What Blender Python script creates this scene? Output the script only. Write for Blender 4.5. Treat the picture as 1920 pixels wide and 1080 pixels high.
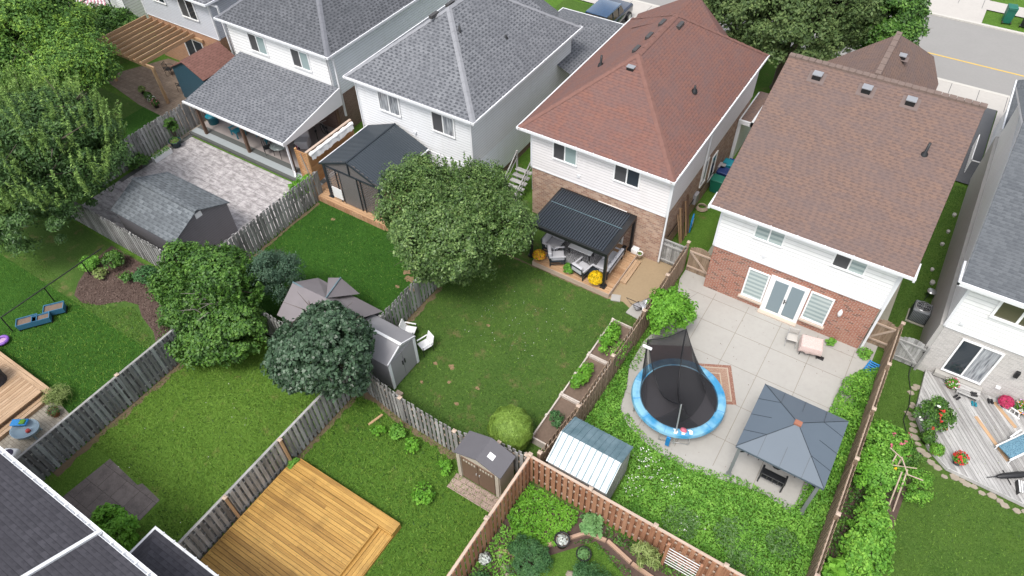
import bpy, bmesh, math, random
import numpy as np
from mathutils import Vector, Matrix
S = bpy.context.scene
COL = S.collection
for o in list(bpy.data.objects): bpy.data.objects.remove(o)
R = math.radians
# ---------------------------------------------------------------- camera
cam_d = bpy.data.cameras.new('camera'); cam = bpy.data.objects.new('camera', cam_d); COL.objects.link(cam)
right = Vector((0.8435, 0.5367, -0.0206)); down = Vector((0.3873, -0.6343, -0.6691)); fwd = Vector((-0.3722, 0.5564, -0.7429))
cam.matrix_world = Matrix(((right.x, -down.x, -fwd.x, 0), (right.y, -down.y, -fwd.y, 0), (right.z, -down.z, -fwd.z, 25.0), (0, 0, 0, 1)))
cam_d.sensor_width = 36; cam_d.lens = 24.585; cam_d.clip_start = .1; cam_d.clip_end = 600
S.camera = cam
# ---------------------------------------------------------------- light
SUN_EL, SUN_AZ = 62, 178      # degrees; azimuth clockwise from +Y
W = bpy.data.worlds.new('World'); S.world = W; W.use_nodes = True
nt = W.node_tree; bg = nt.nodes['Background']
sky = nt.nodes.new('ShaderNodeTexSky'); sky.sky_type = 'NISHITA'; sky.sun_disc = False
sky.sun_elevation = R(SUN_EL); sky.sun_rotation = R(SUN_AZ); sky.air_density = 1.0; sky.dust_density = 3.0; sky.ozone_density = 1.0
hs = nt.nodes.new('ShaderNodeHueSaturation'); hs.inputs['Saturation'].default_value = .32
nt.links.new(sky.outputs[0], hs.inputs['Color']); nt.links.new(hs.outputs[0], bg.inputs['Color'])
bg.inputs['Strength'].default_value = 0.15
sd = bpy.data.lights.new('sun', 'SUN'); sd.energy = 1.3; sd.angle = R(16); sd.color = (1, .96, .9)
sun = bpy.data.objects.new('sun', sd); COL.objects.link(sun)
dv = Vector((math.sin(R(SUN_AZ)) * math.cos(R(SUN_EL)), math.cos(R(SUN_AZ)) * math.cos(R(SUN_EL)), math.sin(R(SUN_EL))))
sun.rotation_euler = dv.to_track_quat('Z', 'Y').to_euler(); sun.location = (0, 0, 60)
S.view_settings.view_transform = 'Standard'; S.view_settings.look = 'None'
S.view_settings.gamma = 1; S.view_settings.use_curve_mapping = False; S.view_settings.exposure = 0.86
# ---------------------------------------------------------------- materials
class NG:
    def __init__(s, name):
        s.m = bpy.data.materials.new(name); s.m.use_nodes = True; s.t = s.m.node_tree
        s.b = s.t.nodes['Principled BSDF']
    def n(s, typ, **kw):
        nd = s.t.nodes.new('ShaderNode' + typ)
        for k, v in kw.items():
            if k.startswith('i_'):
                k = k[2:]
                k = int(k) if k.isdigit() else k.replace('_', ' ')
                s.set(nd.inputs[k], v)
            else: setattr(nd, k, v)
        return nd
    def set(s, sock, v):
        if isinstance(v, bpy.types.NodeSocket): s.t.links.new(v, sock)
        elif isinstance(v, bpy.types.Node): s.t.links.new(v.outputs[0], sock)
        else:
            if isinstance(v, (tuple, list)) and len(v) == 3 and sock.type == 'RGBA': v = (*v, 1)
            sock.default_value = v
    def uv(s): return s.n('UVMap').outputs[0]
    def obj(s): return s.n('TexCoord').outputs['Object']
    def map(s, v, sc, loc=(0, 0, 0), rot=(0, 0, 0)):
        return s.n('Mapping', i_Vector=v, i_Scale=sc, i_Location=loc, i_Rotation=rot).outputs[0]
    def noise(s, v, sc, det=3, rough=.55): return s.n('TexNoise', i_Vector=v, i_Scale=sc, i_Detail=det, i_Roughness=rough).outputs[0]
    def mix(s, f, a, b, mode='MIX'):
        nd = s.n('Mix', data_type='RGBA', blend_type=mode)
        s.set(nd.inputs[0], f); s.set(nd.inputs[6], a); s.set(nd.inputs[7], b); return nd.outputs[2]
    def ramp(s, f, stops, interp='LINEAR'):
        nd = s.n('ValToRGB', i_0=f); cr = nd.color_ramp; cr.interpolation = interp
        while len(cr.elements) < len(stops): cr.elements.new(.5)
        for e, (p, c) in zip(cr.elements, stops):
            e.position = p; e.color = (c, c, c, 1) if not isinstance(c, (tuple, list)) else (*c, 1)
        return nd.outputs[0]
    def math(s, op, a, b=None, clamp=False):
        nd = s.n('Math', operation=op, i_0=a); nd.use_clamp = clamp
        if b is not None: s.set(nd.inputs[1], b)
        return nd.outputs[0]
    def rnd(s): return s.n('NewGeometry').outputs['Random Per Island']
    def bump(s, h, st=.4, dist=.01): s.set(s.b.inputs['Normal'], s.n('Bump', i_Height=h, i_Strength=st, i_Distance=dist).outputs[0])
    def out(s, col, rough=.8, **kw):
        s.set(s.b.inputs['Base Color'], col); s.set(s.b.inputs['Roughness'], rough)
        for k, v in kw.items(): s.set(s.b.inputs[k.replace('_', ' ')], v)
        return s.m
def mul(c, k): return tuple(min(1, x * k) for x in c)
def plain(name, c, rough=.6, var=.12, scale=3, metal=0, **kw):
    g = NG(name); o = g.obj(); n = g.noise(o, scale, 4)
    n2 = g.noise(o, scale * 12, 3)
    col = g.mix(n, mul(c, 1 - var), mul(c, 1 + var)); col = g.mix(g.math('MULTIPLY', n2, .35), col, mul(c, 1 - var * 1.6))
    return g.out(col, rough, Metallic=metal, **kw)
def shingle(name, light, dark, mid, amount=.5, bw=.3, rh=.15, dash=.75, blotch=None, contrast=.5):
    """laminated shingles: staggered dark dashes under light tabs, tab-to-tab tone changes, soft blotches"""
    g = NG(name); uv = g.uv(); sp = g.n('SeparateXYZ', i_0=uv); vv = g.math('DIVIDE', sp.outputs[1], rh); row = g.math('FLOOR', vv); fr = g.math('FRACT', vv)
    wr = g.n('TexWhiteNoise', noise_dimensions='1D', i_W=row).outputs[0]
    uu = g.math('ADD', g.math('DIVIDE', sp.outputs[0], bw), g.math('MULTIPLY', wr, 7)); cell = g.math('FLOOR', uu); fu = g.math('FRACT', uu)
    rn = g.n('TexWhiteNoise', noise_dimensions='2D', i_Vector=g.n('CombineXYZ', i_0=cell, i_1=row, i_2=0)); f = rn.outputs[0]
    f2 = g.n('SeparateColor', i_0=rn.outputs[1]).outputs[1]
    col = g.mix(g.math('MULTIPLY', f, contrast), mid, light); col = g.mix(g.math('MULTIPLY', g.math('GREATER_THAN', f2, .62), contrast * .6), col, blotch or dark)
    dm = g.math('MULTIPLY', g.math('LESS_THAN', fr, .55), g.math('LESS_THAN', fu, g.math('ADD', amount - .15, g.math('MULTIPLY', f2, .3)))); col = g.mix(g.math('MULTIPLY', dm, dash), col, dark)
    col = g.mix(g.math('MULTIPLY', g.math('LESS_THAN', fr, .12), .5), col, mul(dark, .6))
    big = g.noise(g.map(uv, (.5, .9, 1)), 1, 4, .6); col = g.mix(g.ramp(big, [(.42, 0), (.65, .45)]), col, blotch or mid)
    gr = g.noise(uv, 45, 3); col = g.mix(g.ramp(gr, [(.3, .4), (.6, 0)]), col, mul(dark, .75)); st = g.noise(g.map(uv, (3, .35, 1)), 1, 3); col = g.mix(g.ramp(st, [(.5, 0), (.75, .15)]), col, mul(light, 1.1))
    g.bump(g.math('ADD', g.math('MULTIPLY', fr, -1), g.math('MULTIPLY', f, .5)), .5, .012)
    return g.out(col, .92, Specular_IOR_Level=.25)
def siding(name, c, step=.11, vert=False):
    g = NG(name); uv = g.uv(); sp = g.n('SeparateXYZ', i_0=uv); fr = g.math('FRACT', g.math('DIVIDE', sp.outputs[0 if vert else 1], step))
    n = g.noise(g.map(uv, (.6, .6, .6)), 2, 4); dr = g.noise(g.map(uv, (2.2, .35, 1)), 1, 5, .7)
    col = g.mix(n, mul(c, .93), mul(c, 1.03)); col = g.mix(g.ramp(dr, [(.5, 0), (.75, .35)]), col, (c[0] * .78, c[1] * .77, c[2] * .74)); col = g.mix(g.math('LESS_THAN', fr, .2), col, mul(c, .74))  # last mix: shadow line of each lap put into the colour as a darker band
    g.bump(g.math('MULTIPLY', fr, -1), .7, .02)
    return g.out(col, .55)
def brick(name, cols, mortar, bw=.24, rh=.085, dark=None):
    g = NG(name); uv = g.uv()
    b = g.n('TexBrick', i_Vector=uv, i_Color1=(0, 0, 0), i_Color2=(1, 1, 1), i_Mortar=(0, 0, 0), i_Scale=1.0, i_Mortar_Size=.009, i_Mortar_Smooth=.1, i_Brick_Width=bw, i_Row_Height=rh, i_Bias=0)
    f = g.n('SeparateColor', i_0=b.outputs[0]).outputs[0]
    st = [(i / (len(cols)), c) for i, c in enumerate(cols)]
    col = g.ramp(f, st, 'CONSTANT')
    col = g.mix(g.noise(uv, 30, 3), col, mul(cols[1], .8), 'MIX')
    col = g.mix(g.math('GREATER_THAN', b.outputs['Fac'], .5), col, mortar)
    col = g.mix(g.ramp(g.noise(uv, .8, 4), [(.45, 0), (.8, .25)]), col, mul(mortar, .8))
    g.bump(g.math('SUBTRACT', 1, b.outputs['Fac']), .5, .01)
    return g.out(col, .9)
def wood(name, a, b, c, rough=.8, gl=1.2, gw=40, knots=True, wet=0):
    """boards: per-island tone, grain stretched along uv.y"""
    g = NG(name); uv = g.uv(); r = g.rnd()
    off = g.n('CombineXYZ', i_0=g.math('MULTIPLY', r, 37), i_1=g.math('MULTIPLY', r, 91), i_2=0)
    v = g.n('VectorMath', operation='ADD', i_0=uv, i_1=off).outputs[0]
    gr = g.noise(g.map(v, (gw, gl, 1)), 1, 4, .6); gr2 = g.noise(g.map(v, (gw * .25, gl * .5, 1)), 1, 3)
    base = g.ramp(r, [(0, a), (.45, b), (1, c)])
    col = g.mix(g.ramp(gr, [(.35, .55), (.62, 0)]), base, mul(a, .55))
    col = g.mix(g.ramp(gr2, [(.4, 0), (.7, .5)]), col, mul(c, 1.1))
    if knots:
        vr = g.n('TexVoronoi', i_Vector=g.map(v, (6, 2.2, 1)), i_Scale=1.0); col = g.mix(g.ramp(vr.outputs['Distance'], [(.03, .8), (.11, 0)]), col, mul(a, .35))
    if wet: col = g.mix(g.ramp(g.noise(uv, .9, 6, .7), [(.5, 0), (.72, wet)]), col, mul(a, .5)); col = g.mix(g.ramp(g.noise(uv, 14, 4, .7), [(.55, 0), (.75, wet)]), col, mul(a, .6))
    g.bump(gr, .3, .004)
    return g.out(col, rough)
def concrete(name, c, var=.1, stain=None, scale=1.0):
    g = NG(name); o = g.obj(); n = g.noise(o, .8 * scale, 7, .7); n2 = g.noise(o, 6 * scale, 4); n3 = g.noise(o, 60, 2)
    col = g.mix(n, mul(c, 1 - var), mul(c, 1 + var)); col = g.mix(g.ramp(n2, [(.45, 0), (.8, .35)]), col, stain or mul(c, .75))
    col = g.mix(g.math('MULTIPLY', n3, .3), col, mul(c, .8)); g.bump(n3, .2, .004)
    return g.out(col, .9)
def leafmat(name, dark, mid, light, spec=.25, rough=.55, nscale=.9, trans=.15):
    g = NG(name); r = g.rnd(); o = g.obj(); n = g.noise(o, nscale, 2); n2 = g.noise(o, nscale * 3.2, 2)
    f = g.math('ADD', g.math('MULTIPLY', r, .42), g.math('ADD', g.math('MULTIPLY', g.ramp(n, [(.35, 0), (.65, 1)]), .22), g.math('MULTIPLY', g.ramp(n2, [(.35, 0), (.65, 1)]), .36)))
    col = g.ramp(f, [(0.05, dark), (.5, mid), (.95, light)])
    m = g.out(col, rough, Specular_IOR_Level=spec)
    tr = g.n('BsdfTranslucent', i_Color=col); mx = g.n('MixShader', i_0=trans, i_1=g.b, i_2=tr)
    g.set(g.t.nodes['Material Output'].inputs['Surface'], mx); return m
def glossy(name, c, rough=.15, **kw): return NG(name).out(c, rough, **kw)

M = {}
M['roof_grey'] = shingle('grey_shingles', (.225, .232, .25), (.06, .064, .074), (.175, .182, .198), .5, .3, .17, .85, (.13, .135, .15), .7)
M['roof_dkgrey'] = shingle('slate_shingles', (.155, .16, .175), (.04, .043, .05), (.115, .12, .133), .5, .3, .17, .8, (.085, .09, .10), .7)
M['roof_red'] = shingle('red_shingles', (.25, .12, .088), (.09, .052, .048), (.195, .098, .082), .45, .3, .14, .3, (.155, .105, .102), .5)
M['roof_brown'] = shingle('brown_shingles', (.235, .148, .112), (.09, .064, .058), (.182, .122, .102), .45, .3, .145, .45, (.145, .112, .11), .5)
M['roof_shed'] = shingle('bluegrey_shingles', (.19, .21, .225), (.06, .068, .078), (.135, .15, .162), .5, .36, .2, .6, (.1, .11, .12), .9)
M['roof_charcoal'] = shingle('charcoal_shingles', (.08, .077, .09), (.032, .032, .039), (.06, .058, .068), .5, .3, .17, .45, (.05, .048, .057), .8)
M['roof_eastgrey'] = shingle('plain_grey_shingles', (.14, .15, .162), (.07, .077, .087), (.118, .127, .138), .45, .3, .15, .5, None, .6)
M['siding_white'] = siding('white_siding', (.78, .79, .81), .16)
M['siding_blue'] = siding('pale_siding', (.84, .88, .92), .16)
M['siding_cream'] = siding('cream_siding', (.80, .77, .775), .16)
M['siding_grey'] = siding('light_grey_siding', (.55, .57, .62), .12)
M['stucco'] = siding('white_smooth_siding', (.86, .86, .86), .2)
M['brick_red'] = brick('red_brick', [(.30, .10, .062), (.39, .14, .085), (.34, .115, .07), (.46, .21, .14), (.37, .125, .08), (.05, .033, .033), (.41, .165, .105)], (.42, .36, .31))
M['brick_pink'] = brick('pink_brick', [(.24, .13, .10), (.44, .28, .2), (.58, .42, .32), (.34, .17, .12), (.5, .34, .25), (.29, .19, .16)], (.46, .37, .3), .24, .11)
M['brick_brown'] = brick('brown_brick', [(.19, .115, .095), (.25, .16, .13), (.22, .14, .115), (.28, .19, .16)], (.27, .21, .18))
M['brick_grey'] = brick('pale_grey_brick', [(.42, .40, .38), (.52, .49, .47), (.47, .45, .43), (.6, .57, .54)], (.58, .56, .54))
M['brick_orange'] = brick('orange_brick', [(.42, .2, .11), (.5, .27, .15), (.46, .23, .13), (.36, .17, .1)], (.4, .3, .22))
M['trim'] = plain('white_trim', (.72, .73, .75), .45, .04, 4)
M['frame_white'] = plain('window_frame_white', (.86, .86, .86), .4, .02, 4)
M['glass'] = glossy('dark_window_glass', (.025, .035, .045), .06, Specular_IOR_Level=.8)
M['door_glass'] = glossy('grey_door_glass', (.20, .26, .29), .12, Coat_Weight=.5)
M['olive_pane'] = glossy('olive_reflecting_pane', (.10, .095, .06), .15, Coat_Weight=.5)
M['cap_sill'] = plain('stone_sill', (.55, .46, .38), .8, .1)
M['brick_side'] = plain('grey_side_brick', (.42, .405, .385), .9, .12, 3)
M['screen'] = glossy('window_screen', (.07, .07, .075), .5)
def blindmat():
    g = NG('zebra_blind'); uv = g.uv(); sp = g.n('SeparateXYZ', i_0=uv); fr = g.math('FRACT', g.math('DIVIDE', sp.outputs[1], .24))
    col = g.mix(g.ramp(fr, [(.45, 0), (.55, 1)]), (.30, .37, .37), (.46, .53, .52)); return g.out(col, .2, Coat_Weight=.6, Coat_Roughness=.05)
M['blind'] = blindmat()
def curtainmat():
    g = NG('curtain_behind_glass'); uv = g.uv(); w = g.n('TexWave', i_Vector=uv, i_Scale=3.2, i_Distortion=2.5, i_Detail=2.0, wave_type='BANDS').outputs['Fac'] if False else g.noise(g.map(uv, (14, 1.2, 1)), 1, 2)
    col = g.mix(g.ramp(w, [(.35, 0), (.65, 1)]), (.12, .13, .15), (.42, .44, .46)); return g.out(col, .2, Coat_Weight=.6, Coat_Roughness=.05)
M['curtain'] = curtainmat()
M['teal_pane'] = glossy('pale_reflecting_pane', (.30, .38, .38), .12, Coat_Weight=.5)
M['conc'] = concrete('light_concrete', (.385, .372, .348), .09, (.31, .295, .27))
M['conc_walk'] = concrete('pavement_concrete', (.46, .435, .405), .07)
M['conc_side'] = concrete('grey_side_path', (.34, .33, .27), .1)
M['asphalt'] = concrete('asphalt', (.27, .262, .252), .08, (.22, .215, .21))
M['asphalt_dark'] = concrete('dark_asphalt', (.085, .088, .095), .12)
M['paint_yellow'] = plain('yellow_line_paint', (.62, .42, .10), .8, .2, 6)
M['kerb'] = concrete('kerb_concrete', (.52, .50, .46), .08)
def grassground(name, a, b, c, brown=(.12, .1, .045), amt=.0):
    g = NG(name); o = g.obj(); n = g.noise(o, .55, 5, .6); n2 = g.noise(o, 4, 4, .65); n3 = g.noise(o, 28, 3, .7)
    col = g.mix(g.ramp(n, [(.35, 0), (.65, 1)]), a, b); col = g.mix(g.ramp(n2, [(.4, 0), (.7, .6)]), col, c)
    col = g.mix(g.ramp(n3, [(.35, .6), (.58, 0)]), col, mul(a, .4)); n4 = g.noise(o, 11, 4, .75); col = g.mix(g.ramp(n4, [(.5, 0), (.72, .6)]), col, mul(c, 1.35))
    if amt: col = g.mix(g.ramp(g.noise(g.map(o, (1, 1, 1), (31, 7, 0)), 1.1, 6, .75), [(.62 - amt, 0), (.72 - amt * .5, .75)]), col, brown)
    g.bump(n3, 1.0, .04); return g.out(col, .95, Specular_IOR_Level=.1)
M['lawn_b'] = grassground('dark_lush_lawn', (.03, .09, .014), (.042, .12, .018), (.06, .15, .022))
M['lawn_c'] = grassground('worn_lawn', (.058, .12, .024), (.078, .15, .03), (.095, .165, .037), (.18, .145, .07), .07)
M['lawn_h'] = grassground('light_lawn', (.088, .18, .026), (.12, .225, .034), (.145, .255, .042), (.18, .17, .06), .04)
M['lawn_m'] = grassground('mossy_lawn', (.07, .155, .023), (.095, .19, .028), (.12, .22, .036), (.16, .14, .055), .04)
M['lawn_e'] = grassground('even_lawn', (.055, .115, .022), (.08, .145, .026), (.095, .165, .034))
M['mulch'] = plain('mulch_soil', (.095, .062, .05), .95, .4, 8)
M['sand'] = concrete('sandy_soil', (.33, .245, .15), .15, (.2, .14, .08), 1.6)
M['soil'] = plain('bed_soil', (.17, .12, .09), .95, .35, 10)
def stamped():
    g = NG('stamped_concrete'); uv = g.obj()
    v = g.n('TexVoronoi', i_Vector=g.map(uv, (1.6, 1.6, 1)), i_Scale=1.0, feature='DISTANCE_TO_EDGE', distance='CHEBYCHEV')
    n = g.noise(g.map(uv, (2.2, 5, 1)), 1, 5, .65); n2 = g.noise(uv, 9, 4)
    col = g.mix(g.ramp(n, [(.38, 0), (.62, 1)]), (.25, .23, .23), (.52, .49, .49)); col = g.mix(g.ramp(n2, [(.5, 0), (.75, .5)]), col, (.2, .185, .19))
    b = g.n('TexBrick', i_Vector=uv, i_Color1=(0, 0, 0), i_Color2=(0, 0, 0), i_Mortar=(1, 1, 1), i_Scale=1.0, i_Mortar_Size=.012, i_Brick_Width=1.3, i_Row_Height=.75)
    col = g.mix(g.math('MULTIPLY', b.outputs['Fac'], .65), col, (.1, .095, .1))
    return g.out(col, .6)
M['stamped'] = stamped()
M['band_dark'] = concrete('dark_border_band', (.10, .105, .10), .15)
M['band_light'] = concrete('light_step', (.33, .36, .37), .1)
def pavers(name, c1, c2, mo, bw=.3, rh=.15):
    g = NG(name); uv = g.obj(); b = g.n('TexBrick', i_Vector=uv, i_Color1=c1, i_Color2=c2, i_Mortar=mo, i_Scale=1.0, i_Mortar_Size=.01, i_Brick_Width=bw, i_Row_Height=rh)
    col = g.mix(g.ramp(g.noise(uv, 2.5, 6, .7), [(.4, 0), (.65, .7)]), b.outputs[0], mul(c1, .62)); col = g.mix(g.ramp(g.noise(uv, 22, 4, .7), [(.5, 0), (.7, .45)]), col, mul(c2, 1.35)); return g.out(col, .9)
M['paver_tan'] = pavers('tan_pavers', (.36, .32, .26), (.42, .38, .31), (.17, .14, .11), .24, .14)
M['paver_brown'] = pavers('brown_patio_pavers', (.19, .14, .105), (.24, .185, .14), (.09, .07, .055), .4, .3)
M['slab_dark'] = pavers('worn_slabs', (.15, .128, .12), (.2, .17, .158), (.06, .05, .042), .78, .78)
M['slab_pink'] = pavers('pink_pavers', (.33, .24, .2), (.38, .29, .25), (.14, .11, .08), .3, .2)
M['fence_grey'] = wood('weathered_fence_boards', (.15, .145, .14), (.28, .275, .265), (.45, .445, .435), .9, 1.6, 22, wet=.4)
M['fence_dark'] = wood('stained_fence_boards', (.10, .09, .09), (.22, .215, .22), (.38, .4, .41), .9, 1.3, 18, wet=.4)
M['fence_brown'] = wood('brown_fence_boards', (.2, .135, .09), (.27, .19, .13), (.34, .25, .175), .85)
M['fence_red'] = wood('red_cedar_fence_boards', (.29, .125, .068), (.36, .165, .092), (.43, .225, .135), .8, knots=False)
M['cap_tan'] = wood('tan_cap_rail', (.42, .31, .24), (.48, .37, .29), (.52, .41, .33), .8)
M['post_new'] = wood('new_wood_post', (.42, .27, .15), (.47, .3, .17), (.5, .33, .2), .8)
M['deck_yellow'] = wood('yellow_deck_boards', (.27, .14, .03), (.43, .235, .053), (.55, .325, .085), .6, .8, 26, wet=.55)
M['deck_cedar'] = wood('cedar_deck_boards', (.34, .18, .09), (.46, .27, .145), (.54, .345, .2), .65, wet=.3)
M['deck_tan'] = wood('tan_deck_boards', (.33, .2, .11), (.45, .3, .18), (.54, .38, .25), .65, wet=.3)
M['deck_grey'] = wood('silvered_deck_boards', (.24, .23, .225), (.38, .375, .365), (.52, .51, .5), .8, .8, 30, wet=.35)
M['cedar_new'] = wood('orange_cedar', (.42, .2, .075), (.5, .26, .11), (.56, .33, .16), .7)
M['cedar_fascia'] = wood('cedar_skirting', (.42, .21, .11), (.5, .28, .16), (.58, .36, .22), .7)
M['perg_wood'] = wood('pergola_timber', (.24, .15, .09), (.45, .25, .11), (.42, .32, .23), .8)
M['wood_brown'] = wood('dark_brown_post', (.10, .055, .035), (.13, .075, .05), (.16, .1, .07), .7)
M['metal_char'] = glossy('charcoal_metal', (.035, .045, .055), .38, Metallic=.3)
M['slat'] = glossy('grey_brown_slats', (.14, .13, .128), .5)
M['metal_char2'] = glossy('charcoal_panel', (.055, .052, .052), .5)
M['metal_black'] = glossy('black_metal', (.014, .015, .017), .4)
M['metal_silver'] = glossy('silver_metal', (.6, .61, .62), .35, Metallic=.7)
def galv(name, a, b):
    g = NG(name); o = g.obj(); col = g.mix(g.ramp(g.noise(g.map(o, (2, 2, 2)), 1, 5, .7), [(.35, 0), (.65, 1)]), a, b); return g.out(col, .5, Metallic=.1)
M['galv_light'] = galv('white_worn_metal_roof', (.40, .44, .46), (.60, .61, .61)); M['galv_teal'] = galv('teal_metal_roof', (.10, .17, .20), (.17, .25, .29)); M['galv_wall'] = galv('grey_metal_wall', (.30, .29, .28), (.40, .39, .38))
M['plastic_white'] = plain('white_plastic', (.8, .8, .8), .35, .03)
M['plastic_beige'] = plain('beige_resin', (.48, .43, .36), .5, .05)
M['plastic_grey'] = plain('grey_resin', (.30, .295, .31), .5, .06)
M['plastic_dkgrey'] = plain('dark_grey_resin_roof', (.115, .11, .12), .55, .1)
M['plastic_brown'] = plain('brown_resin_door', (.15, .095, .065), .5, .06)
M['resin_roof'] = plain('grey_resin_roof', (.27, .265, .28), .55, .06)
M['black'] = glossy('black_plastic', (.012, .012, .014), .45)
M['terracotta'] = plain('terracotta', (.35, .16, .08), .8)
M['navy_pot'] = glossy('dark_teal_pot', (.012, .04, .055), .25)
M['white_pot'] = glossy('white_pot_glaze', (.75, .74, .72), .3)
M['bark'] = plain('bark', (.115, .09, .07), .95, .35, 12)
M['stone'] = plain('garden_stone', (.31, .265, .21), .9, .25, 5)
# foliage
M['leaf_apple'] = leafmat('olive_leaves', (.018, .045, .01), (.08, .15, .036), (.24, .34, .11), nscale=1.6, spec=.35, rough=.45, trans=.1)
M['leaf_dark'] = leafmat('grey_green_maple_leaves', (.010, .028, .012), (.04, .08, .04), (.10, .17, .10), spec=.4, rough=.42, nscale=1.6, trans=.05)
M['leaf_bush'] = leafmat('bush_leaves', (.012, .045, .007), (.055, .14, .018), (.15, .29, .045), nscale=1.2, spec=.4, trans=.08)
M['leaf_blue'] = leafmat('bluish_needles', (.02, .05, .03), (.06, .115, .07), (.12, .19, .12), nscale=1.5)
M['leaf_ash'] = leafmat('ash_leaves', (.012, .04, .010), (.05, .115, .026), (.12, .22, .055), nscale=1.0, spec=.4, trans=.08)
M['leaf_shoot'] = leafmat('pale_shoot_leaves', (.103, .184, .046), (.172, .287, .069), (.299, .437, .115))
M['leaf_locust'] = leafmat('locust_leaves', (.02, .065, .014), (.10, .21, .04), (.30, .46, .06), nscale=.6)
M['leaf_street'] = leafmat('street_tree_leaves', (.033, .063, .021), (.083, .135, .042), (.180, .240, .083), nscale=.8)
M['leaf_lime'] = leafmat('fresh_green_leaves', (.056, .176, .016), (.128, .320, .029), (.224, .480, .056))
M['leaf_yard'] = leafmat('vine_leaves', (.055, .166, .018), (.129, .313, .037), (.276, .515, .074), nscale=1.5)
M['leaf_weed'] = leafmat('weed_leaves', (.060, .180, .024), (.140, .330, .044), (.260, .500, .080), nscale=.8)
M['leaf_weed2'] = leafmat('grey_green_weeds', (.05, .12, .035), (.11, .21, .065), (.18, .3, .11), nscale=1.5)
M['leaf_topi'] = leafmat('cedar_foliage', (.08, .15, .02), (.16, .26, .04), (.24, .36, .07), trans=.1)
M['leaf_hosta'] = leafmat('hosta_leaves', (.092, .207, .069), (.149, .299, .103), (.230, .391, .161))
M['leaf_pine'] = leafmat('dark_shrub_leaves', (.026, .080, .029), (.056, .144, .048), (.112, .240, .080))
M['leaf_silver'] = leafmat('silver_leaves', (.460, .517, .460), (.632, .667, .632), (.805, .828, .805))
M['leaf_grass'] = leafmat('grass_blades', (.056, .160, .019), (.096, .232, .029), (.152, .320, .048), nscale=1.0)
M['leaf_straw'] = leafmat('ornamental_grass', (.115, .172, .046), (.230, .299, .092), (.345, .391, .161))
for nm, c in (('yellow', (.75, .5, .01)), ('white', (.75, .75, .7)), ('red', (.6, .05, .04)), ('pink', (.6, .16, .22)), ('magenta', (.5, .04, .12)), ('orange', (.7, .28, .05)), ('lilac', (.55, .35, .55))):
    M['fl_' + nm] = leafmat(nm + '_petals', mul(c, .7), c, mul(c, 1.15), trans=.15)
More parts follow.
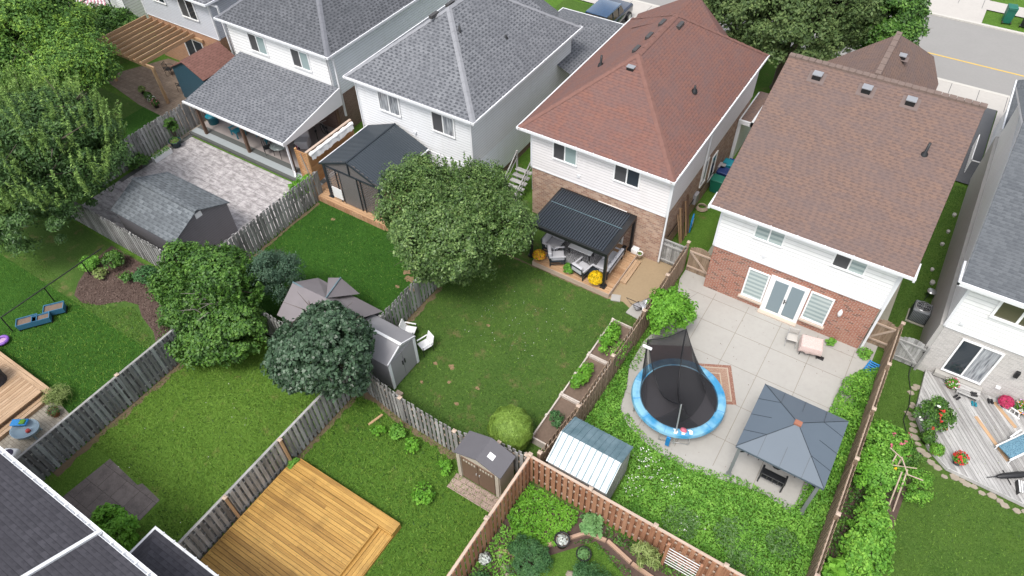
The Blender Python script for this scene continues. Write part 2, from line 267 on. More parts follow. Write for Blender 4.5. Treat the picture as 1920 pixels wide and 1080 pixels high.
# ---------------------------------------------------------------- geometry helpers
ORG = {}
def tag(o, label=None, cat=None, group=None, kind=None):
    if label: o['label'] = label
    if cat: o['category'] = cat
    if group: o['group'] = group
    if kind: o['kind'] = kind
    return o
def thing(name, label, cat, loc=(0, 0, 0), rz=0, group=None):
    o = bpy.data.objects.new(name, None); COL.objects.link(o); o.empty_display_size = .2
    o.location = loc; o.rotation_euler = (0, 0, rz); tag(o, label, cat, group); return o
def perp(d):
    a = Vector((0, 0, 1)) if abs(d.z) < .9 else Vector((1, 0, 0)); u = d.cross(a).normalized(); return u, d.cross(u).normalized()
class MB:
    def __init__(s, grain=None): s.v = []; s.f = []; s.g = Vector(grain) if grain else None; s.sm = []; s.gf = []
    def face(s, pts, sm=False):
        n = len(s.v); s.v += [Vector(p) for p in pts]; s.f.append(tuple(range(n, n + len(pts)))); s.sm.append(sm); s.gf.append(s.g); return s
    def mesh(s, vs, fs, sm=False):
        n = len(s.v); s.v += [Vector(p) for p in vs]; s.f += [tuple(i + n for i in f) for f in fs]; s.sm += [sm] * len(fs); s.gf += [s.g] * len(fs); return s
    def box(s, x0, y0, z0, x1, y1, z1):
        x0, x1 = min(x0, x1), max(x0, x1); y0, y1 = min(y0, y1), max(y0, y1); z0, z1 = min(z0, z1), max(z0, z1)
        return s.mesh([(x0, y0, z0), (x1, y0, z0), (x1, y1, z0), (x0, y1, z0), (x0, y0, z1), (x1, y0, z1), (x1, y1, z1), (x0, y1, z1)],
                      [(0, 3, 2, 1), (4, 5, 6, 7), (0, 1, 5, 4), (1, 2, 6, 5), (2, 3, 7, 6), (3, 0, 4, 7)])
    def bar(s, a, b, w, h, up=(0, 0, 1)):
        a = Vector(a); b = Vector(b); d = (b - a).normalized(); up = Vector(up)
        if abs(d.dot(up)) > .98: up = Vector((0, 1, 0))
        u = d.cross(up).normalized() * (w / 2); n = u.normalized().cross(d).normalized() * (h / 2)
        c = [a - u - n, a + u - n, a + u + n, a - u + n, b - u - n, b + u - n, b + u + n, b - u + n]
        og = s.g; s.g = d if og is None or og.length == 0 else og
        s.mesh(c, [(0, 1, 2, 3), (7, 6, 5, 4), (0, 4, 5, 1), (1, 5, 6, 2), (2, 6, 7, 3), (3, 7, 4, 0)]); s.g = og; return s
    def tube(s, pts, r, n=8, caps=True, sm=True):
        pts = [Vector(p) for p in pts]; rr = r if isinstance(r, (list, tuple)) else [r] * len(pts); vs = []; fs = []
        u = None
        for i, p in enumerate(pts):
            d = (pts[min(i + 1, len(pts) - 1)] - pts[max(i - 1, 0)]).normalized()
            if u is None: u, w = perp(d)
            else:
                u = (u - d * u.dot(d)).normalized()
            w = d.cross(u)
            for k in range(n): t = 2 * math.pi * k / n; vs.append(p + (u * math.cos(t) + w * math.sin(t)) * rr[i])
        for i in range(len(pts) - 1):
            for k in range(n): a = i * n + k; b = i * n + (k + 1) % n; fs.append((a, b, b + n, a + n))
        s.mesh(vs, fs, sm)
        if caps: s.face(vs[:n][::-1]); s.face(vs[-n:])
        return s
    def lathe(s, prof, c=(0, 0, 0), n=16, sm=True, sx=1, sy=1):
        vs = []; fs = []; c = Vector(c)
        for r, z in prof:
            for k in range(n): t = 2 * math.pi * k / n; vs.append(c + Vector((r * math.cos(t) * sx, r * math.sin(t) * sy, z)))
        for i in range(len(prof) - 1):
            for k in range(n): a = i * n + k; b = i * n + (k + 1) % n; fs.append((a, b, b + n, a + n))
        return s.mesh(vs, fs, sm)
    def prism(s, poly, z0, z1):
        n = len(poly); a = [(x, y, z0) for x, y in poly]; b = [(x, y, z1) for x, y in poly]
        s.face(a[::-1]); s.face(b)
        for i in range(n): j = (i + 1) % n; s.face([a[i], a[j], b[j], b[i]])
        return s
    def extr(s, poly, d):
        d = Vector(d); n = len(poly); a = [Vector(p) for p in poly]; b = [p + d for p in a]; s.face(a[::-1]); s.face(b)
        for i in range(n): j = (i + 1) % n; s.face([a[i], a[j], b[j], b[i]])
        return s
    def rbox(s, x0, y0, z0, x1, y1, z1, r=.04, n=3):
        """soft cushion-like box: superellipse cross-sections"""
        cx, cy, cz = (x0 + x1) / 2, (y0 + y1) / 2, (z0 + z1) / 2; a, b, c = abs(x1 - x0) / 2, abs(y1 - y0) / 2, abs(z1 - z0) / 2
        vs = []; fs = []; N = 16; prof = []
        for k in range(n + 1): t = math.pi / 2 * k / n; prof.append((r * (1 - math.sin(t)), -c + r * (1 - math.cos(t)) if False else -c + r - r * math.cos(t)))
        prof = [(r, -c)] + [(r - r * math.sin(math.pi / 2 * k / n), -c + r - r * math.cos(math.pi / 2 * k / n)) for k in range(1, n + 1)]
        prof = prof + [(i, -z) for i, z in reversed(prof)]
        ring = []
        for q, (sx, sy) in enumerate(((1, 1), (-1, 1), (-1, -1), (1, -1))):
            for k in range(4): t = math.pi / 2 * (q + k / 3); ring.append((sx, sy, math.cos(t), math.sin(t)))
        for ins, z in prof:
            for sx, sy, ct, st in ring: vs.append((cx + sx * (a - r) + (r - ins) * ct, cy + sy * (b - r) + (r - ins) * st, cz + z))
        for i in range(len(prof) - 1):
            for k in range(N): p = i * N + k; q = i * N + (k + 1) % N; fs.append((p, q, q + N, p + N))
        fs.append(tuple(range(N))[::-1]); fs.append(tuple(range((len(prof) - 1) * N, len(prof) * N)))
        return s.mesh(vs, fs, True)
    def build(s, name, mat, parent=None, label=None, world=True, bevel=0):
        me = bpy.data.meshes.new(name); o = bpy.data.objects.new(name, me); COL.objects.link(o)
        org = Vector((0, 0, 0))
        if parent is not None:
            o.parent = parent
            if world:
                p = parent
                while p is not None: org = org + Vector(p.location); p = p.parent
        me.from_pydata([v - org for v in s.v], [], s.f)
        me.polygons.foreach_set('use_smooth', s.sm)
        uvl = me.uv_layers.new(name='UVMap'); uvs = []
        Z = Vector((0, 0, 1))
        for f, g in zip(s.f, s.gf):
            p0, p1 = s.v[f[0]], s.v[f[1]]; nn = (p1 - p0).cross(s.v[f[2]] - p1)
            if nn.length < 1e-9: nn = Vector((0, 0, 1))
            nn.normalize()
            if g is not None:
                u = g.cross(nn); u = u.normalized() if u.length > .2 else perp(nn)[0]; w = g
            elif abs(nn.z) > .985: u = Vector((1, 0, 0)); w = Vector((0, 1, 0))
            else: u = Z.cross(nn).normalized(); w = nn.cross(u)
            for i in f: uvs += [s.v[i].dot(u), s.v[i].dot(w)]
        uvl.data.foreach_set('uv', uvs)
        if mat: me.materials.append(mat)
        if label: o['label'] = label
        me.validate(); return o
def lvs(name, P, N, size, mat, parent=None, asp=.55, jit=.6, seed=0, org=None):
    """many leaf-sized rhombs at points P (n,3), normals around N, one mesh"""
    rng = np.random.default_rng(seed); n = len(P); P = np.asarray(P, float)
    if org is not None: P = P - np.asarray(org)
    nn = np.asarray(N, float) + rng.normal(0, jit, (n, 3)); nn /= np.linalg.norm(nn, axis=1)[:, None] + 1e-9
    t = rng.normal(0, 1, (n, 3)); t -= nn * (t * nn).sum(1)[:, None]; t /= np.linalg.norm(t, axis=1)[:, None] + 1e-9
    b = np.cross(nn, t); sz = (np.asarray(size) * rng.uniform(.65, 1.35, n))[:, None]
    V = np.stack([P - t * sz, P - b * sz * asp + nn * sz * .12, P + t * sz, P + b * sz * asp + nn * sz * .12], 1).reshape(-1, 3)
    return rawmesh(name, V, n, 4, mat, parent)
def rawmesh(name, V, n, k, mat, parent=None):
    me = bpy.data.meshes.new(name); me.vertices.add(n * k); me.vertices.foreach_set('co', V.astype(np.float32).ravel())
    me.loops.add(n * k); me.loops.foreach_set('vertex_index', np.arange(n * k, dtype=np.int32))
    me.polygons.add(n); me.polygons.foreach_set('loop_start', np.arange(0, n * k, k, dtype=np.int32)); me.polygons.foreach_set('loop_total', np.full(n, k, dtype=np.int32))
    me.update(calc_edges=True); me.materials.append(mat)
    o = bpy.data.objects.new(name, me); COL.objects.link(o)
    if parent is not None: o.parent = parent
    return o
def cloud(c, rad, nclump, per, cr, seed, flat=.75, shell=.55, wob=.18, low=-.75, lobes=None):
    """leaf points and normals: clumps spread over many uneven lobes of a crown, with gaps between them"""
    rng = np.random.default_rng(seed); c = np.array(c, float); rad = np.array(rad, float); P = []; N = []
    L = lobes if lobes is not None else (11 if wob > .08 else 0); cen = []; lr = []
    for i in range(L):
        z = rng.uniform(-.35, 1); a = i * 2.4 + rng.uniform(-.4, .4); q = math.sqrt(max(0, 1 - z * z)); d = np.array([q * math.cos(a), q * math.sin(a), z]); k = rng.uniform(.38, .56)
        cen.append(c + d * rad * (1 - k) * (1 + rng.uniform(-wob, wob))); lr.append(rad * k * rng.uniform(.85, 1.15))
    cen.append(c); lr.append(rad * (.72 if L else 1)); w = np.array([np.prod(r) ** (2 / 3) for r in lr]); w[-1] *= .6; w /= w.sum(); n = 0; tries = 0
    while n < nclump and tries < nclump * 12:
        tries += 1; i = rng.choice(len(cen), p=w); d = rng.normal(0, 1, 3); d /= np.linalg.norm(d)
        if d[2] < low: continue
        cc = cen[i] + d * lr[i] * (rng.uniform(shell, 1) ** .5); deep = False
        for j in range(len(cen)):
            if j != i and (((cc - cen[j]) / (lr[j] * .72)) ** 2).sum() < 1: deep = True; break
        if deep and rng.random() < .85: continue
        m = max(4, int(per * rng.uniform(.5, 1.5))); r = cr * rng.uniform(.45, 1.3); n += 1
        q = rng.normal(0, 1, (m, 3)); q /= np.linalg.norm(q, axis=1)[:, None]; q[:, 2] = np.where(q[:, 2] < -.3, -q[:, 2], q[:, 2])
        rr = rng.uniform(.2, 1, (m, 1)) ** .5; o = (cc - c) / rad
        P.append(cc + q * rr * r * np.array([1, 1, flat])); N.append(q * .6 + o * .5 + np.array([0, 0, .5]))
    return np.concatenate(P), np.concatenate(N)
def tree(name, label, base, c, rad, nclump, per, cr, size, mat, seed, tr=.16, limbs=9, asp=.55, group=None, extra=None, **kw):
    t = thing(name, label, 'tree', base, group=group); rnd = random.Random(seed); b = Vector(base); c = Vector(c)
    m = MB(); top = c + Vector((0, 0, rad[2] * .35)); mid = b.lerp(c, .5) + Vector((rnd.uniform(-.15, .15), rnd.uniform(-.15, .15), 0))
    m.tube([b - Vector((0, 0, .1)), b + Vector((0, 0, .25)), mid, c, top], [tr * 1.5, tr, tr * .8, tr * .55, tr * .15], 8)
    m.build('trunk', M['bark'], t); lm = MB()
    for k in range(limbs):
        a = k * 2.4 + rnd.uniform(-.3, .3); e = rnd.uniform(.1, 1.0); st = b.lerp(top, rnd.uniform(.35, .85))
        d = Vector((math.cos(a) * rad[0] * .85, math.sin(a) * rad[1] * .85, rad[2] * e * .8)); en = c + d * .9
        md = st.lerp(en, .5) + Vector((0, 0, .2 * rad[2] * .3))
        lm.tube([st, md, en], [tr * .42, tr * .25, tr * .06], 6)
        for q in range(3):
            e2 = en + Vector((rnd.uniform(-1, 1) * rad[0], rnd.uniform(-1, 1) * rad[1], rnd.uniform(-.2, .8) * rad[2])) * .35; lm.tube([md.lerp(en, .3 + .2 * q), e2], [tr * .14, tr * .03], 5)
    lm.build('limb', M['bark'], t)
    P, N = cloud(tuple(c), rad, nclump, per, cr, seed, **kw)
    if extra is not None: P = np.concatenate([P, extra[0]]); N = np.concatenate([N, extra[1]])
    lvs('crown', P, N, size, mat, t, asp, seed=seed, org=base); return t
def scatter(poly, dens, seed, margin=0):
    """random points inside a 2-D polygon"""
    rng = np.random.default_rng(seed); p = np.array(poly); lo = p.min(0); hi = p.max(0); n = int((hi - lo).prod() * dens)
    q = rng.uniform(lo, hi, (n, 2)); ins = np.zeros(n, bool); j = len(p) - 1
    for i in range(len(p)):
        c1 = (p[i, 1] > q[:, 1]) != (p[j, 1] > q[:, 1]); xx = (p[j, 0] - p[i, 0]) * (q[:, 1] - p[i, 1]) / (p[j, 1] - p[i, 1] + 1e-12) + p[i, 0]
        ins ^= c1 & (q[:, 0] < xx); j = i
    return q[ins]
def blades(name, poly, dens, h, w, mat, seed, label=None, z=0.0, lean=.5):
    q = scatter(poly, dens, seed); n = len(q); rng = np.random.default_rng(seed + 1); a = rng.uniform(0, 6.28, n); hh = h * rng.uniform(.5, 1.4, n)
    B = np.column_stack([q, np.full(n, z)]); dx = np.column_stack([np.cos(a), np.sin(a), np.zeros(n)]) * w
    tip = B + np.column_stack([rng.normal(0, lean, n) * hh, rng.normal(0, lean, n) * hh, hh])
    V = np.stack([B - dx, B + dx, tip], 1).reshape(-1, 3); o = rawmesh(name, V, n, 3, mat); tag(o, label, None, None, 'stuff'); return o
def struct(name, mb, mat): o = mb.build(name, mat); o['kind'] = 'structure'; return o
# ================================================================= SETTING
def sheet(name, polys, mat, z): 
    m = MB()
    for p in polys: m.face([(x, y, z) for x, y in p])
    return struct(name, m, mat)
def rect(x0, y0, x1, y1): return [(x0, y0), (x1, y0), (x1, y1), (x0, y1)]
sheet('ground', [rect(-220, -60, 120, 220)], M['lawn_m'], 0)
LC = rect(-15.65, 10.4, -6.05, 24.5); LB = rect(-25, 10.4, -15.65, 24)
sheet('lawn_worn', [LC], M['lawn_c'], .004)
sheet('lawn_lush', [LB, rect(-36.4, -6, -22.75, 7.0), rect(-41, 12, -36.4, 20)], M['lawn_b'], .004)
sheet('lawn_worn_left', [rect(-60, 7.0, -22.75, 10.5), rect(-60, -6, -36.4, 7.0), rect(-60, 10.5, -41, 19.6)], M['lawn_c'], .004)  # worn, darker and browner grass of the left yards
sheet('lawn_light', [rect(-22.75, -6, -15, 10.45)], M['lawn_h'], .004)
sheet('lawn_even', [rect(3.5, -5, 30, 24), rect(3.15, 24, 4.75, 37.7), rect(-25, 44, -22, 46), rect(-18.6, 39, -15, 50)], M['lawn_e'], .004)
# roads and pavements
sheet('street', [rect(-120, 48.3, 80, 57.0)], M['asphalt'], .012)
k = MB(); k.box(-120, 48.05, -.1, 80, 48.3, .10); k.box(-120, 57.0, -.1, 80, 57.25, .10); struct('kerb', k, M['kerb'])
sheet('street_line', [rect(-120, 51.28, 80, 51.42)], M['paint_yellow'], .018)
walk = [rect(-120, 46.2, 80, 48.05), rect(-120, 59.6, 80, 61.2), rect(-5.2, 38.6, 3.3, 46.2), rect(-22.5, 38.5, -18.7, 46.2), rect(-13.6, 40, -9, 46.2), rect(-20.6, 57.25, -15, 59.6), rect(-3.2, 57.25, 2.35, 59.6), rect(-3.2, 61.2, 2.3, 70), rect(4.9, 41, 12, 46.2)]
m = MB()
for i, (a, b, c, d) in enumerate(walk): m.face([(x, y, .09) for x, y in a and [a, b, c, d]])
struct('pavement', m, M['conc_walk'])
j = MB()
for x in np.arange(-30, 12, 1.6): j.box(x, 46.2, .091, x + .03, 48.05, .094); j.box(x, 59.6, .091, x + .03, 61.2, .094)
for x in (-1.5, .1, -3.2): j.box(x, 38.6, .091, x + .03, 46.2, .094)
for y in (40.5, 42.4, 44.3): j.box(-5.2, y, .091, 3.3, y + .03, .094)
struct('pavement_joints', j, M['asphalt_dark'])
sheet('driveway_asphalt', [rect(3.5, 37.9, 4.85, 46.2)], M['asphalt_dark'], .10)
sheet('side_path', [rect(2.46, 24.3, 3.15, 37.7), rect(-5.45, 24.3, -4.76, 37)], M['conc_side'], .02)
sheet('front_path', [rect(2.9, 37.7, 3.5, 46.2)], M['conc_walk'], .11)
# yard D slab, jointed into separate panels
DC = [(-5.9, 23.4), (-5.6, 22.4), (-5.35, 21.2), (-5.5, 20.2), (-5.75, 19.0), (-5.7, 17.5), (-5.3, 16.4), (-5.1, 15.4), (-4.6, 14.85), (-3.6, 14.45), (-2.73, 14.28), (-1.66, 14.27), (-.71, 14.45), (.28, 14.69), (1.3, 14.85), (2.24, 14.6), (2.5, 15.3), (2.6, 17.6), (2.56, 19.6), (3.05, 20.44), (3.12, 24.2), (2.3, 24.3), (-4.8, 24.3), (-5.9, 24.3)]
m = MB(); m.prism(DC, -.05, .07); struct('patio_slab', m, M['conc'])
j = MB()
for x in (-4.06, -2.46, -.86, .74, 2.34): j.box(x - .012, 14.9, .0705, x + .012, 23.4, .074)
for y in (16.2, 18.0, 19.85, 21.6, 23.0): j.box(-5.3, y - .01, .0705, 2.5, y + .01, .074)
struct('patio_joint', j, plain('joint_line', (.26, .235, .2), .9))  # dark joint lines laid on top of the slab
# yard A: stamped concrete, border, covered terrace
sheet('stamped_patio', [rect(-36.0, 10.9, -25.15, 19.0)], M['stamped'], .012)
m = MB(); m.box(-36.05, 19.12, 0, -25.3, 19.28, .16); m.box(-36.05, 14, 0, -35.75, 19.1, .03); m.box(-36.0, 19.72, .1, -25.3, 20.05, .165); struct('patio_border', m, M['band_dark'])
m = MB(); m.box(-36.05, 19.28, 0, -25.3, 19.72, .155); struct('patio_step', m, M['band_light'])
m = MB(); m.box(-36.05, 20.05, 0, -25.3, 24, .15); struct('terrace', m, concrete('terrace_concrete', (.33, .29, .275), .12))
m = MB(); m.box(-36.3, 16.5, 0, -36.05, 24, .05); struct('gravel_edge', m, M['stone'])
sheet('brown_patio', [[(-44.5, 24.4), (-46.5, 20.4), (-41.5, 19.6), (-36.4, 19.4), (-36.4, 24.6)]], M['paver_brown'], .012)
# left yard
MU = [(-31.8, 10.4), (-31.6, 9.0), (-31.0, 7.9), (-30.4, 7.25), (-29.6, 7.15), (-28.8, 7.5), (-28.0, 8.3), (-27.2, 8.5), (-26.4, 8.1), (-25.2, 7.8), (-23.6, 6.9), (-22.8, 6.4), (-22.8, 10.4)]
sheet('mulch_bed', [MU], M['mulch'], .012)
sheet('paver_patio', [[(-29, -3), (-24.0, -3), (-23.0, .5), (-23.2, 1.5), (-24.5, 3.0), (-25.9, 3.2), (-29, 3.1)]], M['paver_tan'], .014)
sheet('slab_pad', [[(-21.5, .2), (-18.1, .2), (-18.15, 2.5), (-19.3, 2.6), (-19.4, 2.45), (-21.3, 2.6)]], M['slab_dark'], .02)
sheet('door_pavers', [rect(-9.15, 8.75, -7.05, 9.42)], M['slab_pink'], .03)
# yard C bare soil
sheet('bare_soil', [[(-8.35, 20.5), (-7.6, 20.7), (-6.8, 20.35), (-6.1, 20.6), (-6.1, 24.4), (-12.5, 24.4), (-12.5, 23.4), (-8.3, 23.4)]], M['sand'], .012)
sheet('garden_soil', [rect(-6.6, 0, 3.5, 10.6)], M['mulch'], .006)
sheet('garden_grass', [[(-3.3, 9.9), (-4.6, 8.4), (-4.4, 5), (-1.6, 5), (-1.6, 9.2)]], M['lawn_m'], .012)
sheet('weed_ground', [[(-6.05, 10.7), (3.5, 10.7), (3.5, 22), (2.4, 22), (-6.05, 20.5)]], M['lawn_m'], .005)
sheet('shrub_soil', [[(3.6, 8), (5.0, 11), (5.3, 14), (5.6, 16), (5.7, 18.6), (4.9, 20.5), (3.6, 20)]], M['mulch'], .008)
rnd = random.Random(77); m = MB()
for (x0, y0, x1, y1, w) in ((-22.6, 1, -22.6, 9.6, .22), (-14.9, 6.5, -14.9, 10.2, .2), (-15.15, 1.5, -15.15, 8, .15), (-14.8, 10.35, -9.6, 9.98, .25), (-9.6, 9.98, -7.6, 10.5, .2), (-15.5, 11, -15.5, 17, .2), (-24.85, 11, -24.85, 18.5, .12), (-8.3, 20.5, -15, 20.5, .06)):
    n = int(math.dist((x0, y0), (x1, y1)) / .18); d = Vector((x1 - x0, y1 - y0)).normalized(); q = Vector((-d.y, d.x)); e = [w * rnd.uniform(.2, 1.3) for _ in range(n + 1)]; g_ = [w * rnd.uniform(.2, 1.1) for _ in range(n + 1)]
    for i in range(n):
        a = Vector((x0, y0)).lerp(Vector((x1, y1)), i / n); b = Vector((x0, y0)).lerp(Vector((x1, y1)), (i + 1) / n); m.face([(*(a - q * g_[i]), .0085), (*(b - q * g_[i + 1]), .0085), (*(b + q * e[i + 1]), .0085), (*(a + q * e[i]), .0085)])
struct('soil_strip', m, plain('dry_soil', (.17, .125, .075), .95, .3, 9))
m = MB(); rnd = random.Random(3)
for x, y, r in ((-17.1, 16.6, .28), (-16.6, 16.2, .2), (-17.5, 16.9, .2), (-17.3, 15.9, .13), (-23.3, 17.9, .14), (-13.0, 13.2, .12), (-12.3, 13.4, .16), (-11.9, 12.7, .1), (-10.7, 13.1, .12), (-11.0, 12.0, .1), (-12.9, 12.1, .1), (-12.2, 16.2, .1)):
    m.face([(x + r * math.cos(a) * rnd.uniform(.5, 1.3), y + r * .8 * math.sin(a) * rnd.uniform(.5, 1.3), .0095) for a in np.arange(0, 6.2, .42)])
struct('bare_spots', m, plain('bare_spot_soil', (.27, .18, .10), .95, .3, 14))
# ================================================================= HOUSES
def bars_frame(m, xa, xb, za, zb, y, w=.07, t=.05, mull=None, ax='y'):
    def bx(a, c, b, d, e=0):
        if ax == 'y': m.box(a, y - t - e, c, b, y, d)
        else: m.box(y, a, c, y + t + e, b, d)
    bx(xa - w, za - w, xb + w, za, .02); bx(xa - w, zb, xb + w, zb + w); bx(xa - w, za, xa, zb); bx(xb, za, xb + w, zb)
    for q in (mull or []): bx(q - w * .45, za, q + w * .45, zb, -.01)
def window(par, xa, xb, za, zb, y, left='glass', right='curtain', ax='y', mull=True, name='window', label=None):
    mid = (xa + xb) / 2; p = MB()
    def pane(m, a, b, e):
        if ax == 'y': m.box(a, y - e, za, b, y - .001, zb)
        else: m.box(y + .001, a, za, y + e, b, zb)
    pane(p, xa, mid, .016); w = p.build(name, M[left], par, label)
    q = MB(); pane(q, mid, xb, .022); q.build('pane', M[right], w)
    f = MB(); bars_frame(f, xa, xb, za, zb, y, mull=[mid] if mull else None, ax=ax); f.build('frame', M['frame_white'], w); return w
def hip(m, x0, x1, y0, y1, ez, top, caps=None, both=True):
    h = (x1 - x0) / 2; xm = (x0 + x1) / 2; a = Vector((xm, y0 + h, top)); b = Vector((xm, y1 - h, top)) if both else Vector((xm, y1, top))
    c = [Vector((x0, y0, ez)), Vector((x1, y0, ez)), Vector((x1, y1, ez)), Vector((x0, y1, ez))]
    m.face([c[0], c[1], a]); m.face([c[1], c[2], b, a]); m.face([c[3], c[0], a, b])
    if both: m.face([c[2], c[3], b])
    if caps is not None:
        L = [(c[0], a), (c[1], a), (a, b)] + ([(c[2], b), (c[3], b)] if both else [])
        for p, q in L:
            d = (q - p); n = max(2, int(d.length / .28))
            for i in range(n):
                s, e = p + d * (i / n), p + d * ((i + 1.02) / n); up = Vector((0, 0, .018 + .012 * (1 - i % 2)))
                side = d.cross(Vector((0, 0, 1))).normalized() * .15; dr = Vector((0, 0, -.075 if p is not a else -.1))
                caps.face([s - side + dr + up, s + up, e + up, e - side + dr + up]); caps.face([s + up, s + side + dr + up, e + side + dr + up, e + up])
def gutter_ring(x0, x1, y0, y1, ez, sides='rlbf'):
    m = MB(); t = .065; h = .11
    def run(a, b, c, d): m.box(a, b, ez - h, c, d, ez + .012)
    if 'b' in sides: run(x0 - t, y0 - t, x1 + t, y0)
    if 'f' in sides: run(x0 - t, y1, x1 + t, y1 + t)
    if 'l' in sides: run(x0 - t, y0, x0, y1)
    if 'r' in sides: run(x1, y0, x1 + t, y1)
    return m
def hangers(m, x0, x1, y, ez, step=1.1, ax='x'):
    for x in np.arange(x0 + .3, x1, step):
        if ax == 'x': m.box(x, y - .03, ez + .012, x + .03, y + .06, ez + .03)
        else: m.box(y - .06, x, ez + .012, y + .03, x + .03, ez + .03)
def roof_vent(par, x, y, z, slope=0, sz=.38):
    m = MB(); m.box(x - sz / 2, y - sz / 2, z - .15, x + sz / 2, y + sz / 2, z + .16); v = m.build('roof_vent', M['metal_black'], par)
    c = MB(); c.box(x - sz * .56, y - sz * .56, z + .162, x + sz * .56, y + sz * .56, z + .2); c.build('vent_cap', M['vcap'], v)
    f = MB(); f.face([(x - sz, y - sz * .9, z - sz * .9 * slope + .02), (x + sz, y - sz * .9, z - sz * .9 * slope + .02), (x + sz, y + sz * .7, z + sz * .7 * slope + .02), (x - sz, y + sz * .7, z + sz * .7 * slope + .02)]); f.build('flashing', M['vflash'], v)
M['vcap'] = plain('pale_vent_cap', (.27, .28, .3), .5, .15); M['vflash'] = plain('vent_flashing', (.16, .12, .11), .8, .1)
def ridge_vent(par, p, w=.42):
    m = MB(); x, y, z = p; m.box(x - .09, y - w, z - .06, x + .09, y + w, z + .1); m.build('roof_vent', M['metal_char2'], par)
def pipe_vent(par, x, y, z, h=.45):
    m = MB(); m.lathe([(.16, -.1), (.13, .04), (.06, .12), (.055, h), (0, h)], (x, y, z), 10); m.build('vent_pipe', M['metal_black'], par)
def downspout(par, pts, w=.075):
    m = MB()
    for a, b in zip(pts, pts[1:]): m.bar(a, b, w, w)
    m.build('downspout', M['trim'], par)
def walls(par, x0, x1, y0, y1, zb, ze, bm, sm):
    b = MB(); b.box(x0, y0, -.05, x1, y1, zb); b.build('brick_wall', M[bm], par)
    s = MB(); s.box(x0 - .03, y0 - .03, zb + .001, x1 + .03, y1 + .03, ze - .12); s.build('siding_wall', M[sm], par)
    c = MB()
    for x in (x0 - .035, x1 + .035):
        c.box(x - .05, y0 - .045, zb, x + .05, y0 + .06, ze - .125)
    c.box(x0 - .04, y0 - .045, zb - .03, x1 + .04, y0 - .02, zb + .03); c.build('corner_trim', M['trim'], par)
def soffit(par, x0, x1, y0, y1, ez): m = MB(); m.box(x0, y0, ez - .118, x1, y1, ez - .1); m.build('soffit', M['trim'], par)
# ---- brown gabled house (D)
D = thing('house', 'two-storey house with brown gable roof, white upper wall and red brick ground floor', 'house', (-1.2, 23.55, 0))
walls(D, -4.76, 2.4, 23.55, 33.6, 2.82, 5.3, 'brick_red', 'stucco'); m = MB(); m.box(-4.7, 33.62, 0, .9, 36.0, 5.4); m.build('front_wing_wall', M['brick_red'], D)
def gable_x(m, x0, x1, y0, y1, yr, ez, top):
    m.face([(x0, y0, ez), (x1, y0, ez), (x1, yr, top), (x0, yr, top)]); m.face([(x1, y1, ez), (x0, y1, ez), (x0, yr, top), (x1, yr, top)])
    m.face([(x0, y0, ez - .12), (x0, yr, top - .12), (x1, yr, top - .12), (x1, y0, ez - .12)]); m.face([(x0, y1, ez - .12), (x1, y1, ez - .12), (x1, yr, top - .12), (x0, yr, top - .12)])
def rake(m, x, y0, y1, yr, ez, top, t=.03):
    m.face([(x, y0, ez - .12), (x, yr, top - .12), (x, yr, top + .01), (x, y0, ez + .01)]); m.face([(x, y1, ez - .12), (x, y1, ez + .01), (x, yr, top + .01), (x, yr, top - .12)])
r = MB(); gable_x(r, -5.24, 2.83, 23.12, 33.9, 30.9, 5.3, 8.4)
r.mesh([(-1.4, 30.9, 8.36), (-1.5, 35.3, 8.35), (-5.0, 35.5, 5.4), (-4.9, 31, 5.4), (-.57, 39.5, 5.5), (-.6, 38.9, 6.3), (.3, 38.6, 6.1), (1.02, 37.3, 5.45), (1.05, 31, 5.45)],
    [(0, 1, 2, 3), (2, 1, 4), (1, 0, 8), (1, 8, 7), (1, 7, 6), (1, 6, 5), (1, 5, 4)])
roofD = r.build('roof', M['roof_brown'], D)
for x in (-5.245, 2.835): g = MB(); rake(g, x, 23.12, 33.9, 30.9, 5.3, 8.4); g.build('rake_board', plain('brown_rake', (.2, .13, .11), .7, .1), D)
g = MB(); g.box(-5.3, 23.05, 5.18, 2.9, 23.12, 5.3); g.box(2.84, 23.0, 5.16, 2.92, 24.0, 5.32); g.box(-5.34, 23.0, 5.16, -5.26, 24.0, 5.32); hangers(g, -5.2, 2.8, 23.08, 5.29); g.build('gutter', M['trim'], D)
s_ = MB(); s_.face([(-5.2, 23.12, 5.17), (-5.2, 23.6, 5.17), (2.8, 23.6, 5.17), (2.8, 23.12, 5.17)]); s_.build('soffit', M['trim'], D)
g = MB()
for x in (-4.76, 2.4): g.face([(x, 23.55, 5.15), (x, 33.6, 5.15), (x, 30.9, 8.2)])
g.build('gable_wall', M['stucco'], D)
cap = MB()
for i in range(28): cap.box(-5.24 + i * .29, 30.75, 8.33, -5.24 + i * .29 + .27, 31.05, 8.43 + .01 * (i % 2))
rcm = plain('ridge_shingles', (.185, .135, .115), .9, .3, 6); cap.build('ridge_cap', rcm, D); cap = MB()
for i in range(14): cap.box(-1.62, 31.2 + i * .3, 8.33, -1.38, 31.2 + i * .3 + .28, 8.42 + .01 * (i % 2))
cap.build('ridge_cap', rcm, D)
for x, y in ((-3.72, 30.15), (-1.62, 30.15), (.17, 30.15)): roof_vent(D, x, y, 5.3 + (y - 23.12) * .398, .398, .36)
roof_vent(D, -.95, 34.4, 7.7, 0, .3)
pipe_vent(D, 1.45, 28.1, 7.28, .55)
window(D, -3.23, -2.08, 4.14, 5.05, 23.52, 'blind', 'blind'); window(D, .03, 1.21, 4.18, 5.08, 23.52, 'screen', 'blind')
M['screen'] = M['screen']
door = MB(); door.box(-2.02, 23.50, .12, -.32, 23.55, 2.4); dd = door.build('patio_door', M['frame_white'], D)
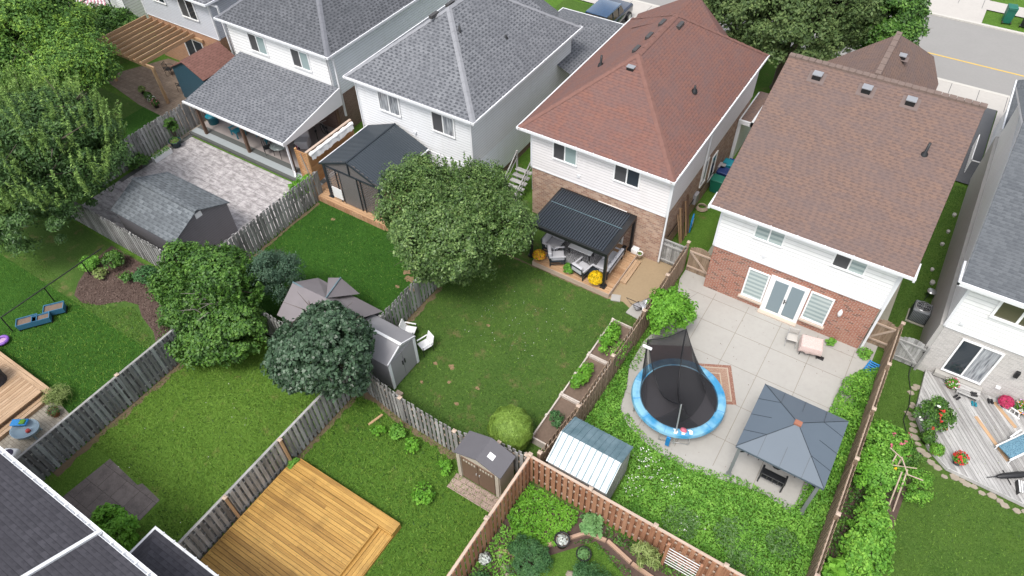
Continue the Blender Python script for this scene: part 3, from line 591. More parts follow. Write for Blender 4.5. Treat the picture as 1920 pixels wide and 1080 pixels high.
for xa, xb in ((-1.78, -1.2), (-1.06, -.5)):
    w = MB(); w.box(xa, 23.485, .3, xb, 23.5, 2.2); w.build('pane', M['door_glass'] if 'door_glass' in M else M['glass'], dd)
h = MB(); h.box(-1.15, 23.44, 1.05, -1.11, 23.49, 1.3); h.tube([(-1.13, 23.44, 1.2), (-1.02, 23.43, 1.2)], .015); h.build('handle', M['black'], dd)
window(D, -2.95, -2.12, .62, 2.25, 23.545, 'blind', 'blind', mull=False); window(D, -.2, .66, .68, 2.28, 23.545, 'blind', 'blind', mull=False)
t = MB(); t.box(-3.1, 23.42, .42, -2.0, 23.55, .52); t.box(-.3, 23.42, .48, .8, 23.55, .58); t.box(-2.05, 23.3, .07, -.3, 23.55, .14); t.build('window_sill', M['cap_sill'] if 'cap_sill' in M else M['conc'], D)
m = MB(); m.lathe([(0, 1.62), (.06, 1.66), (.1, 1.8), (.08, 1.95), (.02, 2.02), (0, 2.02)], (1.12, 23.42, 0), 8); m.box(1.09, 23.42, 1.85, 1.15, 23.55, 1.95); m.build('wall_lamp', M['plastic_white'], D)
downspout(D, [(2.5, 23.5, 5.1), (2.5, 23.5, .1)], .09)
# ---- red hip house (C)
Cc = thing('house', 'two-storey house with red hip roof, white siding and pinkish brick behind the black pergola', 'house', (-11, 23.9, 0))
walls(Cc, -14.53, -7.32, 23.9, 35.4, 3.04, 5.4, 'brick_pink', 'siding_cream')
r = MB(); cp = MB(); hip(r, -15.13, -7.12, 23.54, 35.85, 5.4, 8.4, cp); r.mesh([(-11.1, 31.3, 8.39), (-11.1, 34.4, 8.38), (-15.1, 36.6, 5.35), (-9.72, 36.8, 5.35), (-8.6, 33.5, 6.4), (-14.0, 33.2, 6.3)], [(0, 1, 5), (5, 1, 2), (2, 1, 3), (1, 0, 4), (1, 4, 3)])
r.build('roof', M['roof_red'], Cc); cp.build('ridge_cap', plain('red_ridge_shingles', (.19, .095, .077), .9, .25, 5), Cc)
g = gutter_ring(-15.13, -7.12, 23.54, 35.85, 5.4, 'brl'); hangers(g, -15, -7.2, 23.5, 5.4, .9); hangers(g, 23.8, 35, -7.08, 5.4, 1.0, 'y'); g.build('gutter', M['trim'], Cc); soffit(Cc, -15.1, -7.15, 23.56, 35.8, 5.4)
for y in (28.3, 29.7, 31.2): ridge_vent(Cc, (-11.55, y, 8.1), .3)
ridge_vent(Cc, (-10.7, 31.4, 8.1), .3)
roof_vent(Cc, -11.15, 27.0, 7.85, .75, .34); pipe_vent(Cc, -13.3, 28.3, 6.8, .5); pipe_vent(Cc, -8.6, 28.8, 6.6, .25)
window(Cc, -13.3, -12.1, 4.12, 5.05, 23.87, 'screen', 'teal_pane'); window(Cc, -10.05, -8.85, 4.14, 5.07, 23.87, 'screen', 'glass')
window(Cc, -10.7, -9.3, .35, 2.4, 23.9, 'glass', 'teal_pane', name='patio_door')
window(Cc, 28.6, 29.2, 1.5, 2.9, -7.32, 'screen', 'glass', ax='x'); window(Cc, 30.0, 30.6, .9, 2.4, -7.32, 'glass', 'glass', ax='x', mull=False)
downspout(Cc, [(-7.2, 23.8, 5.3), (-7.22, 23.8, .2)]); downspout(Cc, [(-7.2, 28.4, 5.3), (-7.22, 28.4, 2.0)])
m = MB(); m.box(-7.29, 33.6, 2.4, -6.6, 36.8, 2.6); m.box(-7.29, 33.6, 0, -7.1, 36.8, 2.4); m.box(-6.62, 33.5, 2.45, -6.5, 36.9, 2.68); m.box(-7.2, 33.5, 2.45, -6.5, 33.6, 2.68); m.build('side_porch', M['trim'], Cc)
m = MB(); m.box(-7.2, 33.62, 2.61, -6.62, 36.8, 2.66); m.build('porch_roof', M['roof_brown'], Cc)
m = MB(); m.box(-7.3, 31.4, 0, -6.95, 31.9, .9); m.build('meter_box', M['plastic_grey'], Cc)
m = MB(); m.tube([(-7.15, 25.9 + .28 * math.cos(a) * 0, 1.0) for a in (0,)] * 1 + [(-7.15, 25.9, 1.0)], .01) if False else None
# ---- grey hip house (B)
B = thing('house', 'two-storey white siding house with grey hip roof behind the dark gazebo', 'house', (-21.2, 23.05, 0))
walls(B, -24.85, -17.62, 23.05, 33.2, 2.3, 5.4, 'brick_brown', 'siding_white')
s2 = MB(); s2.box(-24.885, 23.0, .4, -17.585, 23.3, 2.32); s2.build('rear_siding', M['siding_white'], B)
s2 = MB(); s2.box(-17.62, 23.31, .4, -17.585, 33.2, 2.32); s2.build('side_siding', M['siding_blue'], B)
r = MB(); cp = MB(); hip(r, -25.35, -17.13, 22.7, 33.5, 5.4, 8.4, cp); r.mesh([(-21.3, 29.4, 8.39), (-21.2, 31.9, 8.36), (-25.3, 35, 5.2), (-19.2, 34.7, 5.2), (-18.2, 32, 6.2), (-24.3, 32, 6.2)], [(0, 1, 5), (5, 1, 2), (2, 1, 3), (1, 0, 4), (1, 4, 3)])
r.build('roof', M['roof_grey'], B); cp.build('ridge_cap', plain('grey_ridge_shingles', (.25, .255, .275), .9, .2, 5), B)
g = gutter_ring(-25.35, -17.13, 22.7, 33.5, 5.4); hangers(g, -25, -17.2, 22.66, 5.4, .9); hangers(g, 23, 33, -17.09, 5.4, 1.0, 'y'); g.build('gutter', M['trim'], B); soffit(B, -25.3, -17.2, 22.75, 33.4, 5.4)
for y in (26.4, 27.8): ridge_vent(B, (-21.75, y - .2, 8.1), .3)
pipe_vent(B, -20.2, 26.2, 7.5, .45); pipe_vent(B, -18.9, 28.4, 6.6, .2)
r = MB(); r.mesh([(-21.1, 31.6, 3.7), (-16.4, 31.6, 3.4), (-16.4, 38.5, 3.4), (-21.1, 38.5, 3.4), (-19.0, 35.2, 4.5), (-19.0, 31.6, 4.4)], [(5, 1, 2, 4), (0, 5, 4, 3), (4, 2, 3)]) ; r.build('garage_roof', M['roof_grey'], B)
m = MB(); m.box(-20.9, 33.4, 0, -16.6, 38.3, 3.38); m.build('garage_wall', M['siding_white'], B)
g = gutter_ring(-21.1, -16.4, 31.6, 38.5, 3.4, 'rlf'); g.build('garage_gutter', M['trim'], B)
window(B, -23.4, -22.1, 3.9, 4.98, 23.0, 'curtain', 'curtain'); window(B, -19.9, -18.6, 3.86, 4.94, 23.0, 'screen', 'curtain')
downspout(B, [(-17.5, 22.95, 5.3), (-17.5, 22.95, .3)]); downspout(B, [(-24.95, 22.97, 5.3), (-24.95, 22.97, .3)], .05)
# ---- west grey hip house (A)
A = thing('house', 'white house with slate grey hip roof and shingled patio canopy', 'house', (-32, 24, 0))
walls(A, -35.9, -27.9, 24.0, 36, 2.5, 5.4, 'brick_brown', 'siding_blue')
s2 = MB(); s2.box(-35.94, 23.955, 2.5, -27.86, 23.968, 5.27); s2.build('rear_cladding', M['stucco'], A)
r = MB(); cp = MB(); hip(r, -36.3, -27.38, 23.65, 37, 5.4, 8.5, cp); r.build('roof', M['roof_dkgrey'], A); cp.build('ridge_cap', plain('slate_ridge_shingles', (.16, .165, .185), .9, .2, 5), A)
g = gutter_ring(-36.3, -27.38, 23.65, 37, 5.4); hangers(g, -36, -27.5, 23.6, 5.4, .8); hangers(g, 24, 36, -27.34, 5.4, 1.0, 'y'); g.build('gutter', M['trim'], A); soffit(A, -36.25, -27.4, 23.7, 36.9, 5.4)
window(A, -30.65, -29.35, 3.85, 4.9, 23.95, 'screen', 'teal_pane'); window(A, -34.1, -32.8, 3.85, 4.9, 23.95, 'screen', 'teal_pane')
window(A, -33.5, -31.5, .2, 2.3, 23.99, 'glass', 'curtain', name='patio_door')
downspout(A, [(-27.7, 23.9, 5.3), (-27.6, 24.2, 4.9), (-27.6, 24.2, 1.3)], .1)
cn = MB(); Y0, Y1 = 19.25, 23.95
cn.mesh([(-35.4, Y0, 2.5), (-27.42, Y0, 2.5), (-27.42, Y1, 3.35), (-35.4, Y1, 3.35), (-35.4, Y0, 2.4), (-27.42, Y0, 2.4), (-27.42, Y1, 3.25), (-35.4, Y1, 3.25)], [(0, 1, 2, 3), (7, 6, 5, 4), (0, 4, 5, 1), (1, 5, 6, 2), (3, 7, 4, 0)])
cr = cn.build('patio_canopy', M['roof_grey'], A)
cn = MB(); cn.box(-35.45, Y0 - .1, 2.4, -27.35, Y0, 2.51); cn.box(-27.35, Y0 - .1, 2.36, -27.3, Y0 + .15, 2.6)
cn.extr([(-27.42, Y0, 2.3), (-27.42, Y1, 2.3), (-27.42, Y1, 3.36), (-27.42, Y0, 2.52)], (.06, 0, 0)); cn.build('canopy_trim', M['trim'], cr)
for i, (x, y) in enumerate(((-35.0, 19.6), (-31.35, 19.65), (-27.7, 19.65), (-27.65, 23.6))):
    p = MB((0, 0, 1)); p.box(x - .08, y - .08, .15, x + .08, y + .08, 2.42 if y < 20 else 3.1); p.build('canopy_post', M['wood_brown'], cr)
downspout(A, [(-27.5, 19.3, 2.4), (-27.55, 19.5, 2.1), (-27.55, 19.5, .4), (-27.3, 19.3, .2)], .09)
# ---- pale grey house with pergola (F)
F = thing('house', 'light grey siding house with orange brick base behind the wooden pergola', 'house', (-41.5, 24.6, 0))
walls(F, -45.1, -38.1, 24.6, 36, 3.05, 5.6, 'brick_orange', 'siding_grey')
r = MB(); hip(r, -45.5, -37.7, 24.2, 37, 5.6, 8.2); r.build('roof', M['roof_grey'], F); gutter_ring(-45.5, -37.7, 24.2, 37, 5.6).build('gutter', M['trim'], F)
window(F, -40.9, -39.5, 4.0, 5.35, 24.55, 'screen', 'glass'); window(F, -43.6, -42.4, 4.4, 5.35, 24.55, 'screen', 'glass')
window(F, -42.0, -40.2, .15, 2.25, 24.6, 'glass', 'glass', name='patio_door'); downspout(F, [(-37.95, 24.5, 5.5), (-37.6, 24.9, 5.2), (-37.6, 24.9, 1.5)], .1)
# ---- far white house (G)
G = thing('house', 'white house with railed balcony in the far top left corner', 'house', (-54, 26.2, 0))
walls(G, -60, -50.6, 26.2, 38, 2.4, 5.4, 'stucco', 'siding_grey'); m = MB(); m.box(-60.04, 26.14, 0, -50.56, 26.17, 5.25); m.build('rear_cladding', M['siding_white'], G)
r = MB(); hip(r, -60.5, -50.1, 25.8, 38.5, 5.5, 8.2); r.build('roof', M['roof_grey'], G)
window(G, -54.6, -52.9, .1, 2.2, 26.14, 'glass', 'glass', name='patio_door'); window(G, -57.5, -55.5, 3.9, 5.0, 26.14, 'glass', 'glass')
# ---- east grey gabled house (E)
Eh = thing('house', 'white house with plain grey gable roof and pale grey brick at the right edge', 'house', (9, 23.84, 0))
walls(Eh, 4.78, 14, 23.84, 38.5, 2.93, 5.6, 'brick_grey', 'stucco')
r = MB(); gable_x(r, 4.3, 14.5, 23.45, 38.6, 31.0, 5.62, 8.1); r.build('roof', M['roof_eastgrey'], Eh)
g = MB(); g.box(4.2, 23.33, 5.48, 14.5, 23.45, 5.62); rake(g, 4.29, 23.45, 38.6, 31.0, 5.62, 8.1); g.box(4.2, 23.33, 5.5, 4.28, 24.6, 5.66); g.build('gutter', M['trim'], Eh)
g = MB(); g.face([(4.77, 23.84, 5.45), (4.77, 38.5, 5.45), (4.77, 31, 7.9)]); g.face([(4.76, 23.84, 2.93), (4.76, 23.84, 5.5), (4.76, 38.5, 5.5), (4.76, 38.5, 2.93)][::-1]); g.build('gable_wall', M['siding_blue'], Eh)
s_ = MB(); s_.face([(4.3, 23.46, 5.5), (4.3, 23.84, 5.5), (14, 23.84, 5.5), (14, 23.46, 5.5)]); s_.build('soffit', M['trim'], Eh)
g = MB(); g.box(4.6, 23.85, -.05, 4.775, 38.5, 2.9); g.build('side_brick_wall', M['brick_side'] if 'brick_side' in M else M['conc_side'], Eh)
def win3(par, edges, za, zb, y):
    p = MB(); p.box(edges[0], y - .02, za, edges[-1], y, zb); w = p.build('window', M['olive_pane'] if 'olive_pane' in M else M['glass'], par); f = MB(); bars_frame(f, edges[0], edges[-1], za, zb, y, .1, .06, edges[1:-1]); f.build('frame', M['frame_white'], w)
win3(Eh, [5.9, 6.68, 7.5, 8.3], 4.32, 5.18, 23.8)
w = window(Eh, 5.62, 7.0, .66, 2.58, 23.83, 'glass', 'curtain', name='patio_door', label='white sliding patio door'); 
t = MB(); t.box(5.4, 23.6, .3, 7.2, 23.82, .5); t.build('door_sill', M['conc'], Eh)
m = MB(); m.box(7.75, 23.7, 1.75, 7.9, 23.84, 2.05); m.build('wall_lamp', M['black'], Eh); m = MB(); m.box(7.55, 23.78, .75, 7.72, 23.84, .87); m.build('outlet_box', M['plastic_white'], Eh)
r = MB(); r.mesh([(4.75, 38.7, 3.3), (8.5, 38.7, 4.8), (8.5, 44, 4.8), (4.75, 44, 3.3)], [(0, 1, 2, 3)]); r.build('porch_roof', M['roof_eastgrey'], Eh)
g = MB(); g.box(4.68, 38.65, 3.12, 4.75, 44, 3.3); g.box(5.0, 38.7, 0, 8.4, 43.8, 3.2); g.build('porch_wall', M['siding_white'], Eh)
g = MB(); g.box(4.2, 38.9, .9, 4.24, 41.6, .95); [g.box(4.2, y, 0, 4.24, y + .04, .9) for y in np.arange(38.9, 41.7, .22)]; g.box(4.2, 38.9, .9, 5.0, 38.94, .95); g.build('porch_rail', M['frame_white'], Eh)
# ---- dark roofed pair at the bottom left (H)
Hh = thing('house', 'house with charcoal shingle roof crossed by a white flashing in the bottom left corner', 'house', (-15.1, .3, 0))
m = MB(); m.box(-25, -9, 0, -8.5, -.1, 5.05); m.build('wall', M['brick_brown'], Hh)
r = MB(); r.mesh([(-25.5, .3, 5.2), (-8.2, .3, 5.2), (-8.2, -5, 7.6), (-25.5, -5, 7.6), (-8.2, -10, 5.2), (-25.5, -10, 5.2)], [(1, 0, 3, 2), (3, 5, 4, 2)]); r.build('roof', M['roof_charcoal'], Hh)
g = MB(); g.box(-25.5, .3, 5.06, -8.2, .32, 5.19); g.box(-25.5, .43, 5.04, -8.2, .455, 5.2); g.box(-25.5, .32, 5.04, -8.2, .43, 5.08); [g.box(x, .32, 5.17, x + .04, .43, 5.19) for x in np.arange(-25, -8.5, .55)]; g.build('gutter', M['trim'], Hh)
g = MB(); g.mesh([(-15.16, .42, 5.22), (-15.04, .42, 5.22), (-15.04, -5, 7.68), (-15.16, -5, 7.68), (-15.16, .42, 5.1), (-15.04, .42, 5.1), (-15.04, -5, 7.5), (-15.16, -5, 7.5)], [(1, 0, 3, 2), (0, 1, 5, 4), (1, 2, 6, 5), (3, 0, 4, 7)]); g.build('flashing', M['trim'], Hh)
for x, y in ((-19.35, -1.15), (-19.0, -1.35)):
    m = MB(); z = 5.2 + (.3 - y) * .453; m.mesh([(x - .16, y - .15, z + .2), (x + .16, y - .15, z + .2), (x + .16, y + .2, z - .08), (x - .16, y + .2, z - .08), (x - .16, y - .15, z), (x + .16, y - .15, z)], [(1, 0, 3, 2), (0, 1, 5, 4), (1, 2, 5), (3, 0, 4)]); m.build('roof_vent', M['metal_char2'], Hh)
r = MB(); r.mesh([(-14.94, 1.42, 3.5), (-9.4, 1.42, 3.5), (-9.4, -.05, 3.95), (-13.6, -.05, 3.95), (-14.94, -.05, 3.5)], [(1, 0, 3, 2), (0, 4, 3)]); r.build('lean_to_roof', M['roof_charcoal'], Hh)
g = MB(); g.box(-15.02, 1.42, 3.38, -9.4, 1.5, 3.5); g.box(-15.02, .46, 3.38, -14.94, 1.42, 3.5); hangers(g, -14.9, -9.5, 1.46, 3.5, .5); g.build('lean_to_gutter', M['trim'], Hh)
m = MB(); m.box(-14.6, 0, 0, -9.6, 1.1, 3.4); m.build('lean_to_wall', M['brick_brown'], Hh)

for par, x, y, z, lb in ((Cc, -11.9, 23.87, 3.55, None), (B, -21.2, 22.98, 3.2, None), (D, -2.6, 23.5, 3.3, None), (Eh, 5.2, 23.8, 3.4, None)):
    m = MB(); m.box(x - .07, y - .06, z - .07, x + .07, y, z + .07); m.build('wall_vent', M['trim'], par)
m = MB(); m.tube([(-7.24, 24.6, 1.2), (-7.24, 27.5, 1.25), (-7.24, 30.8, 1.1)], .02, 5); m.build('cable', M['black'], Cc)
m = MB(); m.box(-7.29, 27.8, .9, -7.12, 28.2, 1.5); m.build('meter_box', M['plastic_grey'], Cc)
# ================================================================= FENCES
def board(m, a, d, n, w, z0, z1, off, th=.02, lean=0):
    p = a + n * off; q = p + d * w; L = n * th; t = d * lean
    vs = [p, q, q + L, p + L, p + t + Vector((0, 0, 0)), q + t, q + t + L, p + t + L]
    vs = [Vector((v.x, v.y, z0 if i < 4 else z1)) for i, v in enumerate(vs)]
    m.mesh(vs, [(0, 3, 2, 1), (4, 5, 6, 7), (0, 1, 5, 4), (1, 2, 6, 5), (2, 3, 7, 6), (3, 0, 4, 7)])
def fence(name, label, pts, h, mat, rail=None, post=None, capr=True, bw=.14, gap=-.028, jit=.03, off=.045, spacing=2.4, seed=0, group='wooden fences between the yards', postcap=True, z0=.05, single=False, ph=.12, po_=0):
    rnd = random.Random(seed); t = thing(name, label, 'fence', (pts[0][0], pts[0][1], 0), group=group); m = MB((0, 0, 1)); rl = MB(); cp = MB()
    for (xa, ya), (xb, yb) in zip(pts, pts[1:]):
        a = Vector((xa, ya, 0)); b = Vector((xb, yb, 0)); L = (b - a).length; d = (b - a).normalized(); n = Vector((-d.y, d.x, 0)); k = 0; s = 0
        while s < L:
            side = 0 if single else (off if k % 2 else -off - .02); hh = h + rnd.uniform(-jit, jit)
            board(m, a + d * s, d, n, bw, z0, hh, side, lean=rnd.uniform(-jit, jit) * .6); s += (bw + gap) if not single else bw + .012; k += 1
        for zz in (.3, h * .5 + .1, h - .3): rl.bar(a + Vector((0, 0, zz)), b + Vector((0, 0, zz)), .035, .085)
        if capr: cp.bar(a + Vector((0, 0, h + jit + .02)), b + Vector((0, 0, h + jit + .02)), .10, .035)
        np_ = max(1, round(L / spacing))
        for i in range(np_ + 1):
            if i == 0 and (xa, ya) != pts[0]: continue
            p = a.lerp(b, i / np_) - n * po_; q = MB((0, 0, 1)); q.box(p.x - .05, p.y - .05, 0, p.x + .05, p.y + .05, h + ph); po = q.build('post', M[post or rail or mat], t)
            if postcap: q = MB(); q.box(p.x - .08, p.y - .08, h + ph, p.x + .08, p.y + .08, h + ph + .03); q.mesh([(p.x - .07, p.y - .07, h + ph + .03), (p.x + .07, p.y - .07, h + ph + .03), (p.x + .07, p.y + .07, h + ph + .03), (p.x - .07, p.y + .07, h + ph + .03), (p.x, p.y, h + ph + .07)], [(0, 1, 4), (1, 2, 4), (2, 3, 4), (3, 0, 4)]); q.build('post_cap', M['cap_tan'], po)
    m.build('boards', M[mat], t); rl.build('rail', M[rail or mat], t)
    if capr: cp.build('cap_rail', M[rail or mat], t)
    return t
fence('fence', 'silvery grey board fence between the stamped patio yard and the dark gazebo lawn', [(-25.0, 10.6), (-25.0, 18.9)], 1.8, 'fence_grey', capr=False, seed=1, jit=.05, postcap=False, ph=0)
fence('fence', 'weathered grey fence with a leafy climber behind the stamped concrete patio', [(-36.35, 13.2), (-36.35, 24)], 1.8, 'fence_grey', capr=False, seed=2, jit=.05, postcap=False, ph=0)
fence('fence', 'dark weathered fence running beside the bottom left lawn toward the bushy tree', [(-22.75, -1), (-22.75, 4.95), (-22.75, 9.6)], 1.8, 'fence_dark', 'fence_grey', seed=3, jit=.0, ph=.06, spacing=5)
fence('fence', 'grey fence along the yellow deck with two newer orange posts', [(-15.0, 1.55), (-15.0, 3.6), (-15.0, 6.3), (-15.0, 10.4)], 1.8, 'fence_grey', 'fence_grey', 'post_new', seed=4, jit=.01, spacing=5, ph=.1, po_=.11)
fence('fence', 'leaning grey picket fence sagging between the maple and the brown door shed', [(-14.9, 10.55), (-12.3, 10.2), (-9.6, 10.12), (-7.9, 10.6), (-6.75, 10.72)], 1.72, 'fence_grey', 'cap_tan', 'fence_grey', seed=5, jit=.04, capr=False, ph=.03, spacing=2.6)
fence('fence', 'grey back fence mostly hidden behind the bushy tree', [(-22.6, 10.5), (-15.1, 10.5)], 1.75, 'fence_grey', seed=6, capr=False, postcap=False, ph=0, jit=.04)
fence('fence', 'grey fence section under the big leafy tree beside the shingled shed', [(-36.3, 10.7), (-25.1, 10.7)], 1.75, 'fence_grey', seed=7, capr=False, postcap=False, ph=0, jit=.04)
fence('fence', 'short grey fence behind the white lawn chairs reaching under the apple tree', [(-15.65, 10.6), (-15.65, 22.9)], 1.75, 'fence_grey', seed=8, capr=False, postcap=False, ph=0, jit=.04)
fence('fence', 'brown board on board fence between the raised beds and the trampoline', [(-6.05, 24.1), (-6.02, 19.2), (-6.12, 13.5), (-6.35, 11.0)], 1.75, 'fence_brown', 'cap_tan', 'fence_brown', seed=9, jit=.015, capr=False, bw=.15, off=.055)
fence('fence', 'long brown board on board fence between the blue gazebo and the rose bushes', [(3.5, 24.2), (3.5, 7.0)], 1.75, 'fence_brown', 'cap_tan', 'fence_brown', seed=10, jit=.015, capr=False, bw=.15, off=.055)
fence('fence', 'red cedar fence with tan cap rail around the bottom garden', [(-6.6, 5.0), (-6.6, 10.72), (3.42, 10.66)], 1.8, 'fence_red', 'cap_tan', 'fence_red', seed=11, jit=0, bw=.15, off=.05)
def gate(label, x0, x1, y, h, mat, arch=.22, diag=True, flip=False, rails=(.35, 1.35)):
    t = thing('gate', label, 'gate', ((x0 + x1) / 2, y, 0), group='garden gates'); m = MB((0, 0, 1)); n = int((x1 - x0) / .125)
    for i in range(n):
        xa = x0 + (x1 - x0) * i / n; u = (i + .5) / n * 2 - 1; m.box(xa, y, .08, xa + (x1 - x0) / n - .008, y + .02, h + arch * (1 - u * u))
    m.build('boards', M[mat], t); f = MB((1, 0, 0))
    for z in rails: f.box(x0, y - .045, z, x1, y - .002, z + .09)
    a, b = ((x0 + .05, rails[1]), (x1 - .05, rails[0] + .05)); 
    if flip: a, b = ((x1 - .05, rails[1]), (x0 + .05, rails[0] + .05))
    if diag: f.bar((a[0], y - .024, a[1]), (b[0], y - .024, b[1]), .035, .09)
    f.build('brace', M['cap_tan' if mat == 'fence_brown' else 'fence_grey'], t); p = MB((0, 0, 1))
    p.box(x1, y - .06, 0, x1 + .1, y + .05, h + .1); p.build('post', M[mat], t)
    q = MB(); q.box((x0 if flip else x1) - .06, y - .05, h - .3, (x0 if flip else x1) + .04, y - .03, h - .25); q.build('hinge', M['black'], t); return t
gate('brown arched gate beside the left corner of the red brick wall', -5.9, -4.85, 24.1, 1.55, 'fence_brown')
gate('brown arched gate beside the right corner of the red brick wall', 2.5, 3.4, 24.15, 1.5, 'fence_brown', flip=True)
gate('silvery arched gate against the pale grey brick house', 3.62, 4.7, 23.78, 1.45, 'fence_grey', rails=(.3, 1.3))
t = thing('old_gate', 'old silvery panel with two stacked top rails beside the red roof house', 'gate', (-6.75, 24.0, 0)); m = MB((0, 0, 1))
for i in range(9): m.box(-7.25 + i * .13, 24.0, .1, -7.25 + i * .13 + .12, 24.02, 1.45)
m.build('boards', M['fence_grey'], t)
for z in (1.55, 1.25, .25): m = MB((1, 0, 0)); m.box(-7.3, 23.93, z, -6.05, 23.99, z + .08); m.build('rail', M['fence_grey'], t)
for x in (-7.3, -6.12): m = MB((0, 0, 1)); m.box(x - .04, 23.93, 0, x + .05, 24.05, 1.65); m.build('post', M['fence_grey'], t)
# ================================================================= DECKS
def deck(label, x0, x1, y0, y1, z, mat, dirn='x', bw=.14, skirt='cedar_fascia', skip=None, seed=0, name='deck', grp='wooden decks', vskirt=False, splits=1):
    t = thing(name, label, 'deck', ((x0 + x1) / 2, (y0 + y1) / 2, 0), group=grp); rnd = random.Random(seed)
    m = MB((1, 0, 0) if dirn == 'x' else (0, 1, 0)); a, b, c, e = (y0, y1, x0, x1) if dirn == 'x' else (x0, x1, y0, y1); s = a
    while s < b - .02:
        w = min(bw - .013, b - s); cuts = [c] + sorted(rnd.uniform(c + .6, e - .6) for _ in range(splits if rnd.random() < .6 else 0)) + [e]
        for p, q in zip(cuts, cuts[1:]):
            zz = z + rnd.uniform(-.002, .002)
            if skip and skip(s, p, q): continue
            if dirn == 'x': m.box(p, s, z - .035, q - .004, s + w, zz)
            else: m.box(s, p, z - .035, s + w, q - .004, zz)
        s += bw
    m.build('boards', M[mat], t); f = MB((0, 0, 1) if vskirt else (1, 0, 0))
    if vskirt:
        for x in np.arange(x0, x1 - .05, .15): f.box(x, y0 - .04, .02, x + .125, y0 - .02, z - .02)
        for y in np.arange(y0, y1 - .05, .15): f.box(x1 + .02, y, .02, x1 + .04, y + .125, z - .02)
        f.build('skirt', M[skirt], t)
    else:
        f.box(x0 - .03, y0 - .035, .02, x1 + .03, y0 - .003, z - .004); f.box(x0 - .03, y1 + .003, .02, x1 + .03, y1 + .035, z - .004)
        f.box(x0 - .035, y0, .02, x0 - .003, y1, z - .004); f.box(x1 + .003, y0, .02, x1 + .035, y1, z - .004); f.build('skirt', M[skirt], t)
    u = MB(); u.box(x0 + .02, y0 + .02, .0, x1 - .02, y1 - .02, z - .05); u.build('underframe', M['wood_brown'], t)
    return t
dk = deck('honey yellow plank deck in the bottom centre with a step on its right', -14.78, -10.28, 1.6, 6.1, .35, 'deck_yellow', 'x', .145, 'deck_yellow', seed=1)
m = MB((1, 0, 0))
for i, y in enumerate((6.105, 6.25, 6.395)):
    c = -12.2 if i == 1 else -10.9
    m.box(-14.6 + (.02 * i), y, .3, c, y + .138, .352); m.box(c + .006, y, .3, -9.65, y + .138, .351)
m.build('border_boards', M['deck_yellow'], dk)
m = MB((0, 1, 0))
m.box(-10.27, 1.6, .12, -10.14, 6.09, .17); m.box(-10.12, 1.6, .12, -9.98, 6.09, .17); m.box(-9.97, 1.6, .12, -9.83, 6.09, .17); m.box(-9.82, 1.6, .12, -9.66, 6.09, .171); m.build('step', M['deck_yellow'], dk)
m = MB((1, 0, 0)); m.box(-9.66, 1.6, .0, -9.63, 6.1, .12); m.box(-14.6, 6.54, .0, -9.64, 6.57, .345); m.box(-9.65, 6.1, 0, -9.62, 6.56, .345); m.box(-10.3, 6.06, .0, -9.65, 6.1, .3); m.build('riser', M['deck_yellow'], dk)
dk = deck('cedar deck with grey patterned rug under the black louvred pergola', -12.45, -8.3, 20.55, 23.85, .3, 'deck_cedar', 'x', .14, 'cap_tan', seed=2)
m = MB((0, 1, 0)); 
for i in range(2): m.box(-8.29 + i * .17, 21.7, .1, -8.13 + i * .17, 23.4, .15)
m.box(-8.27, 21.72, 0, -7.97, 23.38, .1); m.build('step', M['deck_tan'], dk)
deck('cedar deck with slatted skirting under the dark gable gazebo', -25.4, -20.05, 18.68, 22.9, .35, 'deck_cedar', 'x', .14, 'cedar_fascia', seed=3, vskirt=True)
dk = deck('tan deck with a long step at the left edge beside the covered barbecue', -31.5, -26.35, -3, 3.0, .4, 'deck_tan', 'y', .14, 'deck_tan', seed=4, splits=2)
m = MB((1, 0, 0))
for y in (3.04, 3.18): m.box(-31.5, y, .36, -25.85, y + .13, .402)
m.build('border_boards', M['deck_tan'], dk)
m = MB((0, 1, 0)); m.box(-26.34, -3, .36, -26.2, 3.0, .412); m.box(-26.18, -3, .15, -26.02, 3.0, .2); m.box(-26.0, -3, .15, -25.84, 3.0, .2); m.box(-26.3, -3, 0, -25.86, 2.98, .15); m.build('step', M['deck_tan'], dk)
# silvered deck with cut corner, boards diagonal
t = thing('deck', 'silvery grey deck with angled corner beside the pale grey brick house', 'deck', (8, 21, 0), group='wooden decks')
PO = [(5.15, 23.8), (5.2, 21.4), (6.0, 20.0), (6.75, 19.45), (12, 19.3), (12, 23.8)]
def clip_line(poly, p, d):
    ts = []
    for i in range(len(poly)):
        a = Vector(poly[i]); b = Vector(poly[(i + 1) % len(poly)]); e = b - a; den = d.x * e.y - d.y * e.x
        if abs(den) < 1e-9: continue
        w = a - p; tt = (w.x * e.y - w.y * e.x) / den; uu = (w.x * d.y - w.y * d.x) / den
        if 0 <= uu <= 1: ts.append(tt)
    return (min(ts), max(ts)) if len(ts) >= 2 else None
d2 = Vector((.62, -.785)); n2 = Vector((.785, .62)); m = MB((d2.x, d2.y, 0)); rnd = random.Random(5)
for i in range(-60, 60):
    p = Vector((7.5, 21.5)) + n2 * (i * .142); c = clip_line(PO, p, d2); c2 = clip_line(PO, p + n2 * .13, d2)
    if not c or not c2: continue
    pts = [p + d2 * c[0], p + d2 * c[1], p + n2 * .13 + d2 * c2[1], p + n2 * .13 + d2 * c2[0]]; q = [(v.x, v.y) for v in pts]; m.prism(q, .16, .2 + rnd.uniform(-.002, .002))
m.build('boards', M['deck_grey'], t)
m = MB(); m.prism([(x * .998 + .015, y * .999 + .01) for x, y in PO], 0, .15); m.build('underframe', M['wood_brown'], t)
m = MB((1, 0, 0))
for a, b in zip(PO[:5], PO[1:5]): m.bar((*a, .12), (*b, .12), .04, .17)
m.build('skirt', M['deck_grey'], t)
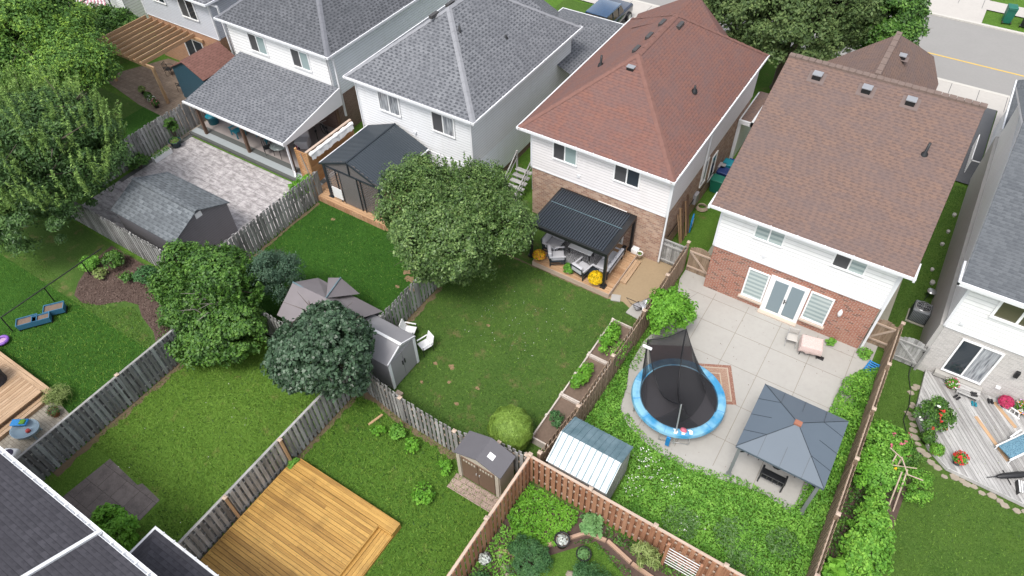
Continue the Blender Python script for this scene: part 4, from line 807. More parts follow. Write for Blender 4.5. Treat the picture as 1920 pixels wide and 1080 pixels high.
for a, b, nm in (((7.28, 22.43), (8.65, 20.95), 'longer orange replacement board lying diagonally in the grey deck'), ((7.8, 23.55), (8.7, 22.7), 'shorter orange replacement board near the magenta flower pot')):
    m = MB(); m.bar((*a, .212), (*b, .212), .14, .018); tag(m.build('plank', M['post_new']), nm, 'plank', 'orange planks in the grey deck')
# edging stones round the grey deck
rnd = random.Random(8); path = [(4.95, 23.0), (5.0, 21.4), (5.75, 19.85), (6.65, 19.22), (12, 19.1)]
for a, b in zip(path, path[1:]):
    L = math.dist(a, b); n = int(L / .27)
    for i in range(n):
        f = (i + rnd.random() * .5) / n; x = a[0] + (b[0] - a[0]) * f + rnd.uniform(-.1, .1); y = a[1] + (b[1] - a[1]) * f + rnd.uniform(-.1, .1); r = rnd.uniform(.1, .2)
        m = MB(); ang = [k * 1.05 + rnd.uniform(-.2, .2) for k in range(6)]; pl = [(x + r * math.cos(q) * rnd.uniform(.8, 1.2), y + r * .75 * math.sin(q)) for q in ang]; h = rnd.uniform(.025, .05)
        m.prism(pl, 0, h); tag(m.build('edging_stone', M['stone']), ('flat tan edging stone beside the left side of the grey deck' if y > 21.4 else 'flat tan edging stone along the slanted corner of the grey deck' if x < 6.6 else 'flat tan edging stone along the lawn side of the grey deck'), 'stone', 'edging stones around the grey deck')
# ================================================================= SHEDS AND CANOPIES
def gable_shed(name, label, x0, x1, y0, y1, ez, rz, axis, wall, roof, over=.1, roof2=None, z0=.02, trim=None, cat='shed'):
    t = thing(name, label, cat, ((x0 + x1) / 2, (y0 + y1) / 2, 0), group='garden sheds' if cat == 'shed' else None); w = MB()
    ix0, ix1, iy0, iy1 = x0 + over, x1 - over, y0 + over, y1 - over; xm = (x0 + x1) / 2; ym = (y0 + y1) / 2
    if axis == 'x': w.extr([(ix0, iy0, z0), (ix0, iy1, z0), (ix0, iy1, ez), (ix0, ym, rz - .06), (ix0, iy0, ez)][::-1], (ix1 - ix0, 0, 0))
    else: w.extr([(ix0, iy0, z0), (ix1, iy0, z0), (ix1, iy0, ez), (xm, iy0, rz - .06), (ix0, iy0, ez)], (0, iy1 - iy0, 0))
    w.build('wall', M[wall], t); r = MB(); th = .05
    def slab(m, p): q = [(x, y, z - th) for x, y, z in p]; m.mesh(p + q, [(0, 1, 2, 3), (7, 6, 5, 4), (0, 4, 5, 1), (1, 5, 6, 2), (2, 6, 7, 3), (3, 7, 4, 0)])
    if axis == 'x': A_ = [(x0, y0, ez), (x1, y0, ez), (x1, ym, rz), (x0, ym, rz)]; B_ = [(x1, y1, ez), (x0, y1, ez), (x0, ym, rz), (x1, ym, rz)]
    else: A_ = [(x1, y0, ez), (x1, y1, ez), (xm, y1, rz), (xm, y0, rz)]; B_ = [(x0, y1, ez), (x0, y0, ez), (xm, y0, rz), (xm, y1, rz)]
    slab(r, A_)
    if roof2: r.build('roof', M[roof], t); r = MB(); slab(r, B_); r.build('roof', M[roof2], t, label='teal green metal roof slope')
    else: slab(r, B_); r.build('roof', M[roof], t)
    return t
M['shed_grey_siding'] = siding('dark_grey_shed_siding', (.17, .165, .18), .13); M['shed_blue'] = siding('teal_blue_shed_siding', (.035, .095, .14), .12); M['roof_redbrown'] = shingle('redbrown_shed_shingles', (.23, .12, .1), (.12, .06, .05), (.18, .09, .075), .4)
sh = gable_shed('garden_shed', 'dark sided shed with blue grey shingle roof on the stamped patio', -31.6, -26.85, 11.2, 14.75, 1.95, 2.75, 'x', 'shed_grey_siding', 'roof_shed', .12)
m = MB(); m.box(-26.96, 12.83, 2.25, -26.93, 13.2, 2.55); m.build('gable_vent', M['plastic_white'], sh)
m = MB(); m.box(-31.6, 12.85, 2.72, -26.85, 13.1, 2.765); m.build('ridge_cap', M['roof_shed'], sh)
sh = gable_shed('garden_shed', 'teal blue shed with red brown roof beside the wooden pergola', -39.7, -36.6, 21.6, 24.5, 2.2, 3.0, 'y', 'shed_blue', 'roof_redbrown', .1)
# metal shed, worn white and teal roof with standing seams
sh = gable_shed('garden_shed', 'metal shed with worn white and teal ribbed roof beside the red fence', -6.02, -3.55, 10.88, 13.05, 1.8, 2.3, 'x', 'galv_wall', 'galv_light', .06, 'galv_teal')
m = MB(); k = MB()
for i in range(11):
    x = -5.95 + i * .236; m.bar((x, 10.88, 1.815), (x, 11.96, 2.312), .035, .03); k.bar((x, 13.05, 1.815), (x, 11.97, 2.312), .03, .03)
m.build('roof_ribs', M['galv_teal'], sh); k.build('roof_ribs', M['galv_teal'], sh)
m = MB(); 
for i in range(9): m.box(-3.61, 11.0 + i * .22, .05, -3.595, 11.02 + i * .22, 1.75)
m.build('wall_ribs', M['galv_wall'], sh)
m = MB(); m.box(-3.6, 11.5, 1.85, -3.58, 11.85, 1.98); m.build('gable_vent', M['black'], sh)
# small resin shed with brown doors
sh = gable_shed('garden_shed', 'small beige resin shed with brown double doors and dark roof', -9.12, -7.05, 9.4, 10.45, 1.75, 2.15, 'y', 'plastic_beige', 'plastic_dkgrey', .07)
for i, (a, b) in enumerate(((-8.83, -8.1), (-8.08, -7.35))):
    m = MB(); m.box(a, 9.43, .08, b, 9.47, 1.62); dr = m.build('door', M['plastic_brown'], sh); m = MB()
    for j in range(5): m.box(a + .1 + j * .12, 9.42, 1.42, a + .17 + j * .12, 9.435, 1.54)
    m.build('door_vent', M['plastic_beige'], dr); m = MB(); x = b - .06 if i == 0 else a + .06; m.box(x - .02, 9.4, .85, x + .02, 9.435, .97); m.build('handle', M['metal_silver'], dr)
m = MB(); m.box(-9.03, 9.41, .05, -8.88, 9.46, 1.72); m.box(-7.3, 9.41, .05, -7.15, 9.46, 1.72); m.build('corner_trim', M['plastic_beige'], sh)
m = MB(); m.mesh([(-7.85, 9.75, 2.07), (-7.6, 9.75, 1.975), (-7.6, 9.98, 1.975), (-7.85, 9.98, 2.07)], [(0, 1, 2, 3)]); m.build('skylight', M['plastic_white'], sh)
# grey resin shed by the white chairs
sh = gable_shed('garden_shed', 'grey resin shed with white ridge and grey double doors behind the white lawn chairs', -15.9, -13.62, 11.1, 12.95, 1.8, 2.25, 'x', 'plastic_grey', 'resin_roof', .07)
m = MB(); m.box(-15.9, 11.97, 2.245, -13.6, 12.09, 2.28); m.build('ridge_cap', M['plastic_white'], sh)
for a, b, s in ((11.3, 12.0, 1), (12.02, 12.75, -1)):
    m = MB(); m.box(-13.69, a, .1, -13.66, b, 1.75); dr = m.build('door', plain('grey_door_panel', (.27, .26, .275), .5, .06), sh); m = MB(); y = b - .06 if s > 0 else a + .06; m.box(-13.66, y - .02, .95, -13.62, y + .02, 1.2); m.build('handle', M['black'], dr)
m = MB(); m.box(-13.69, 11.15, .05, -13.645, 11.29, 1.8); m.box(-13.69, 12.76, .05, -13.645, 12.9, 1.8); m.bar((-13.66, 11.15, 1.8), (-13.66, 12.03, 2.2), .05, .09); m.bar((-13.66, 12.9, 1.8), (-13.66, 12.03, 2.2), .05, .09); m.build('door_frame', M['trim'], sh)
m = MB(); m.box(-13.5, 11.0, 0, -13.2, 11.2, .12); tag(m.build('step_block', M['cap_tan']), 'small tan block on the ground by the grey shed door', 'block')
# play-house like canopy roof with intersecting gables
sh = thing('tent_shed', 'faceted grey brown roofed shelter half hidden behind the dark maple', 'shelter', (-17.6, 12.1, 0))
m = MB(); z = 1.7; m.mesh([(-19.6, 10.75, z), (-15.75, 10.75, z), (-15.75, 13.35, z), (-19.6, 13.35, z), (-19.6, 12.05, 2.6), (-15.75, 12.05, 2.55), (-17.6, 12.05, 2.75), (-18.3, 13.6, 2.2), (-17.3, 13.6, 1.7), (-19.2, 13.6, 1.7)],
    [(0, 1, 5, 6, 4), (2, 3, 4, 6, 5), (9, 7, 6), (7, 8, 6)]); m.build('roof', plain('grey_brown_roof_panels', (.2, .18, .19), .7, .12, 2), sh)
m = MB(); m.box(-19.5, 10.85, 0, -15.85, 13.2, 1.68); m.build('wall', M['plastic_dkgrey'], sh)
m = MB(); m.bar((-19.6, 12.05, 2.62), (-15.75, 12.05, 2.57), .05, .04); m.bar((-18.3, 13.6, 2.22), (-17.6, 12.05, 2.77), .05, .04); m.build('ridge_cap', M['galv_teal'], sh)
# dark gable gazebo
gz = thing('gazebo', 'dark metal gable roof gazebo with slatted end wall on the cedar deck', 'gazebo', (-22.4, 20.9, .35)); x0, x1, y0, y1, ym = -24.5, -20.33, 18.95, 22.85, -22.42; ez, rz = 2.55, 3.4
m = MB(); m.mesh([(x0, y0, ez), (x0, y1, ez), (ym, y1, rz), (ym, y0, rz), (x1, y0, ez), (x1, y1, ez)] + [(x0, y0, ez - .05), (x0, y1, ez - .05), (ym, y1, rz - .05), (ym, y0, rz - .05), (x1, y0, ez - .05), (x1, y1, ez - .05)], [(1, 0, 3, 2), (4, 5, 2, 3), (6, 7, 8, 9), (11, 10, 9, 8)])
rib = MB()
for i in range(30):
    y = y0 + i * .134; rib.bar((x0, y, ez + .008), (ym, y, rz + .008), .016, .016); rib.bar((x1, y, ez + .008), (ym, y, rz + .008), .016, .016)
rf = m.build('roof', glossy('dark_roof_panels', (.05, .062, .075), .45, Metallic=.2), gz); rib.build('roof_ribs', M['metal_char'], rf)
m = MB(); m.bar((ym, y0, rz + .02), (ym, y1, rz + .02), .09, .03); m.bar((x0, y0 - .01, ez), (ym, y0 - .01, rz), .05, .1); m.bar((x1, y0 - .01, ez), (ym, y0 - .01, rz), .05, .1); m.build('roof_trim', M['metal_char'], gz)
m = MB(); m.box(x0 - .05, y0, ez - .06, x0, y1, ez + .02); m.box(x1, y0, ez - .06, x1 + .06, y1, ez + .02); m.build('gutter', M['trim'], gz)
for x, y in ((-24.25, 19.05), (-20.5, 19.05), (-24.25, 22.7), (-20.5, 22.7)):
    m = MB(); m.box(x - .08, y - .08, .36, x + .08, y + .08, ez + .04); m.box(x - .15, y - .12, .355, x + .15, y + .12, .42); m.build('post', M['metal_char'], gz)
m = MB((1, 0, 0)); zz = .5
while zz < ez - .05: m.box(-24.15, 19.0, zz, -20.6, 19.02, zz + .06); zz += .125
while zz < rz - .12: k = (zz - ez) / (rz - ez); m.box(-24.3 + k * 1.87, 19.0, zz, -20.5 - k * 1.87, 19.02, zz + .105); zz += .115
m.build('slats', M['slat'], gz)
m = MB()
for i in range(17): m.box(-23.2, 18.96, .42 + i * .12, -22.0, 18.995, .42 + i * .12 + .108)
m.build('solid_panel', M['slat'], gz)
m = MB()
for x in (-23.45, -23.2, -22.0, -21.75): m.box(x - .02, 18.94, .4, x + .02, 18.99, ez)
m.box(-24.2, 18.94, ez - .03, -20.5, 18.99, ez + .03); m.box(-22.44, 18.93, 2.62, -22.38, 18.98, 3.3); m.build('panel_frame', M['metal_char'], gz)
m = MB(); m.box(-23.98, 18.93, .55, -23.3, 18.96, 1.25); tag(m.build('cushion_board', M['plastic_white']), 'white panel leaning against the gazebo slats', 'panel')
# privacy screen with rolled awning
ps = thing('privacy_screen', 'tall orange cedar privacy screen between the patio canopy and the dark gazebo', 'screen', (-25.3, 21, 0)); m = MB((0, 1, 0))
for z in np.arange(.75, 2.75, .145): m.box(-25.34, 18.98, z, -25.32, 22.4, z + .135)
m.build('boards', M['cedar_new'], ps); m = MB((1, 0, 0))
for z in np.arange(.7, 2.75, .12): m.box(-26.15, 18.95, z, -25.35, 18.97, z + .07)
m.build('slats', M['cedar_new'], ps); m = MB((0, 0, 1))
for x, y in ((-26.15, 19.0), (-25.33, 19.0), (-25.33, 22.4)): m.box(x - .05, y - .05, 0, x + .05, y + .05, 2.85)
m.build('post', M['cedar_new'], ps); m = MB(); m.bar((-25.34, 18.95, 2.88), (-25.34, 22.45, 2.88), .14, .04); m.build('cap_rail', M['cap_tan'], ps)
aw = MB(); aw.tube([(-25.17, 19.05 + i * .165, 2.75 + .012 * math.sin(i * 2.1)) for i in range(21)], [.1 + .02 * math.sin(i * 1.7) for i in range(21)], 10)
rnd = random.Random(3); ys = np.linspace(19.05, 22.3, 30); vs = []
for y in ys: vs += [(-25.09, y, 2.74), (-25.05 + rnd.uniform(-.02, .02), y, 2.45 + rnd.uniform(-.06, .05))]
aw.mesh(vs, [(2 * i, 2 * i + 2, 2 * i + 3, 2 * i + 1) for i in range(29)]); aw = aw.build('awning', M['plastic_white']); tag(aw, 'rolled white awning with ragged valance along the cedar screen', 'awning')
m = MB(); m.tube([(-25.75, 18.9, 2.7), (-25.45, 18.88, 1.3)], .025, 6); m.box(-25.5, 18.84, 1.2, -25.38, 18.92, 1.3); tag(m.build('crank_handle', M['metal_silver']), 'silver crank rod hanging on the slatted end of the cedar screen', 'crank')
# black louvred pergola
pg = thing('pergola', 'black louvred metal pergola over the cedar deck', 'pergola', (-10.7, 22.3, .3)); x0, x1, y0, y1, z = -12.78, -8.66, 20.75, 23.8, 2.5
m = MB(); m.box(x0, y0, z - .16, x1, y0 + .1, z + .02); m.box(x0, y1 - .1, z - .16, x1, y1, z + .02); m.box(x0, y0 + .1, z - .16, x0 + .1, y1 - .1, z + .02); m.box(x1 - .26, y0 + .1, z - .16, x1, y1 - .1, z + .02); m.build('beam', M['metal_black'], pg)
n = 30; m = MB(); w = (x1 - .26 - x0 - .1) / n
for i in range(n):
    x = x0 + .1 + w * i; P = [(x, z - .03), (x + w * .15, z + .035), (x + w * .6, z + .03), (x + w * .68, z - .045), (x + w, z - .045)]
    for (a, b), (c, d) in zip(P, P[1:]): m.face([(a, y0 + .1, b), (c, y0 + .1, d), (c, y1 - .1, d), (a, y1 - .1, b)], True)
m.build('louvre', glossy('dark_louvre_metal', (.05, .06, .075), .35, Metallic=.3), pg, label='row of dark louvre blades')
m = MB(); m.box(x0 + .1, 22.6, z + .04, x1 - .2, 22.63, z + .055); m.build('louvre_rod', M['galv_teal'], pg)
for x, y in ((-8.72, 20.81), (-8.72, 23.72), (-12.7, 20.81), (-12.7, 23.72)):
    m = MB(); m.box(x - .065, y - .065, .301, x + .065, y + .065, z - .16); m.box(x - .13, y - .13, .301, x + .13, y + .13, .42); m.build('post', M['metal_black'], pg)
# blue grey canvas gazebo
gz = thing('gazebo', 'blue grey hardtop gazebo with four sloping panels on the concrete patio', 'gazebo', (1.2, 16.25, .07)); x0, x1, y0, y1, cx, cy, ez, pz = -.37, 2.77, 14.68, 17.82, 1.19, 16.25, 2.4, 3.1
g = NG('blue_grey_canopy'); o = g.obj(); col = g.mix(g.noise(o, .8, 3), (.085, .11, .14), (.10, .128, .16)); cvm = g.out(col, .55)
m = MB(); c = [(x0, y0, ez), (x1, y0, ez), (x1, y1, ez), (x0, y1, ez)]; a = (cx, cy, pz)
for i in range(4): m.face([c[i], c[(i + 1) % 4], a])
for i in range(4): p, q = c[i], c[(i + 1) % 4]; m.face([(p[0], p[1], ez - .1), (q[0], q[1], ez - .1), q, p])
rf = m.build('roof', cvm, gz); s = MB()
for i in range(4):
    p = Vector(c[i]); q = Vector(c[(i + 1) % 4]); A3 = Vector(a); s.bar(p + Vector((0, 0, .006)), A3 + Vector((0, 0, .006)), .02, .015)
    for f in (.25, .5, .75):
        e = p.lerp(q, f); k = 1 - abs(2 * f - 1); mid_ = p.lerp(q, .5); e2 = e + (A3 - mid_) * (min(k, .97) if f != .5 else .45); s.bar(e + Vector((0, 0, .006)), e2 + Vector((0, 0, .006)), .012, .012)
s.build('roof_seams', M['metal_char'], rf)
m = MB(); m.box(cx - .13, cy - .1, pz - .05, cx + .13, cy + .1, pz + .04); m.build('finial', plain('rusty_brick_finial', (.32, .13, .08), .8, .2), gz)
for x, y in ((-.22, 14.85), (2.6, 14.85), (2.6, 17.65), (-.22, 17.65)):
    m = MB(); m.box(x - .06, y - .06, .07, x + .06, y + .06, ez - .05); m.box(x - .1, y - .1, .07, x + .1, y + .1, .12); m.build('post', glossy('grey_gazebo_post', (.20, .21, .22), .45), gz)
m = MB(); m.box(-.22, 14.8, 2.25, 2.6, 14.86, 2.36); m.box(2.54, 14.86, 2.25, 2.6, 17.6, 2.36); m.box(-.25, 14.86, 2.25, -.19, 17.6, 2.36)
m.bar((-.2, 14.85, 1.9), (.2, 14.85, 2.28), .04, .04); m.bar((2.58, 14.85, 1.9), (2.2, 14.85, 2.28), .04, .04); m.build('beam', M['metal_black'], gz)
# wooden pergola behind house F
pg = thing('pergola', 'open timber pergola of long rafters beside the light grey house', 'pergola', (-43, 22.4, 0)); rnd = random.Random(4)
m = MB(); 
for i in range(9):
    x = -45.4 + i * .6; r = MB((0, 1, 0)); r.box(x, 20.5, 2.62, x + .06, 24.55, 2.88); r.build('rafter', M['perg_wood'], pg)
for x in (-45.2, -39.95): p = MB((0, 0, 1)); p.box(x - .07, 20.6, 0, x + .07, 20.76, 2.45); p.build('post', M['perg_wood'], pg)
for y in (20.62, 24.45): m = MB((1, 0, 0)); m.box(-45.6, y, 2.42, -39.8, y + .12, 2.615); m.build('beam', M['perg_wood'], pg)
# black frame gazebo and striped parasol far left
gz = thing('canopy_frame', 'bare black canopy frame in front of the far white house', 'canopy frame', (-53, 24.5, 0)); m = MB(); zt = 2.6
c4 = [(-56.5, 22.8), (-51.5, 22.8), (-51.5, 25.7), (-56.5, 25.7)]
for i, (x, y) in enumerate(c4):
    p = MB(); p.tube([(x, y, 0), (x, y, zt)], .05, 6); p.build('post', M['black'], gz); q = c4[(i + 1) % 4]; m.tube([(x, y, zt), (*q, zt)], .045, 6); m.tube([(x, y, zt), (-54, 24.2, 3.3)], .035, 6)
m.build('beam', M['black'], gz)
g = NG('pink_striped_canvas'); sp = g.n('SeparateXYZ', i_0=g.obj()); rr = g.math('SQRT', g.math('ADD', g.math('POWER', sp.outputs[0], 2), g.math('POWER', sp.outputs[1], 2))); f = g.math('GREATER_THAN', g.math('FRACT', g.math('MULTIPLY', rr, 5)), .5)
um = thing('parasol', 'white and pink striped round parasol by the far white house', 'parasol', (-52.3, 23.6, 0)); strp = g.out(g.mix(f, (.75, .72, .73), (.5, .22, .27)), .8)
m = MB(); m.lathe([(2.0, 2.0), (1.4, 2.25), (.7, 2.45), (.02, 2.6)], (0, 0, 0), 16); o = m.build('canopy', strp, um, world=False); m = MB(); m.tube([(0, 0, 0), (0, 0, 2.62)], .03, 6); m.build('pole', M['metal_silver'], um, world=False)

t = thing('wooden_stairs', 'weathered side stairs with white rails between the two middle houses', 'stairs', (-15.9, 24.6, 0)); m = MB((1, 0, 0))
for i in range(6): m.box(-16.5, 23.9 + i * .28, .18 + i * .18, -15.5, 24.16 + i * .28, .22 + i * .18)
m.build('tread', M['deck_grey'], t); m = MB()
for x in (-16.5, -15.5): m.bar((x, 23.9, .9), (x, 25.5, 2.1), .05, .09); m.bar((x, 23.9, .55), (x, 25.5, 1.7), .04, .05); m.box(x - .04, 23.86, 0, x + .04, 23.94, 1.0); m.box(x - .04, 25.5, 0, x + .04, 25.58, 2.2)
m.build('rail', M['deck_grey'], t)
# ================================================================= OBJECTS
M['cushion'] = plain('pale_grey_cushion', (.50, .50, .53), .9, .06, 5); M['teal_plastic'] = plain('turquoise_plastic', (.01, .20, .27), .45, .1); M['navy'] = plain('navy_plastic', (.012, .03, .12), .45, .1); M['green_plastic'] = plain('green_plastic', (.01, .13, .09), .5, .1); M['blue_plastic'] = plain('bright_blue_plastic', (.015, .22, .55), .45, .08)
M['pale_blue'] = plain('pale_blue_plastic', (.30, .40, .47), .4, .05); M['red_plastic'] = plain('red_plastic', (.5, .05, .04), .4, .05)
def copytree(o, loc, rz, label=None, group=None, sc=None):
    c = o.copy(); COL.objects.link(c); c.location = loc; c.rotation_euler = (0, 0, rz)
    if sc: c.scale = sc
    if label: c['label'] = label
    if group: c['group'] = group
    for ch in list(o.children):
        d = ch.copy(); COL.objects.link(d); d.parent = c
        for g in list(ch.children): e = g.copy(); COL.objects.link(e); e.parent = d
    return c
LO = dict(world=False)
# ---- trampoline
def trampoline():
    cx, cy, z = -3.15, 16.6, .9; t = thing('trampoline', 'round trampoline with blue padded rim and sagging black net enclosure', 'trampoline', (cx, cy, .07)); N = 64
    ring = lambda r, zz: [(cx + r * math.cos(2 * math.pi * i / N), cy + r * math.sin(2 * math.pi * i / N), zz) for i in range(N)]
    m = MB(); vs = [(cx, cy, z - .05)]; fs = []
    for k in range(1, 5): vs += ring(1.56 * k / 4, z - .05 + .045 * (k / 4) ** 3)
    fs += [(0, 1 + i, 1 + (i + 1) % N) for i in range(N)]
    for k in range(3): fs += [(1 + k * N + i, 1 + k * N + N + i, 1 + k * N + N + (i + 1) % N, 1 + k * N + (i + 1) % N) for i in range(N)]
    m.mesh(vs, fs, True); m.build('jumping_mat', plain('black_jumping_mat', (.028, .026, .03), .75, .2, 4), t)
    g = NG('blue_pad'); sp = g.n('SeparateXYZ', i_0=g.obj()); n = g.noise(g.obj(), 1.3, 3)
    col = g.mix(g.ramp(n, [(.42, 0), (.6, 1)]), (.04, .24, .44), (.20, .42, .56)); pm = g.out(col, .38)
    m = MB(); a, b, c, d, e = ring(1.52, z + .0), ring(1.58, z + .035), ring(1.72, z + .05), ring(1.86, z + .03), ring(1.9, z - .09)
    for p, q in ((a, b), (b, c), (c, d), (d, e)): m.mesh(p + q, [(i, (i + 1) % N, N + (i + 1) % N, N + i) for i in range(N)], True)
    pad = m.build('pad', pm, t)
    m = MB()
    for i in range(12):
        an = i * math.pi / 6 + .1; dr = Vector((math.cos(an), math.sin(an), 0)); m.bar(Vector((cx, cy, z + .056)) + dr * 1.56, Vector((cx, cy, z + .05)) + dr * 1.86, .012, .012)
    m.build('pad_seam', M['blue_plastic'], pad)
    m = MB(); an = -1.3
    for q in range(3): 
        a0 = an + q * .17; pts = [(cx + r * math.cos(a0 + da), cy + r * math.sin(a0 + da), z + .062) for r, da in ((1.6, 0), (1.68, .04), (1.8, .02), (1.82, .09), (1.7, .12), (1.6, .08))]; m.face(pts)
    m.build('pad_print', M['plastic_white'], pad)
    m = MB(); m.box(cx + .36, cy - 1.98, .3, cx + .52, cy - 1.93, .9); m.build('pad_strap', M['blue_plastic'], t)
    fr = MB(); fr.tube(ring(1.8, z - .1) + [ring(1.8, z - .1)[0]], .03, 6, False); fr.build('frame', M['metal_silver'], t)
    for k in range(4):
        a0 = math.radians(20 + 90 * k); P = [Vector((cx + 1.78 * math.cos(a0 + s), cy + 1.78 * math.sin(a0 + s), 0)) for s in (-.33, .33)]
        m = MB(); m.tube([P[0] + Vector((0, 0, z - .1)), P[0] + Vector((0, 0, .12)), P[1] + Vector((0, 0, .12)), P[1] + Vector((0, 0, z - .1))], .022, 6); m.build('leg', M['metal_silver'], t)
    tops = [Vector((-3.96, 18.58, 2.6)), Vector((-5.05, 17.27, 2.6)), Vector((-2.74, 15.38, 2.25))]; bases = [Vector((-3.8, 18.38, .2)), Vector((-4.92, 17.05, .2)), Vector((-2.5, 14.8, .4))]
    for a, b, mt in zip(bases, tops, ('black', 'black', 'metal_silver')): m = MB(); m.tube([a, b], .028, 6); m.build('net_pole', M[mt], t)
    # net
    g = NG('black_net'); g.out((.015, .015, .018), .8); tr = g.n('BsdfTransparent'); mx = g.n('MixShader', i_0=.58, i_1=tr, i_2=g.b); g.set(g.t.nodes['Material Output'].inputs['Surface'], mx); net = g.m
    m = MB(); th = [math.radians(110), math.radians(164), math.radians(290)]
    def rim(a, r=1.56): return Vector((cx + r * math.cos(a), cy + r * math.sin(a), z + .03))
    def strip(top, bot, n=14, k=6, pull=.25):
        vs = []
        for i in range(n + 1):
            A_ = top(i / n); B_ = bot(i / n)
            for j in range(k + 1):
                f = j / k; p = A_.lerp(B_, f); p.z -= math.sin(f * math.pi) * pull * (A_.z - B_.z) * .5; vs.append(p)
        m.mesh(vs, [(i * (k + 1) + j, i * (k + 1) + j + 1, (i + 1) * (k + 1) + j + 1, (i + 1) * (k + 1) + j) for i in range(n) for j in range(k)], True)
    sag = lambda a, b, d: (lambda f: a.lerp(b, f) - Vector((0, 0, d * math.sin(math.pi * f))))
    strip(sag(tops[1], tops[0], .22), lambda f: rim(th[1] + (th[0] - th[1]) * f), pull=.05)
    strip(lambda f: tops[0], lambda f: rim(th[0] - f * 1.9), pull=.45); strip(lambda f: tops[1], lambda f: rim(th[1] + f * 1.3), pull=.4)
    low = [Vector((-3.0, 16.9, .93)), Vector((-3.7, 16.3, .93))]
    strip(sag(tops[0], tops[2], 1.45), lambda f: rim(th[0] - .9 - f * 2.2, 1.3 - .4 * math.sin(f * 3.1)), pull=.1, n=20)
    strip(sag(tops[1], tops[2], 1.35), sag(tops[0], tops[2], 1.48), pull=.1, n=20)
    strip(lambda f: tops[2], lambda f: rim(math.radians(290) + (f - .5) * 1.2, 1.5), pull=.25)
    m.build('net', net, t); m = MB()
    for a, b, d in ((tops[1], tops[0], .2), (tops[0], tops[2], 1.42), (tops[1], tops[2], 1.32)):
        s = sag(a, b, d); m.tube([s(i / 16) for i in range(17)], .018, 5)
    m.tube([tops[0], rim(th[0] - .5), rim(th[0] - 1.1)], .012, 5); m.build('net_rope', M['black'], t)
    o = MB(); o.rbox(-5.15, 17.0, 2.35, -4.75, 17.1, 2.47, .03); o.build('foam_sleeve', M['plastic_white'], t)
    return t
trampoline()
s = MB(); s.lathe([(0, 0), (.07, .01), (.11, .07), (.09, .15), (0, .18)], (0, 0, 0), 10, sx=1.3); t = thing('toy_ball', 'small pink and white toy lying on the trampoline mat', 'toy', (-2.35, 15.2, .87)); s.build('body', M['fl_pink'], t, **LO); s = MB(); s.lathe([(.112, .06), (.115, .08), (.112, .1)], (0, 0, 0), 10, sx=1.3); s.build('stripe', M['plastic_white'], t, **LO)
# ---- rugs
def rugmat(name, a, b, c, sc):
    g = NG(name); uv = g.obj(); v = g.n('TexVoronoi', i_Vector=uv, i_Scale=sc, distance='MANHATTAN'); w = g.n('TexVoronoi', i_Vector=uv, i_Scale=sc * 3, distance='CHEBYCHEV')
    col = g.mix(g.math('GREATER_THAN', g.math('SINE', g.math('MULTIPLY', v.outputs['Distance'], 22)), .1), a, b); col = g.mix(g.math('LESS_THAN', w.outputs['Distance'], .22), col, c); return g.out(col, .95)
rg = thing('rug', 'worn red and tan patterned rug partly under the trampoline', 'rug', (-2.9, 18.2, .08), math.radians(-63)); z = 0
for (w, h), nm, mt in (((1.0, 1.55), 'border', rugmat('rug_border', (.28, .14, .10), (.20, .09, .07), (.42, .33, .25), 7)), ((.86, 1.4), 'border_line', plain('rug_cream', (.42, .34, .27), .95)), ((.8, 1.34), 'inner_border', rugmat('rug_inner', (.36, .24, .17), (.24, .13, .1), (.46, .38, .3), 9)), ((.55, 1.05), 'inner_line', plain('rug_line', (.45, .38, .3), .95)), ((.51, 1.01), 'field', rugmat('rug_field', (.26, .14, .10), (.33, .2, .13), (.2, .12, .12), 4))):
    m = MB(); z += .004; m.box(-w, -h, 0, w, h, z); m.build(nm, mt, rg, **LO)
t = thing('rug', 'folded dark brown rug corner beside the fence side of the trampoline', 'rug', (-4.35, 18.9, .08), .5); m = MB(); m.box(-.9, -.6, 0, .9, .6, .012); m.build('field', rugmat('dark_rug', (.16, .09, .08), (.11, .07, .065), (.2, .14, .12), 5), t, **LO)
t = thing('rug', 'black and white medallion patterned outdoor rug under the lounge set', 'rug', (-10.75, 22.2, .305)); m = MB(); m.box(-1.35, -1.05, 0, 1.35, 1.05, .012); m.build('field', rugmat('grey_rug', (.09, .09, .1), (.42, .42, .43), (.2, .2, .21), 3.2), t, **LO)
